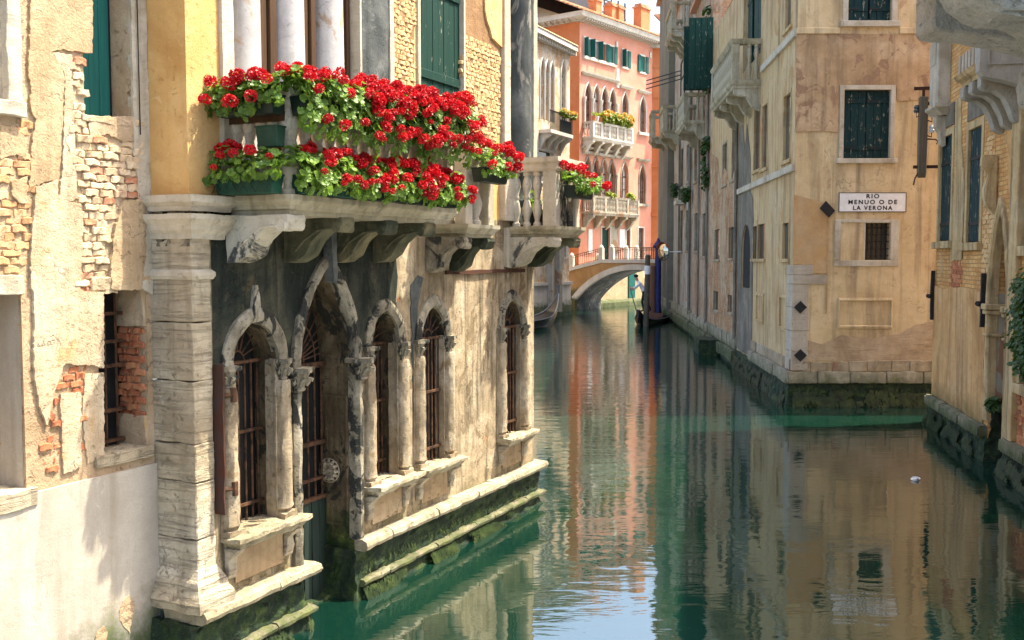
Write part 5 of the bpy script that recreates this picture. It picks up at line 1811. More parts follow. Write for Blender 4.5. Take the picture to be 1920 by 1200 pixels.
# ------------------------------------------------------------------ generic leafy plant
def plant(name, label, cat, loc, rz, spots_, leafmesh, n, stemmat, group=None, heads=None, nh=0, seed=0, stem=True, smin=0.7, smax=1.4):
    """spots_: list of (x, y, z, radius) blobs in local metres"""
    rnd = random.Random(seed)
    t = thing(name, label, cat, loc, rz, group)
    fv, ff = [], []
    for i in range(n):
        x, y, z, r = rnd.choice(spots_)
        d = Vector((rnd.gauss(0, 1), rnd.gauss(0, 1), rnd.gauss(0, 1))).normalized() * r * (rnd.random() ** 0.5)
        nr = (d.normalized() * 0.7 + Vector((rnd.uniform(-.6, .6), -0.3, 0.6))).normalized()
        q = nr.to_track_quat('Z', 'Y')
        s = rnd.uniform(smin, smax)
        b0 = len(fv)
        for v in leafmesh.vertices:
            p = q @ (v.co * s)
            fv.append((x + d.x + p.x, y + d.y + p.y, z + d.z + p.z))
        ff += [tuple(b0 + j for j in p.vertices) for p in leafmesh.polygons]
    me = bpy.data.meshes.new('foliage')
    me.from_pydata(fv, [], ff)
    me.materials.append(leafmesh.materials[0])
    f = link(bpy.data.objects.new('foliage', me), t)
    f['kind'] = 'stuff'
    if stem:
        st = MB()
        for (x, y, z, r) in spots_:
            st.tube([(x, -y, z - r * 1.2), (x + 0.02, -y, z), (x, -y, z + r * 0.6)], 0.012, 4)
        st.build('stem', stemmat, t)
    for i in range(nh):
        x, y, z, r = rnd.choice(spots_)
        d = Vector((rnd.uniform(-1, 1), -rnd.random(), rnd.random())).normalized() * r * 1.05
        inst(rnd.choice(heads), 'flower_head', t, (x + d.x, y + d.y, z + d.z), (0, 0, rnd.random() * 6), (smax, smax, smax))
    return t

LIVY = leaf_mesh(0.055, M['ivy'], 3, 5)
LYEL = leaf_mesh(0.10, M['leaf_yel'], 4, 5)
LGRN = leaf_mesh(0.07, M['ivy'], 5, 5)
p = S.P(-16.7, 0.12, 8.0)
plant('hanging_vine', 'bright green vine hanging down the wall left of the balustraded balcony', 'vine', p, S.rz,
      [(0.2 * math.sin(k), -0.05, -1.6 + k * 0.22, 0.22) for k in range(9)] + [(0.1, 0, 2.2 + k * 0.3, 0.25) for k in range(11)], LGRN, 620, M['ivy'], seed=3, smin=0.8, smax=1.4)
for k, (px, py, lab) in enumerate(((1283, 362, 'potted shrub on the nearer window ledge of the pale grey house, low over the canal'), (1262, 355, 'trailing reddish plant on the farther window ledge, low over the canal'))):
    uu, zz = S.uz(px, py, 0.4)
    plant('window_plant', lab, 'plant', S.P(uu, 0.35, zz), S.rz, [(-0.25, 0, 0, 0.24), (0.2, 0, 0.05, 0.26), (0, 0, -0.25, 0.22)], LGRN, 300, M['ivy'], seed=k, smin=0.6, smax=1.1)

# ================================================================== THE BRICK HOUSE WITH THE POINTED DOORWAY (right edge)
F = Frame(on_water(1747, 792), (-0.17916, -0.98382))
M['gold_brick'] = brick_wall_mat('golden_brick', (0.56, 0.26, 0.075), (0.68, 0.42, 0.16), (0.38, 0.23, 0.10), 0.9, (0.50, 0.35, 0.18), 0.05, 0.0, 8)
M['brown_plaster'] = weathered('red_brown_plaster', (0.36, 0.19, 0.07), (0.60, 0.36, 0.15), (0.66, 0.44, 0.22), stain=(0.15, 0.08, 0.04), stain_amt=0.35, streak=0.8, scale=0.8, crack=0.35, seed=41, algae=0.5, algae_top=1.0)
M['gold_stone'] = weathered('yellowed_stone', (0.30, 0.20, 0.09), (0.50, 0.37, 0.185), (0.60, 0.48, 0.28), stain=(0.06, 0.045, 0.022), stain_amt=0.6, streak=0.85, scale=1.0, crack=0.3, seed=42)
M['blue_stone'] = weathered('rough_grey_stone', (0.27, 0.255, 0.205), (0.39, 0.375, 0.315), (0.48, 0.465, 0.40), stain=(0.14, 0.14, 0.12), stain_amt=0.25, streak=0.2, scale=1.5, crack=0.1, seed=43, grain=0.7, bump=0.8)
fh = facade_thing(F, 'gothic_brick_house', 'golden brick house with two narrow dark windows and a pointed water door at right edge', 'house')
fw1 = (0.16, 1.16, 3.86, 6.0)
fw2 = (2.36, 3.24, 3.80, 5.9)
dc, dh = 4.58, 0.50
dop = [(dc - dh, -1.0), (dc + dh, -1.0)] + arch(dc, dh, 2.75, 1.62, 9)
m = MB()
dcon = list(reversed(arch(dc, dh, 2.75, 1.62, 9)))
outer_f = [(0, 0.3), (dc - dh, 0.3)] + dcon + [(dc + dh, 0.3), (12.0, 0.3), (12.0, 11.0), (0, 11.0)]
m.panel(outer_f, [rect(*fw1), rect(*fw2), rect(5.75, 6.6, 1.55, 2.9), rect(5.6, 6.5, 3.7, 5.9)], 0.0, 0.28)
dl = [(dc - dh, -1.0)] + dcon + [(dc + dh, -1.0)]
m.add([(u, 0, z) for u, z in dl] + [(u, -0.9, z) for u, z in dl], [(k, k + 1, len(dl) + k + 1, len(dl) + k) for k in range(len(dl) - 1)])
m.add([(0, 0, -1), (0, -9, -1), (0, -9, 11), (0, 0, 11)], [(0, 1, 2, 3)])
m.add([(0, 0, 11), (12, 0, 11), (12, -9, 11), (0, -9, 11)], [(0, 1, 2, 3)])
m.build('wall', M['gold_brick'], fh, recalc=False, weld=False)
q = MB()
q.box(dc - dh - .05, dc + dh + .05, -0.95, -0.9, -1, 4.6)
q.build('door_back', M['grey_plaster'], fh)
q = MB()
q.add([(dc - dh + 0.006, -0.01, 0.9), (dc - dh + 0.006, -0.9, 0.9), (dc - dh + 0.006, -0.9, 2.9), (dc - dh + 0.006, -0.01, 2.9)], [(0, 1, 2, 3)])
q.build('door_reveal', M['pale_grey'], fh, rough=0.003, cell=0.1, recalc=False)
q = MB()
q.box(dc - dh - 0.02, dc - dh + 0.05, -0.9, -0.02, -0.8, 1.0)
q.build('mossy_jamb', M['moss'], fh, rough=0.05, cell=0.09, freq=7)
# moulded door arch
q = MB()
pth = [(dc + dh + 0.04, 0.5), (dc + dh + 0.04, 1.6), (dc + dh + 0.04, 2.75)] + arch(dc, dh + 0.04, 2.75, 1.72, 10)[1:-1] + [(dc - dh - 0.04, 2.75), (dc - dh - 0.04, 1.6), (dc - dh - 0.04, 0.7)]
q.band(pth, [(-0.06, -0.1), (-0.06, 0.05), (-0.02, 0.08), (0.03, 0.07), (0.06, 0.03), (0.06, -0.1)])
dr = q.build('pointed_doorway', M['gold_stone'], fh, rough=0.008, cell=0.12)
for sd in (-1, 1):
    for z0, z1, e in ((2.62, 2.72, 0.05), (2.54, 2.61, 0.03), (2.16, 2.21, 0.02)):
        q = MB()
        x = dc + sd * (dh + 0.05)
        q.box(x - 0.10 - e, x + 0.10 + e, -0.85 if sd < 0 else -0.1, 0.07 + e, z0, z1)
        q.build('impost', M['gold_stone'], dr, bevel=0.012)
# carved console right of the second window, wrought iron lamp in the door
q = MB()
q.extr_oz([(0, 5.25), (0.24, 5.25), (0.26, 5.05), (0.14, 4.95), (0.22, 4.7), (0.18, 4.4), (0.05, 4.25), (0, 4.25)], dc - 0.50, dc - 0.32)
q.build('carved_console', M['gold_stone'], fh, bevel=0.02, rough=0.02, cell=0.1)
for i, (a, b, c, d) in enumerate((fw1, fw2)):
    w = framed_window(fh, 0, a, b, c, d, 0.13, mat=M['gold_stone'], sillo=0.10, proud=0.02)
    q = MB()
    q.box(a - 0.1, b + 0.1, -0.05, 0.02, d + 0.165, d + 0.6)
    q.build('blind_tympanum', M['grey_plaster'], w)
    for k in range(5):
        q = MB()
        x = a + (b - a) * k / 5
        q.box(x + 0.006, x + (b - a) / 5 - 0.006, -0.06, -0.035, c + 0.02, d - 0.02)
        q.build('plank', M['teal_rio'], w)
    for zz in (c + 0.35, d - 0.55):
        q = MB()
        q.box(a + 0.01, b - 0.01, -0.032, -0.018, zz - 0.03, zz + 0.03)
        q.build('crossbar', M['black_iron'], w)
framed_window(fh, 0, 5.75, 6.6, 1.55, 2.9, 0.14, mat=M['gold_stone'])
framed_window(fh, 0, 5.6, 6.5, 3.7, 5.9, 0.14, mat=M['gold_stone'])
q = MB()
q.extr_uz(jag([(0.02, 0.62), (3.82, 0.60), (3.80, 2.90), (2.2, 2.96), (0.9, 2.88), (0.02, 2.93)], 0.012, 0.15, 3), 0.003, 0.03)
q.build('brown_plaster', M['brown_plaster'], fh, rough=0.005, cell=0.25)
for pts, sd, mt in (([(1.30, 3.45), (2.15, 3.5), (2.2, 4.8), (1.9, 5.6), (1.75, 6.6), (1.35, 6.6), (1.45, 5.2), (1.28, 4.3)], 1, 'gold_stone'), ([(4.9, 4.6), (5.5, 4.4), (5.5, 6.6), (4.2, 6.8), (4.3, 6.2), (4.75, 5.6)], 2, 'brown_plaster')):
    q = MB()
    q.extr_uz(jag(pts, 0.03, 0.12, sd), 0.002, 0.022)
    q.build('plaster_patch', M[mt], fh)
rnd_ = random.Random(2)
lay_bricks(fh, BR_RED, [(1.25, 2.98), (2.05, 2.98), (2.1, 3.4), (1.9, 3.62), (1.4, 3.6), (1.2, 3.3)], [], 0.012, L=0.24, H=0.085, limit=60, seed=31, jit=0.008)
lay_bricks(fh, BR_YEL, [(3.45, 2.95), (3.9, 2.95), (4.0, 3.6), (4.2, 4.3), (4.0, 5.6), (3.5, 5.6)], [], 0.008, L=0.23, H=0.085, limit=150, seed=32, jit=0.008)
for uu in (0.03, 3.78):
    q = MB()
    q.box(uu - 0.03, uu + 0.04, 0.02, 0.10, 2.2 + (0.1 if uu > 1 else 0), 3.25)
    q.tube([(uu - 0.03, 0.10, 2.7), (uu + 0.06, 0.16, 2.72)], 0.05, 6)
    q.build('iron_anchor', M['black_iron'], fh, bevel=0.008, rough=0.01, cell=0.1)
# ledge, near pilaster block and mossy footing
for u0, u1, nb in ((-0.05, dc - dh, 3), (dc + dh + 0.15, 9.0, 3)):
    st_ = (u1 - u0) / nb
    for k in range(nb):
        q = MB()
        q.box(u0 + k * st_ + 0.004, u0 + (k + 1) * st_ - 0.004, -0.3, 0.16, 0.38, 0.60)
        q.build('ledge_stone', M['ledge_mossy'], fh, bevel=0.03, rough=0.014, cell=0.15, seed=k)
    q = MB()
    q.sweep([(u0, -0.9), (u0, 0.0), (u1, 0.0), (u1, -0.9)], [(-0.3, -1.0), (0.20, -1.0), (0.15, -0.1), (0.09, 0.2), (0.06, 0.39), (-0.3, 0.39)])
    q.build('mossy_footing', M['moss'], fh, rough=0.05, cell=0.14, freq=5)
q = MB()
q.box(5.22, 5.62, -0.1, 0.09, 0.6, 6.5)
q.build('pilaster', M['gold_stone'], fh, bevel=0.01, rough=0.01, cell=0.2)
lay_bricks(fh, BR_RED, [(5.66, 0.62), (6.6, 0.62), (6.6, 1.3), (5.66, 1.4)], [], 0.01, L=0.22, H=0.08, limit=50, seed=33)
weed_fringe(fh, 0.0, dc - dh, 0.10, 0.20, -0.02, 0.34, 2600, 7, 0.05)
weed_fringe(fh, dc + dh + 0.15, 7.0, 0.10, 0.20, -0.02, 0.34, 1600, 8, 0.05)
# balconies of this house
def wing_balcony(parent, u0, u1, p, zs, zr, slats, mat_s, panel_mat, curved):
    b = MB()
    b.sweep([(u0, -0.05), (u0, p), (u1, p), (u1, -0.05)], [(-p * 0.6, zs), (-0.14, zs), (-0.12, zs + 0.07), (-0.02, zs + 0.13), (0.02, zs + 0.2), (-p * 0.6, zs + 0.2)])
    b.box(u0 + .1, u1 - .1, -0.02, p - .1, zs + 0.005, zs + 0.19)
    bo = b.build('balcony', mat_s, parent)
    n = slats
    for k in range(n):
        x = u0 + 0.06 + (u1 - u0 - 0.12) * k / n
        q = MB()
        q.box(x, x + (u1 - u0) / n * 0.72, p - 0.10, p - 0.05 + (k % 2) * 0.012, zs + 0.2, zr)
        q.build('slat', M['white_stone'], bo)
    q = MB()
    prof = [(p + 0.04, zr + 0.1), (p + 0.04, zs + 0.02), (p - 0.02, zs - 0.06)] + [(p * (1 - t / 6), zs - 0.08 - curved * (t / 6) ** 1.6) for t in range(1, 7)] + [(0, zr + 0.1)]
    q.extr_oz(prof, u1 - 0.05, u1 + 0.18)
    ep = q.build('end_panel', panel_mat, bo, bevel=0.012, rough=0.008, cell=0.15)
    q = MB()
    for a_, b_, c_, d_ in ((p - 0.10, p - 0.07, zs + 0.1, zr), (0.1, p - 0.10, zs + 0.1, zs + 0.13)):
        q.box(u1 + 0.17, u1 + 0.21, a_, b_, c_, d_)
    q.build('panel_border', panel_mat, ep)
    for k in range(3):
        x = u0 + 0.25 + (u1 - u0 - 0.5) * k / 2
        q = MB()
        prof = [(0, zs), (p * 0.9, zs), (p * 0.9, zs - 0.18), (p * 0.8, zs - 0.22), (p * 0.6, zs - 0.24), (p * 0.42, zs - 0.34), (p * 0.28, zs - 0.55), (p * 0.2, zs - 0.72), (0, zs - 0.8)]
        q.extr_oz(prof, x - 0.13, x + 0.13)
        q.build('bracket', panel_mat, bo, bevel=0.015, rough=0.01, cell=0.15)
    return bo
wu0, wu1 = F.u(1789, 140, 0.72), F.u(1836, 120, 0.72)
wing_balcony(fh, wu0, wu1, 0.72, F.z(1836, 138, 0.72), F.z(1836, 75, 0.72), 14, M['gold_stone'], M['blue_stone'], 0.22)

# small polygonal end balcony near the house corner
q = MB()
q.sweep([(0.05, -0.05), (0.05, 0.27), (0.9, 0.27), (0.9, -0.05)], [(-0.2, 6.42), (-0.14, 6.42), (-0.05, 6.5), (0.04, 6.56), (0.04, 6.62), (-0.2, 6.62)])
sb = q.build('small_balcony', M['stone_clean'], fh)
q = MB()
q.box(0.12, 0.84, 0.0, 0.24, 6.62, 8.0)
q.box(0.08, 0.88, 0.0, 0.29, 8.0, 8.1)
for k in range(6):
    q.box(0.15 + k * 0.09, 0.19 + k * 0.09, 0.24, 0.26, 7.45, 7.9)
q.build('parapet', M['stone_clean'], sb, bevel=0.012)
q = MB()
q.extr_oz([(0, 6.42), (0.2, 6.42), (0.19, 6.2), (0.12, 6.1), (0.08, 5.85), (0, 5.8)], 0.3, 0.6)
q.build('bracket', M['stone_clean'], sb, bevel=0.015)

# bracket post with insulators on the far corner of that house
ip = thing('insulator_post', 'old wooden post with glass insulators bracketed off the corner of the golden brick house', 'cable post', F.P(0.0, 0.0, 4.4), F.rz)
po = 0.33
q = MB()
q.box(-0.09, 0.06, po - 0.085, po + 0.085, 0.90, 2.50)
q.extr_uz([(-0.09, 0.90), (0.06, 0.90), (-0.015, 0.80)], po - 0.08, po + 0.08)
q.build('post', M['grey_wood'], ip, bevel=0.012, rough=0.006, cell=0.2)
for zz, l in ((2.68, 0.42), (1.04, 0.40), (2.36, 0.3)):
    q = MB()
    q.box(-0.04, 0.02, -0.05, l + 0.1 if zz != 2.36 else po, zz - 0.035, zz + 0.03)
    q.build('arm', M['rust'], ip)
q = MB()
q.tube([(-0.01, po, 2.68), (-0.01, po, 2.48)], 0.03, 6)
q.build('hook', M['rust'], ip)
q = MB()
q.tube([(-0.01, po + 0.05, 0.95), (-0.01, po + 0.13, 0.80), (-0.01, po + 0.16, 0.66)], 0.016, 5)
q.build('hook', M['rust'], ip)
q = MB()
q.tube([(-0.01, po - 0.08, 1.62), (-0.01, po - 0.26, 1.61), (-0.01, po - 0.32, 1.56), (-0.01, po - 0.28, 1.51)], 0.016, 5)
q.build('hook', M['rust'], ip)
for k, (oo, zz) in enumerate(((po - 0.18, 2.12), (po - 0.18, 1.80), (po + 0.13, 2.22))):
    q = MB()
    q.tube([(-0.01, po, zz - 0.08), (-0.01, oo, zz - 0.14), (-0.01, oo, zz)], 0.014, 5)
    q.build('pin', M['rust'], ip)
    q = MB()
    q.lathe([(0.05, zz - 0.05), (0.065, zz), (0.045, zz + 0.03), (0.06, zz + 0.06), (0.04, zz + 0.11)], -0.01, oo, 10)
    q.build('insulator', M['white'] if k < 2 else M['glass'], ip, smooth=True)

# ivy at the right edge
uu, zz = F.uz(1905, 590, 0.15)
plant('ivy', 'dense dark green ivy on the wall right of the pointed water door', 'ivy', F.P(uu + 0.42, 0.10, zz), F.rz,
      [(0.25 * math.sin(k * 1.7), -0.05, -0.75 + 0.12 * k, 0.20 + 0.06 * math.sin(k * 2.3)) for k in range(11)] + [(0.45, -0.08, -0.7 + 0.2 * k, 0.28) for k in range(7)], LIVY, 2600, M['ivy'], seed=4, smin=0.4, smax=0.85)
plant('doorway_weed', 'dark weeds growing out of the mossy jamb in the pointed water door', 'weeds', F.P(dc - dh + 0.12, -0.35, 1.0), F.rz,
      [(0.0, 0.25 * k - 0.3, 0.03 * k, 0.12) for k in range(4)], LIVY, 260, M['ivy'], seed=5, stem=False)
lt = thing('hanging_lantern', 'iron lantern hanging inside the pointed water door', 'lantern', F.P(dc + 0.02, -0.35, 3.35), F.rz)
q = MB()
q.hexa([(-0.07, -0.07, 0), (0.07, -0.07, 0), (0.07, 0.07, 0), (-0.07, 0.07, 0)], [(-0.15, -0.15, 0.42), (0.15, -0.15, 0.42), (0.15, 0.15, 0.42), (-0.15, 0.15, 0.42)])
q.build('glass', M['glass_pale'], lt)
q = MB()
for a_ in (-1, 1):
    for b_ in (-1, 1):
        q.tube([(0.075 * a_, 0.075 * b_, -0.02), (0.155 * a_, 0.155 * b_, 0.44)], 0.014, 5)
q.hexa([(-0.18, -0.18, 0.42), (0.18, -0.18, 0.42), (0.18, 0.18, 0.42), (-0.18, 0.18, 0.42)], [(-0.04, -0.04, 0.58), (0.04, -0.04, 0.58), (0.04, 0.04, 0.58), (-0.04, 0.04, 0.58)])
q.tube([(0, 0, 0.56), (0, 0, 0.9)], 0.012, 5)
q.build('frame', M['black_iron'], lt)

# ================================================================== near house whose balcony corbels reach into the picture, top right
NH = Frame((3.75, 6.5), (-0.06, -1.0))
M['near_wall'] = M['tan_plaster']
nh = facade_thing(NH, 'bridge_foot_house', 'grey stone balcony corbels of a house close by, jutting in at top right', 'house')
q = MB()
q.box(0.0, 5.0, -3.0, 0.0, -1.0, 7.5)
q.build('wall', M['tan_plaster'], nh)
def corbel(u0, u1, p, zt, zb, drop, mat, rough_=0.01):
    q = MB()
    prof = [(0, zt), (p, zt), (p, zb + 0.03), (p - 0.03, zb)] + [(p * (1 - t / 8), zb + 0.004 - drop * (t / 8) ** 1.7) for t in range(1, 8)] + [(0, zb - drop)]
    q.extr_oz(prof, u0, u1)
    return q.build('corbel', mat, nh, bevel=0.012, rough=rough_, cell=0.05, freq=9, seed=u0)
corbel(0.20, 0.52, 1.20, 5.3, 4.86, 0.30, M['blue_stone'])
q = MB()
for a_, b_, c_, d_ in ((1.10, 1.13, 4.96, 5.25), (0.12, 1.10, 4.96, 4.985)):
    q.box(0.518, 0.535, a_, b_, c_, d_)
q.build('corbel_border', M['blue_stone'], nh, bevel=0.004)
q = MB()
q.extr_oz([(0, 5.3)] + [(a_ + 0.40, b_) for a_, b_ in ((1.35, 5.3), (1.30, 4.74), (1.27, 4.70), (1.20, 4.62), (1.10, 4.555), (1.0, 4.545), (0.93, 4.525), (0.89, 4.49), (0.875, 4.40), (0.90, 4.36), (0.915, 4.29), (0.90, 4.22), (0.85, 4.16), (0.7, 4.08))] + [(0, 3.9)], 1.9, 2.25)
q.build('scroll_corbel', M['blue_stone'], nh, bevel=0.03, rough=0.02, cell=0.05, freq=10)
q = MB()
q.sweep([(0.15, -0.05), (0.15, 1.4), (2.5, 1.85), (2.5, -0.05)], [(-0.5, 5.3), (0.0, 5.3), (0.05, 5.42), (0.05, 5.5), (-0.5, 5.5)])
q.box(0.3, 2.3, 0, 0.9, 5.31, 5.49)
q.build('balcony_slab', M['blue_stone'], nh)

# ================================================================== FAR END: brick palazzo, pink palazzo, bridge
K = Frame(on_water(1067, 590), (910 / FOC, 1.0))
M['far_brick'] = brick_wall_mat('pale_orange_brick', (0.60, 0.33, 0.16), (0.66, 0.45, 0.26), (0.62, 0.50, 0.34), 1.6, (0.72, 0.61, 0.46), 0.45, 0.0, 11)
M['far_white'] = weathered('far_white_stone', (0.46, 0.42, 0.35), (0.60, 0.56, 0.48), (0.66, 0.62, 0.54), stain=(0.20, 0.17, 0.12), stain_amt=0.3, streak=0.3, scale=0.4, crack=0.0, seed=51, algae=0.9, algae_top=1.0)
M['pink'] = weathered('salmon_pink_stucco', (0.46, 0.185, 0.115), (0.60, 0.26, 0.175), (0.64, 0.33, 0.235), stain=(0.46, 0.30, 0.23), stain_amt=0.45, streak=0.6, scale=0.35, crack=0.2, seed=52, grain=0.1, algae=0.8, algae_top=1.3)
M['orange_wall'] = weathered('deep_orange_and_shade_stucco', (0.46, 0.13, 0.045), (0.56, 0.18, 0.065), (0.60, 0.24, 0.10), stain=(0.28, 0.08, 0.03), stain_amt=0.3, streak=0.3, scale=0.3, crack=0.2, seed=53, grain=0.1)
M['chimney'] = weathered('orange_chimney_stucco', (0.48, 0.17, 0.07), (0.58, 0.23, 0.10), (0.62, 0.30, 0.15), stain=(0.2, 0.08, 0.04), stain_amt=0.2, streak=0.2, seed=54)
M['far_cream'] = weathered('far_cream_wall', (0.50, 0.44, 0.32), (0.62, 0.56, 0.42), (0.68, 0.63, 0.50), stain=(0.3, 0.25, 0.17), stain_amt=0.2, streak=0.2, scale=0.4, crack=0.0, seed=55)
M['pale_blind'] = plain('pale_window_blind', (0.50, 0.47, 0.42), 0.7, 0.3, 2.0)
M['far_pane'] = plain('old_leaded_pane', (0.13, 0.10, 0.085), 0.25, 0.6, 3.0, 0.5, 0.0, 0.1)
M['roof_sheet'] = plain('dark_grey_roof_sheet', (0.055, 0.06, 0.065), 0.6, 0.3, 2.0)

def gothic(parent, uc, half, zb, zs, rise, stone='far_white', pane='far_pane', fw=0.12, o=0.0, sill=True, col=True, bars=True):
    q = MB()
    pth = [(uc + half + fw / 2, zb)] + [(uc + half + fw / 2, zs)] + arch(uc, half + fw / 2, zs, rise + fw, 6)[1:-1] + [(uc - half - fw / 2, zs), (uc - half - fw / 2, zb)]
    q.band(pth, [(-fw / 2, o - 0.05), (-fw / 2, o + 0.05), (0, o + 0.10), (fw / 2, o + 0.05), (fw / 2, o - 0.05)])
    w = q.build('window', M[stone], parent)
    q = MB()
    q.extr_uz(opening(uc, half + 0.02, zb - 0.02, zs, rise, 6), o - 0.22, o - 0.18)
    q.build('pane', M[pane], w)
    if bars:
        q = MB()
        q.box(uc - 0.03, uc + 0.03, o - 0.18, o - 0.13, zb, zs + rise * 0.9)
        q.box(uc - half, uc + half, o - 0.18, o - 0.13, zs - 0.04, zs + 0.04)
        q.box(uc - half, uc + half, o - 0.18, o - 0.13, (zb + zs) / 2 - 0.03, (zb + zs) / 2 + 0.03)
        q.build('glazing_bar', M['brown_wood'], w)
    if sill:
        q = MB()
        q.box(uc - half - 0.3, uc + half + 0.3, o - 0.1, o + 0.22, zb - 0.2, zb - 0.01)
        q.build('sill', M[stone], w)
    return w

# ---- brick palazzo on the left, behind the near palace
bp = facade_thing(K, 'brick_palazzo', 'pale brick palace with white gothic windows and iron balcony, left of the pink palace', 'palazzo')
m = MB()
GW = [(-4.20, 0.27), (-3.50, 0.27), (-2.82, 0.27)]
bh = [opening(c, h, 11.6, 14.3, 0.75, 6) for c, h in GW] + [opening(-1.12, 0.32, 11.2, 14.6, 0.8, 6), rect(-4.7, -2.6, 8.0, 9.8), rect(-3.1, -2.8, 2.4, 3.6), rect(-1.6, -1.3, 2.4, 3.6), rect(-0.9, -0.55, 3.6, 4.6), rect(-1.0, -0.7, 7.5, 8.8), rect(-0.6, -0.3, 7.2, 8.4)]
m.panel(rect(-9.5, 0, 0.2, 16.2), bh, 0.0, 0.22)
m.add([(0, 0, 0.2), (0, -8, 0.2), (0, -8, 16.2), (0, 0, 16.2)], [(0, 1, 2, 3)])
m.build('wall', M['far_brick'], bp, recalc=False, weld=False)
for c, h in GW:
    gothic(bp, c, h, 11.6, 14.3, 0.75, pane='pale_blind', sill=False)
gothic(bp, -1.12, 0.32, 11.2, 14.6, 0.8, pane='pale_blind')
for a, b, c, d in ((-4.7, -2.6, 8.0, 9.8), (-3.1, -2.8, 2.4, 3.6), (-1.6, -1.3, 2.4, 3.6), (-0.9, -0.55, 3.6, 4.6), (-1.0, -0.7, 7.5, 8.8), (-0.6, -0.3, 7.2, 8.4)):
    framed_window(bp, 0, a, b, c, d, 0.12, mat=M['far_white'])
q = MB()
q.extr_uz(jag([(-4.75, 11.2), (-4.75, 15.2), (-2.3, 15.3), (-2.3, 11.2)], 0.03, 0.4, 5), 0.0, 0.035)
for hpt in ():
    pass
q = MB()
q.box(-9.6, 0.12, -0.5, 0.5, 16.2, 16.5)
q.build('eave', M['far_white'], bp)
dm = MB()
dm.box(0, 0.14, 0, 0.36, 0, 0.22)
d0 = dm.build('modillion', M['far_white'], bp)
d0.location = (-9.3, 0, 15.98)
for k in range(1, 27):
    inst(d0, 'modillion', bp, (-9.3 + k * 0.36, 0, 15.98))
q = MB()
q.hexa([(-9.6, 0.55, 16.5), (0.15, 0.55, 16.5), (0.15, -8, 16.5), (-9.6, -8, 16.5)], [(-9.6, 0.45, 16.6), (0.15, 0.45, 16.6), (0.15, -8, 18.6), (-9.6, -8, 18.6)])
q.build('roof', M['terracotta'], bp)
# iron balcony
q = MB()
q.box(-4.6, -1.25, -0.05, 0.75, 10.75, 10.95)
bb = q.build('iron_balcony', M['far_white'], bp)
for k in range(4):
    q = MB()
    q.extr_oz([(0, 10.75), (0.7, 10.75), (0.65, 10.6), (0.3, 10.4), (0, 9.9)], -4.4 + k * 0.98, -4.2 + k * 0.98)
    q.build('bracket', M['far_white'], bb)
rl = MB()
for k in range(24):
    rl.box(-4.55 + k * 0.142, -4.52 + k * 0.142, 0.68, 0.71, 10.95, 12.0)
for k in range(5):
    rl.box(-1.32, -1.29, 0.05 + k * 0.14, 0.08 + k * 0.14, 10.95, 12.0)
rl.box(-4.57, -1.27, 0.66, 0.73, 12.0, 12.06)
rl.box(-1.35, -1.27, 0.0, 0.73, 12.0, 12.06)
rl.build('railing', M['black_iron'], bb)
q = MB()
q.box(-2.9, -1.3, 0.60, 0.66, 10.98, 11.7)
q.build('screen', M['planter_dark'], bb)
plant('balcony_plants', 'orange and yellow flowers along the iron balcony of the brick palace', 'plant', K.P(-2.0, 0.75, 12.1), K.rz, [(-0.9 + 0.3 * k, 0, 0, 0.2) for k in range(7)], LYEL, 420, M['leaf'], heads=[head_mesh(0.07, M['orange'], 3, 20)], nh=24, seed=8)
# pale stone base with pilasters and cornice
for u0, u1, o1, z0, z1, nm in ((-9.5, -3.6, 0.10, 0.9, 1.9, 'base_stone'), (-2.0, 0.05, 0.10, 0.9, 1.9, 'base_stone'), (-9.5, -3.62, 0.2, 1.9, 2.1, 'base_cornice'), (-2.05, 0.1, 0.2, 1.9, 2.1, 'base_cornice'),
                               (-3.6, -3.2, 0.4, 0.3, 6.2, 'pilaster'), (-2.45, -2.0, 0.4, 0.3, 6.2, 'pilaster'), (-9.5, 0.05, 0.15, 0.2, 0.9, 'base_stone'), (-9.5, 0.12, 0.2, 5.0, 5.2, 'string_course')):
    q = MB()
    q.box(u0, u1, -0.1, o1, z0, z1)
    q.build(nm, M['far_white'] if nm != 'pilaster' else M['pale_grey'], bp, bevel=0.02)
q = MB()
q.box(-3.2, -2.45, -0.06, -0.02, 0.3, 5.0)
q.build('water_gate', M['void'], bp)
q = MB()
q.sweep([(-9.5, 0.0), (0.0, 0.0), (0.0, -3.0)], [(-0.4, -1), (0.2, -1), (0.16, 0.3), (-0.4, 0.32)])
q.build('mossy_footing', M['moss'], bp, rough=0.05, cell=0.4)
# taller cream house behind it
uc_, zc_ = K.uz(1017, 30, -5.0)
ch = thing('cream_house', 'tall cream house with small windows behind the brick palace roof', 'house', K.P(-6.4, -5.0, 0), K.rz)
q = MB()
hs_ = [rect(-4.0 + k * 1.25, -3.45 + k * 1.25, 17.9, 19.8) for k in range(6)]
q.panel(rect(-6.0, 4.2, 0, 22.5), hs_, 0, 0.2)
q.add([(4.2, 0, 0), (4.2, -5, 0), (4.2, -5, 22.5), (4.2, 0, 22.5)], [(0, 1, 2, 3)])
q.add([(-6, 0, 22.5), (4.2, 0, 22.5), (4.2, -5, 22.5), (-6, -5, 22.5)], [(0, 1, 2, 3)])
q.build('wall', M['far_cream'], ch, recalc=False, weld=False)
for r_ in hs_:
    framed_window(ch, 0, r_[0][0], r_[1][0], r_[0][1], r_[2][1], 0.12, mat=M['far_white'])
q = MB()
q.box(-6.1, 4.3, -5, 0.3, 17.2, 17.45)
q.build('string_course', M['far_white'], ch)

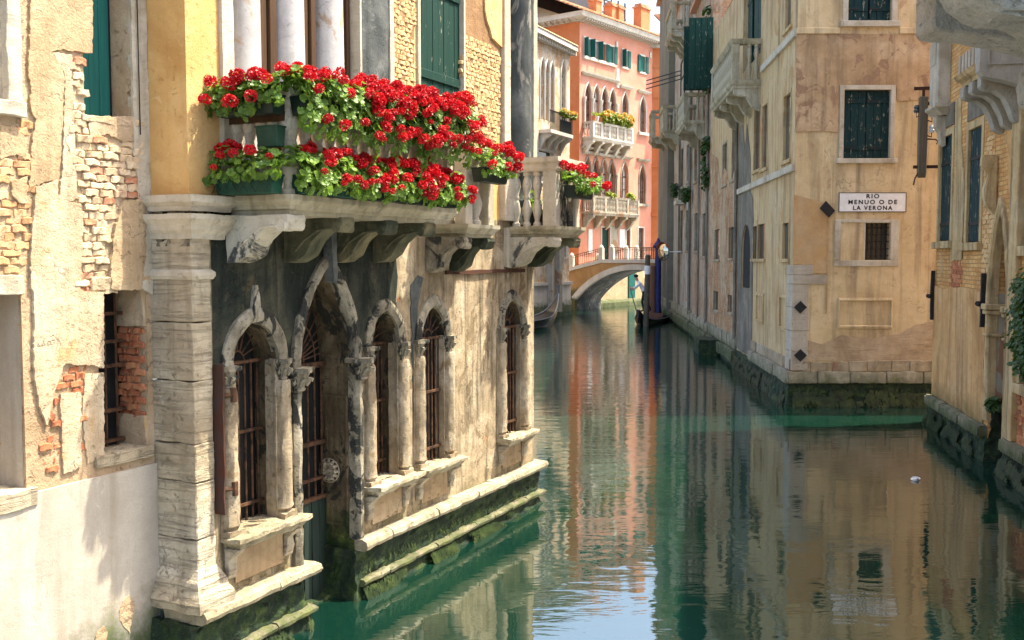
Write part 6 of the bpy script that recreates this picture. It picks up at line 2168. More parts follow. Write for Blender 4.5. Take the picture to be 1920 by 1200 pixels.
# ---- pink palazzo
PK = Frame((4.687, 70.0), (0.6147, 0.78876))
pk = facade_thing(PK, 'pink_palazzo', 'tall salmon pink palace with teal shutters and two stone balconies at the canal bend', 'palazzo')
W = 10.1
tops = [(0.58, 1.28), (1.62, 2.32), (2.66, 3.36), (3.72, 4.42), (5.60, 6.30), (8.16, 8.9)]
g1 = [(1.05 + k * 1.07, 0.40) for k in range(4)] + [(6.0, 0.42), (8.58, 0.44)]
m = MB()
ph = [rect(a, b, 17.65, 18.85) for a, b in tops]
ph += [opening(c, h, (12.6 if i < 4 else 13.1), 14.75, 1.05, 6) for i, (c, h) in enumerate(g1)]
ph += [opening(c, h, (6.9 if i < 4 else 7.7), 9.6, 1.0, 6) for i, (c, h) in enumerate(g1)]
ph += [rect(2.95, 4.05, 3.2, 5.75), rect(6.3, 6.9, 2.0, 5.75), rect(8.05, 8.85, 2.0, 5.85)]
m.panel(rect(0, W, 0.2, 19.9), ph, 0.0, 0.22)
m.build('front_wall', M['pink'], pk, recalc=False, weld=False)
m = MB()
m.add([(0, 0, 0.2), (0, -9, 0.2), (0, -9, 19.9), (0, 0, 19.9)], [(0, 1, 2, 3)])
m.add([(W, 0, 0.2), (W, -9, 0.2), (W, -9, 19.9), (W, 0, 19.9)], [(0, 1, 2, 3)])
m.build('end_wall', M['orange_wall'], pk, recalc=False, weld=False)  # shade of the end walls painted in as a deeper orange
for i, (a, b) in enumerate(tops):
    w = framed_window(pk, 0, a, b, 17.65, 18.85, 0.12, mat=M['far_white'], back='glass')
    if i == 1:
        q = MB(); q.box(a + .02, b - .02, -0.12, -0.08, 17.67, 18.83); q.build('blind', M['pale_blind'], w)
    for x0, ang in (((a - 0.02, 1), (b + 0.02, -1)) if i not in (1,) else ((b, -1),)):
        q = MB()
        wd = 0.36
        if i in (2, 3, 5) or (i == 4 and ang < 0):
            q.box(min(x0, x0 - ang * wd), max(x0, x0 - ang * wd), 0.05, 0.10, 17.62, 18.87)
        else:
            q.hexa([(x0, 0.04, 17.62), (x0 - ang * 0.10, 0.40, 17.62), (x0 - ang * 0.05, 0.42, 17.62), (x0 + ang * 0.05, 0.06, 17.62)], [(x0, 0.04, 18.87), (x0 - ang * 0.10, 0.40, 18.87), (x0 - ang * 0.05, 0.42, 18.87), (x0 + ang * 0.05, 0.06, 18.87)])
        q.build('shutter', M['teal'], w)
    if i in (0, 3, 5):
        q = MB(); q.box(a + 0.02, b - 0.02, -0.10, -0.06, 17.67, 18.83); q.build('shutter', M['teal'], w)
q = MB()
q.box(0.4, 4.62, -0.02, 0.13, 17.43, 17.55)
q.build('long_sill', M['far_white'], pk)
for lvl, (zs, zb4, zb2, dark) in enumerate(((14.75, 12.6, 13.1, 0), (9.6, 6.9, 7.7, 1))):
    st = 'far_white' if lvl == 0 else 'pale_grey'
    for i, (c, h) in enumerate(g1):
        gothic(pk, c, h, zb4 if i < 4 else zb2, zs, 1.0, st, 'pale_blind' if (lvl, i) in ((1, 2), (0, 1), (1, 4)) else 'far_pane', 0.13, sill=i >= 4)
    for k in range(5):
        q = MB()
        x = 0.52 + k * 1.065
        q.lathe([(0.14, zb4), (0.10, zb4 + 0.15), (0.09, zs - 0.3), (0.15, zs - 0.05), (0.15, zs + 0.05)], x, 0.08, 8)
        q.build('column', M[st], pk, smooth=True)
    for (a, b) in ((0.42, 4.9), (5.4, 6.65), (7.95, 9.25)):
        q = MB()
        z = zs + 1.55 if a < 1 else zs + 1.3
        q.sweep([(a, 0), (a, 0.02), (b, 0.02), (b, 0)], [(-0.02, z), (0.06, z), (0.22, z + 0.12), (0.24, z + 0.2), (-0.02, z + 0.22)])
        q.build('hood_moulding', M[st], pk)
# balconies
def far_balcony(u0, u1, zs, zr, p, st, nb, pn):
    b = MB()
    b.sweep([(u0, -0.05), (u0, p), (u1, p), (u1, -0.05)], [(-p * .6, zs), (-0.1, zs), (0.0, zs + 0.18), (0.0, zs + 0.26), (-p * .6, zs + 0.26)])
    b.box(u0 + .1, u1 - .1, 0, p - .1, zs + 0.01, zs + 0.25)
    bo = b.build('balcony', M[st], pk)
    q = MB()
    q.sweep([(u0 + .05, 0), (u0 + .05, p - .04), (u1 - .05, p - .04), (u1 - .05, 0)], [(-0.2, zr - 0.14), (0.0, zr - 0.14), (0.03, zr), (-0.2, zr + 0.01)])
    q.build('rail', M[st], bo)
    bl = baluster_mesh(zr - zs - 0.38, 0.075, M[st], 8)
    for k in range(nb):
        inst(bl, 'baluster', bo, (u0 + 0.3 + (u1 - u0 - 0.6) * k / (nb - 1), -(p - 0.12), zs + 0.25))
    for k in range(3):
        inst(bl, 'baluster', bo, (u0 + 0.14, -(0.15 + k * 0.22), zs + 0.25))
    for k in range(pn):
        x = u0 + 0.12 + (u1 - u0 - 0.24) * k / (pn - 1)
        q = MB()
        q.box(x - 0.11, x + 0.11, p - 0.24, p - 0.03, zs + 0.25, zr - 0.13)
        q.build('post', M[st], bo)
    for k in range(5):
        x = u0 + 0.2 + (u1 - u0 - 0.4) * k / 4
        q = MB()
        q.extr_oz([(0, zs), (p * .9, zs), (p * .9, zs - 0.15), (p * .6, zs - 0.3), (p * .3, zs - 0.75), (0, zs - 0.95)], x - 0.14, x + 0.14)
        q.build('bracket', M[st], bo)
    return bo
far_balcony(0.35, 5.75, 11.75, 13.05, 0.95, 'far_white', 26, 6)
far_balcony(0.35, 6.6, 6.55, 7.9, 1.0, 'pale_grey', 30, 5)
q = MB()
q.box(0.4, 5.2, 0.0, 0.22, 10.85, 11.05)
q.build('string_course', M['pale_grey'], pk)
plant('balcony_plants', 'mound of yellow-green plants on the upper stone balcony of the pink palace', 'plant', PK.P(3.6, 0.85, 13.3), PK.rz,
      [(-1.9 + 0.45 * k, 0, 0.05 + 0.25 * math.sin(k * 1.3) ** 2, 0.38) for k in range(9)], LYEL, 1500, M['leaf'], heads=[head_mesh(0.10, M['orange'], 4, 20)], nh=26, seed=9, smin=0.9, smax=1.6)
plant('balcony_plants', 'two small tufts of plants on the lower stone balcony of the pink palace', 'plant', PK.P(4.0, 0.85, 8.0), PK.rz,
      [(-1.4, 0, 0, 0.25), (-0.9, 0, 0.0, 0.22), (1.5, 0, 0.05, 0.3), (1.9, 0, 0.0, 0.2)], LYEL, 380, M['leaf'], seed=10)
for uu in (0.55, 0.95, 1.45):
    pt = thing('flower_pot', {0.55: 'first small pot at the left end of the pink palace upper balcony', 0.95: 'second small pot from the left end of the pink palace upper balcony', 1.45: 'third small pot, next to the yellow-green plants of the pink palace'}[uu], 'flower pot', PK.P(uu, 0.83, 13.06), PK.rz, 'pots on the pink palace balcony')
    q = MB()
    q.lathe([(0.10, 0), (0.16, 0.28), (0.18, 0.28), (0.18, 0.33), (0.13, 0.33)], n=10)
    q.build('pot', M['chimney'] if uu != 0.95 else M['white'], pt, smooth=True)
    fol = MB()
    for k in range(14):
        a = k * 2.4
        fol.add([(0, 0, 0.3), (0.12 * math.cos(a), 0.12 * math.sin(a), 0.5), (0.2 * math.cos(a + .3), 0.2 * math.sin(a + .3), 0.62), (0.10 * math.cos(a + .6), 0.10 * math.sin(a + .6), 0.5)], [(0, 1, 2, 3)])
    fol.build('leaves', M['leaf_yel'], pt, recalc=False)
# doors at bridge level, plaques, base
for a, b, c, d, mt in ((2.95, 4.05, 3.2, 5.75, 'teal_dark'), (6.3, 6.9, 2.0, 5.75, 'far_pane'), (8.05, 8.85, 2.0, 5.85, 'far_pane')):
    w = framed_window(pk, 0, a, b, c, d, 0.12, 'doorway' if mt == 'teal_dark' else 'window', False, mat=M['far_white'], back=None)
    q = MB()
    q.box(a, b, -0.2, -0.15, c, d)
    q.build('door' if mt == 'teal_dark' else 'pane', M[mt], w)
q = MB()
q.box(4.1, 5.1, -0.02, 0.03, 2.0, 5.9)
q.build('grey_panel', M['pale_grey'], pk)
for a, b, c, d in ((5.3, 6.05, 4.3, 5.7), (1.15, 1.65, 3.9, 5.6)):
    q = MB()
    q.box(a, b, 0.0, 0.06, c, d)
    q.build('notice_board', M['white'], pk, bevel=0.01)
q = MB()
q.extr_uz(jag([(-0.02, 0.2), (W + 0.02, 0.2), (W + 0.02, 2.9), (8, 3.1), (5, 2.7), (2, 3.0), (-0.02, 2.8)], 0.05, 0.4, 3), 0.002, 0.03)
q.build('base_plaster', M['tan_plaster'], pk)
q = MB()
q.box(6.6, 7.5, -0.02, 0.12, 0.5, 2.6)
q.build('green_door', M['teal'], pk)
q = MB()
q.sweep([(-0.1, 0.0), (W, 0.0)], [(-0.4, -1), (0.5, -1), (0.45, 0.3), (0.2, 0.5), (-0.4, 0.55)])
q.build('mossy_footing', M['ledge_mossy'], pk, rough=0.06, cell=0.4)
# cornice with modillions, quoin block
q = MB()
q.sweep([(0.0, -6), (0.0, 0.0), (W, 0.0), (W, -6)], [(-0.2, 19.9), (0.1, 19.9), (0.12, 20.0), (0.62, 20.12), (0.66, 20.3), (0.74, 20.42), (-0.2, 20.45)])
q.build('cornice', M['far_white'], pk)
dm = MB()
dm.extr_oz([(0, 19.86), (0.56, 19.97), (0.56, 20.10), (0, 20.05)], 0, 0.15)
d0 = dm.build('modillion', M['far_white'], pk)
d0.location = (0.05, 0, 0)
for k in range(1, 34):
    inst(d0, 'modillion', pk, (0.05 + k * 0.302, 0, 0))
for k in range(12):
    inst(d0, 'modillion', pk, (0.0, 0.3 + k * 0.5, 0), (0, 0, -PI / 2))
for uu in (4.75, 9.6):
    q = MB()
    q.box(uu - 0.12, uu + 0.12, -0.02, 0.10, 18.9, 19.3)
    q.build('stone_block', M['far_white'], pk)
q = MB()
q.box(4.75, 5.2, 0.0, 0.05, 16.0, 17.4)
q.build('pale_patch', M['far_white'], pk)

def tile_roof(parent, u0, u1, o0, o1, z0, z1, pitch_w=0.30, course=0.42, name='roof_tiles', mat='terracotta'):
    """rows of half round tiles in courses down a slope from (o1,z1) at the top to (o0,z0) at the eave"""
    n = int((u1 - u0) / pitch_w)
    L = math.hypot(o1 - o0, z1 - z0)
    mr = int(L / course)
    vs_, fs_ = [], []
    seg = 4
    rnd = random.Random(int(u0 * 10) + n)
    for r in range(mr):
        for c in range(n):
            t0, t1 = r / mr, (r + 1.12) / mr
            cx = u0 + (c + 0.5) * pitch_w + rnd.uniform(-.02, .02)
            lift0, lift1 = 0.05 + rnd.uniform(0, .03), 0.0
            b = len(vs_)
            for t, lf, w in ((t0, lift0, 1.0), (min(1, t1), lift1, 0.85)):
                for k in range(seg + 1):
                    a = PI * k / seg
                    vs_.append((cx - math.cos(a) * pitch_w * 0.47 * w, o0 + (o1 - o0) * t, z0 + (z1 - z0) * t + lf + math.sin(a) * pitch_w * 0.42 * w))
            for k in range(seg):
                fs_.append((b + k, b + k + 1, b + seg + 2 + k, b + seg + 1 + k))
            fs_.append(tuple(b + k for k in range(seg + 1)))
    m = MB()
    m.add(vs_, fs_)
    m.add([(u0, o0, z0), (u1, o0, z0), (u1, o1, z1), (u0, o1, z1)], [(0, 1, 2, 3)])
    ob = m.build(name, M[mat], parent, recalc=False, weld=False)
    ob['kind'] = 'stuff'
    return ob

M['tiles'] = weathered('sun_bleached_roof_tiles', (0.34, 0.13, 0.06), (0.50, 0.24, 0.12), (0.60, 0.42, 0.27), stain=(0.16, 0.09, 0.05), stain_amt=0.35, streak=0.2, scale=2.0, crack=0.0, seed=60)
tile_roof(pk, -0.7, W + 0.7, 0.72, -5.5, 20.42, 23.2, mat='tiles')
def chimney(u, o, z0, z1, w, d):
    q = MB()
    q.box(u - w / 2, u + w / 2, o - d / 2, o + d / 2, z0, z1)
    c = q.build('chimney', M['chimney'], pk, bevel=0.01)
    q = MB()
    q.box(u - w / 2 - 0.08, u + w / 2 + 0.08, o - d / 2 - 0.08, o + d / 2 + 0.08, z1, z1 + 0.14)
    q.box(u - w / 2 + 0.05, u + w / 2 - 0.05, o - d / 2 + .05, o + d / 2 - .05, z1 + 0.14, z1 + 0.35)
    q.build('chimney_cap', M['tiles'], c)
for px, yb, yt, w, o in ((1116, 33, 4, 0.75, -1.6), (1145, 46, 14, 0.75, -1.7), (1158, 50, 18, 0.7, -1.5), (1203, 64, 18, 1.35, -1.0)):
    uu, zb = PK.uz(px, yb, o)
    chimney(uu, o, zb - 0.6, PK.z(px, yt, o), w, 0.7)
# roof terrace
uu0 = PK.u(1050, 10, -4.5)
q = MB()
ta, tb = PK.u(1040, 12, -5.0), PK.u(1112, 12, -5.0)
q.hexa([(ta - 3, -5.4, 22.2), (tb, -5.4, 22.2), (tb, -5.0, 22.0), (ta - 3, -5.0, 22.0)], [(ta - 3, -5.4, 24.5), (tb, -5.4, 24.5), (tb, -5.0, 24.5), (ta - 3, -5.0, 24.5)])
q.build('roof_terrace', M['roof_sheet'], pk)
q = MB()
for k in range(5):
    q.box(tb + 0.3 + k * 1.05, tb + 0.42 + k * 1.05, -4.9, -4.8, 22.2, 24.6)
for zz in (23.2, 24.2):
    q.box(tb + 0.2, tb + 4.7, -4.9, -4.8, zz, zz + 0.1)
q.build('terrace_railing', M['roof_sheet'], pk)

# ---- houses behind and beside the pink palace
oh = thing('orange_house', 'narrow deep orange house wall right of the pink palace', 'house', (11.0, 77.9, 0), 0)
q = MB()
q.panel(rect(-1.5, 1.38, 0.2, 19.7), [], 0)
q.add([(1.38, 0, .2), (1.38, -6, .2), (1.38, -6, 19.7), (1.38, 0, 19.7)], [(0, 1, 2, 3)])
q.build('wall', M['orange_wall'], oh, recalc=False)
for zz, hh, pr in ((10.6, 0.2, .06), (12.4, 0.15, .05), (15.9, 1.0, .05), (18.2, 0.3, .05), (4.4, 0.3, .05), (6.8, 0.3, 0.08)):
    q = MB()
    q.box(-0.9 if hh > .25 else -1.5, 1.42, -0.02, pr, zz, zz + hh)
    q.build('wall_band', M['orange_wall'], oh)
q = MB()
q.box(-1.6, 1.5, -6, 0.3, 19.7, 19.95)
q.build('cornice', M['far_white'], oh)
tile_roof(oh, -1.6, 2.6, 0.4, -4, 19.95, 21.6, mat='tiles')
cs = thing('cream_corner_house', 'sliver of cream house with green shutters between the orange wall and the olive house', 'house', (12.4, 78.6, 0), 0)
q = MB()
q.panel(rect(-0.5, 4.0, 0.2, 24.0), [rect(0.2, 1.0, 16.8, 18.6), rect(0.2, 1.0, 12.4, 14.6), rect(.2, 1.0, 8, 10)], 0, 0.2)
q.build('wall', M['far_cream'], cs, recalc=False, weld=False)
for z0, z1 in ((16.8, 18.6), (12.4, 14.6), (8, 10)):
    q = MB()
    q.box(0.1, 1.1, 0.02, 0.08, z0, z1)
    q.build('shutter', M['teal'], cs)
tile_roof(cs, -0.6, 6.5, 0.4, -6, 21.4, 23.8, mat='tiles')
bh2 = thing('rear_house', 'tiled roof and white attic wall rising behind the pink palace', 'house', PK.P(3.0, -8.5, 0), PK.rz)
q = MB()
q.box(4.0, 14.0, -5, -0.6, 0, 24.0)
q.build('wall', M['far_cream'], bh2)
tile_roof(bh2, 3.5, 14.5, 0.3, -5.5, 23.6, 25.8, mat='tiles')

# ---- the bridge
BRF = Frame(on_water(1070, 581), (0.82, -0.57))
br = facade_thing(BRF, 'stone_bridge', 'small arched canal bridge with orange plaster sides and iron railings', 'bridge')
M['bridge_plaster'] = weathered('bridge_orange_plaster', (0.30, 0.16, 0.06), (0.44, 0.26, 0.11), (0.50, 0.34, 0.18), stain=(0.12, 0.08, 0.04), stain_amt=0.4, streak=0.5, scale=0.4, crack=0.2, seed=71, algae=0.8, algae_top=1.6)
BD = 3.6
cx_, hw_, zsp, rise_ = 4.9, 4.56, 0.65, 2.14
deck = lambda u: 3.0 + (0.05 if u < 0 else min(1, u / 2.2) * 0.28) if u < 2.2 else 3.28
Rr = (hw_ * hw_ + rise_ * rise_) / (2 * rise_)
a0 = math.asin(hw_ / Rr)
intr = [(cx_ + Rr * math.sin(a0 - 2 * a0 * k / 24), zsp + rise_ - Rr + Rr * math.cos(a0 - 2 * a0 * k / 24)) for k in range(25)]
top = [(-0.3, 2.55), (0.1, 2.70), (2.4, 3.22), (7.4, 3.22), (10.0, 2.7)]
m = MB()
outl = [(-0.3, -0.6), (cx_ - hw_, -0.6)] + list(reversed(intr)) + [(cx_ + hw_, -0.6), (10.0, -0.6)] + list(reversed(top))
m.extr_uz(outl, -BD, 0.0)
m.build('arch_body', M['bridge_plaster'], br)
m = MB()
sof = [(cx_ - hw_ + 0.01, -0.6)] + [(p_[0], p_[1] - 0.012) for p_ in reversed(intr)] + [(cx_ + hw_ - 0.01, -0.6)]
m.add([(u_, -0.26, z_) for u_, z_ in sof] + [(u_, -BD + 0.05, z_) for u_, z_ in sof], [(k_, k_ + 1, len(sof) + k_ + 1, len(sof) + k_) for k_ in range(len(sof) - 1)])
m.build('shaded_soffit', M['soot_shade'], br, recalc=False)  # dark skin that paints the shade beneath the arch
for k in range(24):
    q = MB()
    p0, p1 = intr[k], intr[k + 1]
    n0 = Vector((p0[0] - cx_, p0[1] - (zsp + rise_ - Rr))).normalized()
    n1 = Vector((p1[0] - cx_, p1[1] - (zsp + rise_ - Rr))).normalized()
    g = 0.006
    q.extr_uz([(p0[0] - n0.x * 0.01, p0[1] - n0.y * 0.01), (p0[0] + n0.x * 0.34, p0[1] + n0.y * 0.34), (p1[0] + n1.x * 0.34 + g, p1[1] + n1.y * 0.34), (p1[0] - n1.x * 0.01 + g, p1[1] - n1.y * 0.01)], -0.25, 0.05)
    q.build('arch_stone', M['far_white'], br)
for o0, o1 in ((-0.18, 0.10), (-BD - 0.1, -BD + 0.18)):
    q = MB()
    pts = [(p[0], p[1]) for p in top]
    q.extr_uz(pts + [(p[0], p[1] + 0.24) for p in reversed(pts)], o0, o1)
    q.build('coping', M['far_white'], br)
    for uu, zz in ((0.05, 2.9), (2.36, 3.42), (3.17, 3.44), (7.2, 3.44), (9.7, 2.98)):
        q = MB()
        q.box(uu - 0.16, uu + 0.16, (o0 + o1) / 2 - 0.13, (o0 + o1) / 2 + 0.13, zz - 0.1, zz + 0.78)
        q.lathe([(0.17, zz + 0.78), (0.17, zz + 0.84), (0.10, zz + 0.95), (0.02, zz + 1.0)], uu, (o0 + o1) / 2, 8)
        q.build('post', M['far_white'], br)
    oc = (o0 + o1) / 2
    r_ = MB()
    for (ua, za, ub, zb) in ((0.2, 2.96, 2.25, 3.42), (3.28, 3.46, 7.1, 3.46), (7.3, 3.46, 9.6, 3.0)):
        n = int((ub - ua) / 0.17)
        for k in range(n + 1):
            t = k / n
            u_, z_ = ua + (ub - ua) * t, za + (zb - za) * t
            r_.tube([(u_, oc, z_), (u_, oc, z_ + 0.76)], 0.016, 4)
        for dz in (0.06, 0.62, 0.76):
            r_.tube([(ua, oc, za + dz), (ub, oc, zb + dz)], 0.022 if dz > .7 else 0.015, 4)
    for k in range(3):
        u_ = 5.2 + (k - 1) * 0.25
        r_.tube([(u_ + 0.11 * math.cos(j * PI / 5), oc, 3.82 + 0.2 * math.sin(j * PI / 5)) for j in range(11)], 0.014, 4)
    r_.build('railing', M['rust'], br)
q = MB()
pts = [(p[0], p[1] + 0.01) for p in top]
q.extr_uz(pts + [(p[0], p[1] + 0.1) for p in reversed(pts)], -BD + 0.18, -0.18)
q.build('walkway', M['pale_grey'], br)

# ---- mooring posts, dock, mirror
def post(name, label, px, py, ztop, r, mat, lean=0.0, cap=None, bandmat=None):
    x, y = on_water(px, py)
    t = thing(name, label, 'mooring post', (x, y, 0), 0, 'mooring posts by the bridge')
    q = MB()
    q.lathe([(r, -1.5), (r * 1.05, 0.4), (r, ztop * .6), (r * 0.95, ztop), (r * 0.6, ztop + 0.06)], n=10)
    b = q.build('shaft', mat, t, smooth=True, rough=0.015, cell=0.4)
    t.rotation_euler = (0, lean, 0)
    if cap:
        q = MB()
        q.lathe([(r * 0.9, ztop), (r * 1.6, ztop + 0.03), (r * 1.7, ztop + 0.16), (r * 1.2, ztop + 0.28), (r * 0.6, ztop + 0.42), (r * 0.3, ztop + 0.6)], n=12)
        q.build('cap', cap, t, smooth=True)
    if bandmat:
        q = MB()
        q.lathe([(r * 1.1, ztop * 0.74), (r * 1.12, ztop * 0.80), (r * 1.1, ztop * 0.86)], n=10)
        q.build('band', bandmat, t, smooth=True)
    return t
M['post_wood'] = shutter_mat('weathered_mooring_wood', (0.10, 0.085, 0.06), 0.4)
M['post_red'] = shutter_mat('faded_red_brown_post', (0.19, 0.09, 0.06), 0.3)
M['blue'] = plain('blue_paint', (0.018, 0.03, 0.14), 0.5, 0.35, 4.0)
post('mooring_post', 'leaning bare grey wooden post with a pale band, leftmost by the bridge', 1211, 612, 3.65, 0.14, M['post_wood'], 0.02, bandmat=M['white'])
post('mooring_post', 'thick red-brown post standing on the dark landing between the grey and the blue post', 1223, 596, 3.05, 0.22, M['post_red'])
post('mooring_post', 'tall blue painted post with a flared cap, beside the house wall by the bridge', 1233, 596, 4.1, 0.19, M['blue'], cap=M['blue'])
x, y = on_water(1229, 601)
dk = thing('landing_stage', 'low dark landing stage at the foot of the blue post', 'landing stage', (x, y, 0), 0)
q = MB()
for k in range(6):
    q.box(-0.9 + k * 0.31, -0.61 + k * 0.31, -1.2, 0.0, 0.22, 0.30)
q.box(-0.9, 0.95, -0.06, 0.02, -0.4, 0.22)
q.box(-0.9, -0.82, -1.2, -0.06, -0.4, 0.22)
q.build('deck', M['planter_dark'], dk)
# convex traffic mirror on its arm
mu, mz = S.uz(1278, 472, 0.0)
mm_ = thing('traffic_mirror', 'round convex mirror with red hood on an arm above the canal by the right bank', 'mirror', S.P(mu, 0.0, mz), S.rz)
M['mirror'] = NT('mirror_face').done((0.62, 0.55, 0.43), 0.08, None, 0.5, 1.0)
cx0, cz0 = 0.0, 0.0
vs_, fs_ = [], []
Rm = 0.46
for i in range(7):
    ph_ = 0.95 * i / 6
    for k in range(24):
        a = 2 * PI * k / 24
        vs_.append((Rm * math.sin(ph_) / math.sin(0.95) * math.cos(a), 0.13 * (math.cos(ph_) - math.cos(0.95)) / (1 - math.cos(0.95)), Rm * math.sin(ph_) / math.sin(0.95) * math.sin(a)))
for i in range(6):
    for k in range(24):
        k2 = (k + 1) % 24
        fs_.append((i * 24 + k, i * 24 + k2, (i + 1) * 24 + k2, (i + 1) * 24 + k))
mo = 0.95
q = MB()
q.add([(a, b, c) for a, b, c in vs_], fs_)
mf = q.build('mirror_face', M['mirror'], mm_, smooth=True)
q = MB()
ring = [(Rm * 1.02 * math.cos(2 * PI * k / 24), -0.01, Rm * 1.02 * math.sin(2 * PI * k / 24)) for k in range(25)]
q.tube(ring, 0.022, 6)
rg = q.build('rim', M['black_iron'], mm_)
q = MB()
hood = [(Rm * 1.06 * math.cos(PI * (0.12 + 0.76 * k / 12)), Rm * 1.06 * math.sin(PI * (0.12 + 0.76 * k / 12))) for k in range(13)]
q.add([(a, -0.05, c) for a, c in hood] + [(a * 1.02, 0.12, c * 1.02 + 0.02) for a, c in hood], [(k, k + 1, 14 + k, 13 + k) for k in range(12)])
M['red_hood'] = plain('red_hood', (0.42, 0.10, 0.04), 0.5, 0.3, 5.0)
hd = q.build('hood', M['red_hood'], mm_, recalc=False)
for ob in (mf, rg, hd):
    ob.rotation_euler = (0, 0, -S.rz - 1.1)
    ob.location = (0, -mo, 0)
q = MB()
q.tube([(0.15, 0.0, 0.0), (0.0, mo - 0.05, 0.0)], 0.03, 6)
q.build('arm', M['white'], mm_)

# ---- gondolas
def gondola(name, label, loc, rz):
    t = thing(name, label, 'gondola', loc, rz)
    N = 28
    vs_, fs_ = [], []
    for i in range(N + 1):
        s = i / N * 2 - 1                      # -1 stern, +1 prow
        x = s * 5.3
        w = 0.70 * (1 - abs(s) ** 2.3) + 0.035
        keel = -0.22 + 0.95 * abs(s) ** 5
        gun = 0.42 + 0.12 * s * s + 1.05 * abs(s) ** 7
        prof = [(-w, gun), (-w * 0.92, (gun + keel) / 2), (-w * 0.6, keel + 0.04), (w * 0.6, keel + 0.04), (w * 0.92, (gun + keel) / 2), (w, gun)]
        vs_ += [(x, a, b) for a, b in prof]
    for i in range(N):
        for k in range(6):
            k2 = (k + 1) % 6
            fs_.append((i * 6 + k, i * 6 + k2, (i + 1) * 6 + k2, (i + 1) * 6 + k))
    fs_ += [tuple(range(6)), tuple(N * 6 + k for k in range(6))]
    q = MB()
    q.add(vs_, fs_)
    q.build('hull', M['boat_black'], t, smooth=True)
    q = MB()
    for sd in (-1, 1):
        q.tube([(-5.3 * 0 + (i / N * 2 - 1) * 5.3, sd * (0.70 * (1 - abs(i / N * 2 - 1) ** 2.3) + 0.045), 0.44 + 0.12 * (i / N * 2 - 1) ** 2 + 1.05 * abs(i / N * 2 - 1) ** 7) for i in range(N + 1)], 0.028, 5)
    q.build('gunwale', M['boat_trim'], t, smooth=True)
    q = MB()
    q.extr_oz([(-0.012, 0), (0.012, 0), (0.012, 0.02), (-0.012, 0.02)], 5.2, 5.3)
    q.extr_uz([(5.22, 0.9), (5.36, 1.0), (5.42, 1.5), (5.50, 1.95), (5.40, 2.12), (5.22, 2.12), (5.16, 2.0), (5.30, 1.9), (5.28, 1.5), (5.2, 1.3)], -0.015, 0.015)
    q.build('prow_iron', M['boat_trim'], t)
    for xx in (-0.9, 0.5):
        q = MB()
        q.box(xx - 0.3, xx + 0.3, -0.5, 0.5, 0.3, 0.42)
        q.box(xx - 0.36, xx - 0.28, -0.5, 0.5, 0.3, 0.85)
        q.build('seat', M['post_red'], t, bevel=0.02)
    return t
M['boat_black'] = plain('black_lacquer', (0.008, 0.008, 0.010), 0.18, 0.2, 3.0, 0.6, 0.0, 0.05)
M['boat_trim'] = plain('worn_grey_trim', (0.16, 0.17, 0.18), 0.4, 0.3, 6.0, 0.5, 0.2)
gx, gy = on_water(1018, 606)
gd = Vector((0.44, 0.9)).normalized()
gondola('gondola', 'black gondola moored behind the near palace, only its curved prow showing', (2.3 - gd.x * 4.9, 53.2 - gd.y * 4.9, 0), math.atan2(gd.y, gd.x))
gx, gy = on_water(1222, 606)
g2 = gondola('gondola', 'black gondola coming under the bridge behind the posts, carrying the gondolier', (gx + 0.3, gy + 1.5, 0), math.radians(72))
g2.scale = (0.85, 1.0, 0.55)

# ---- gondolier
def person(name, label, loc, rz, joints, bones, radii, mats, faces, group=None):
    t = bpy.data.objects.new(name, None)
    C.objects.link(t)
    t.location = loc
    t.rotation_euler = (0, 0, rz)
    tag(t, label, 'person')
    me = bpy.data.meshes.new('body')
    names = list(joints)
    me.from_pydata([joints[n] for n in names], [(names.index(a), names.index(b)) for a, b in bones], [])
    o = bpy.data.objects.new('body', me)
    link(o, t)
    md = o.modifiers.new('skin', 'SKIN')
    sk = me.skin_vertices[0].data if me.skin_vertices else None
    if sk is None:
        bm = bmesh.new()
        bm.from_mesh(me)
        bm.verts.layers.skin.verify()
        bm.to_mesh(me)
        bm.free()
        sk = me.skin_vertices[0].data
    for i, n in enumerate(names):
        r = radii[n]
        sk[i].radius = r if isinstance(r, tuple) else (r, r)
        sk[i].use_root = (n == 'pelvis')
    sb_ = o.modifiers.new('sub', 'SUBSURF')
    sb_.levels = 2
    sb_.render_levels = 2
    bpy.context.view_layer.update()
    dg = bpy.context.evaluated_depsgraph_get()
    nm_ = bpy.data.meshes.new_from_object(o.evaluated_get(dg))
    o.modifiers.clear()
    o.data = nm_
    nm_.materials.clear()
    for m_ in mats:
        nm_.materials.append(m_)
    for p_ in nm_.polygons:
        p_.material_index = faces(p_.center)
        p_.use_smooth = True
    return t, o
J = {'pelvis': (0, 0, 0.95), 'waist': (0.05, 0, 1.12), 'chest': (0.20, 0, 1.34), 'neck': (0.31, 0, 1.47), 'head0': (0.36, 0, 1.55), 'head1': (0.41, 0, 1.70),
     'hipL': (0.0, 0.10, 0.90), 'kneeL': (0.10, 0.12, 0.50), 'ankL': (0.02, 0.12, 0.09), 'toeL': (0.17, 0.13, 0.03),
     'hipR': (0.0, -0.10, 0.90), 'kneeR': (-0.12, -0.12, 0.50), 'ankR': (-0.32, -0.12, 0.09), 'toeR': (-0.17, -0.13, 0.03),
     'shL': (0.22, 0.19, 1.38), 'elL': (0.42, 0.26, 1.18), 'wrL': (0.62, 0.14, 1.16), 'haL': (0.70, 0.12, 1.17),
     'shR': (0.22, -0.19, 1.38), 'elR': (0.40, -0.28, 1.16), 'wrR': (0.60, -0.20, 1.05), 'haR': (0.68, -0.18, 1.05)}
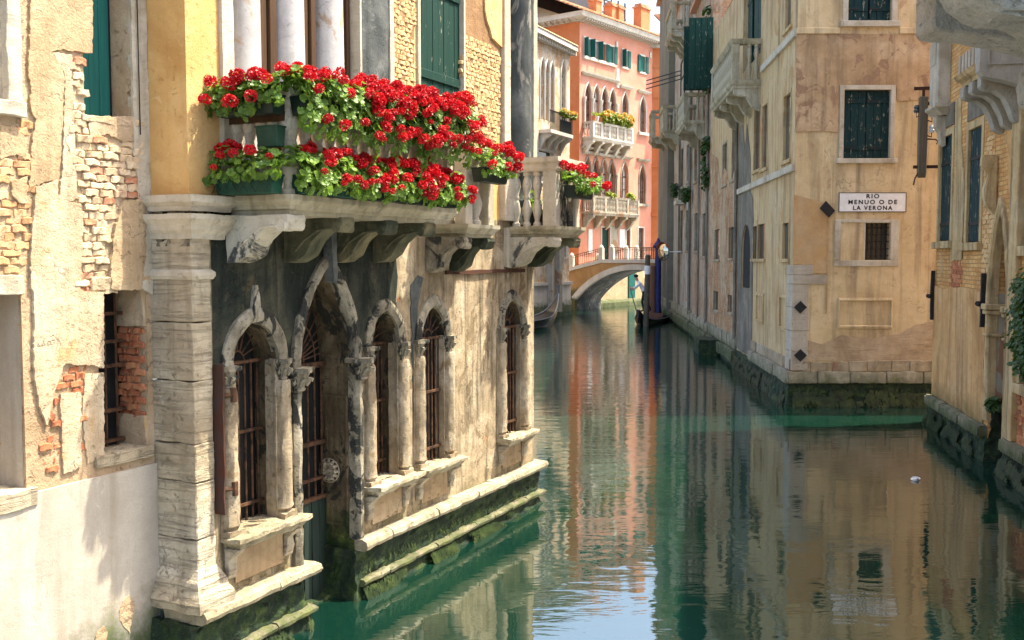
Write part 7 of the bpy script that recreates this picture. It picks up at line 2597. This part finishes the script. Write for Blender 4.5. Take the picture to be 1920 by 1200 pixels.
Bn = [('pelvis', 'waist'), ('waist', 'chest'), ('chest', 'neck'), ('neck', 'head0'), ('head0', 'head1'), ('pelvis', 'hipL'), ('hipL', 'kneeL'), ('kneeL', 'ankL'), ('ankL', 'toeL'), ('pelvis', 'hipR'), ('hipR', 'kneeR'), ('kneeR', 'ankR'), ('ankR', 'toeR'),
      ('chest', 'shL'), ('shL', 'elL'), ('elL', 'wrL'), ('wrL', 'haL'), ('chest', 'shR'), ('shR', 'elR'), ('elR', 'wrR'), ('wrR', 'haR')]
Rd = {'pelvis': (0.15, 0.12), 'waist': (0.15, 0.11), 'chest': (0.18, 0.12), 'neck': 0.06, 'head0': (0.075, 0.08), 'head1': (0.085, 0.10), 'hipL': 0.10, 'kneeL': 0.065, 'ankL': 0.05, 'toeL': 0.04, 'hipR': 0.10, 'kneeR': 0.065, 'ankR': 0.05, 'toeR': 0.04,
      'shL': 0.075, 'elL': 0.05, 'wrL': 0.035, 'haL': 0.04, 'shR': 0.075, 'elR': 0.05, 'wrR': 0.035, 'haR': 0.04}
M['skin'] = plain('skin', (0.50, 0.27, 0.17), 0.5, 0.1, 8.0)
M['shirt'] = plain('white_shirt', (0.72, 0.73, 0.76), 0.8, 0.1, 8.0)
M['trousers'] = plain('black_trousers', (0.012, 0.012, 0.014), 0.8, 0.2, 8.0)
def who(c):
    if c.z < 1.0 and not (abs(c.y) > 0.2 and c.x > 0.3):
        return 2
    if c.z > 1.50 or (c.x > 0.52):
        return 0
    return 1
gpx, gpy = on_water(1204, 606)
gnd, body = person('person', 'gondolier in white shirt and black trousers leaning on his oar behind the posts', (gpx + 0.1, gpy, 0.62), math.radians(172), J, Bn, Rd, [M['skin'], M['shirt'], M['trousers']], who)
gnd.scale = (1.12, 1.12, 1.12)
q = MB()
q.lathe([(0.02, 1.67), (0.105, 1.68), (0.115, 1.74), (0.09, 1.80), (0.03, 1.82)], 0.40, 0.0, 12)
q.build('hair', M['trousers'], gnd, smooth=True)
ow = thing('oar', 'long wooden oar held by the gondolier', 'oar', (gpx + 0.1, gpy, 0.62), math.radians(172))
q = MB()
q.tube([(0.76, 0.20, 1.35), (0.72, -0.15, 1.14), (0.35, -1.6, 0.0), (0.2, -2.4, -0.6)], [0.025, 0.025, 0.03, 0.06], 6)
q.build('shaft', M['post_wood'], ow)

# ---- scrap floating on the water
x, y = on_water(1718, 900)
sc_ = thing('plastic_bag', 'small crumpled white plastic bag floating on the water at lower right', 'bag', (x, y, 0.0), 0.3)
q = MB()
q.lathe([(0.02, -0.02), (0.09, 0.0), (0.10, 0.05), (0.05, 0.09), (0.02, 0.10)], 0, 0, 10)
q.lathe([(0.015, 0.0), (0.05, 0.01), (0.05, 0.04), (0.02, 0.05)], -0.11, 0.02, 8)
q.build('film', M['white'], sc_, rough=0.05, cell=0.03, freq=16)
sc_.scale = (0.6, 0.6, 0.6)
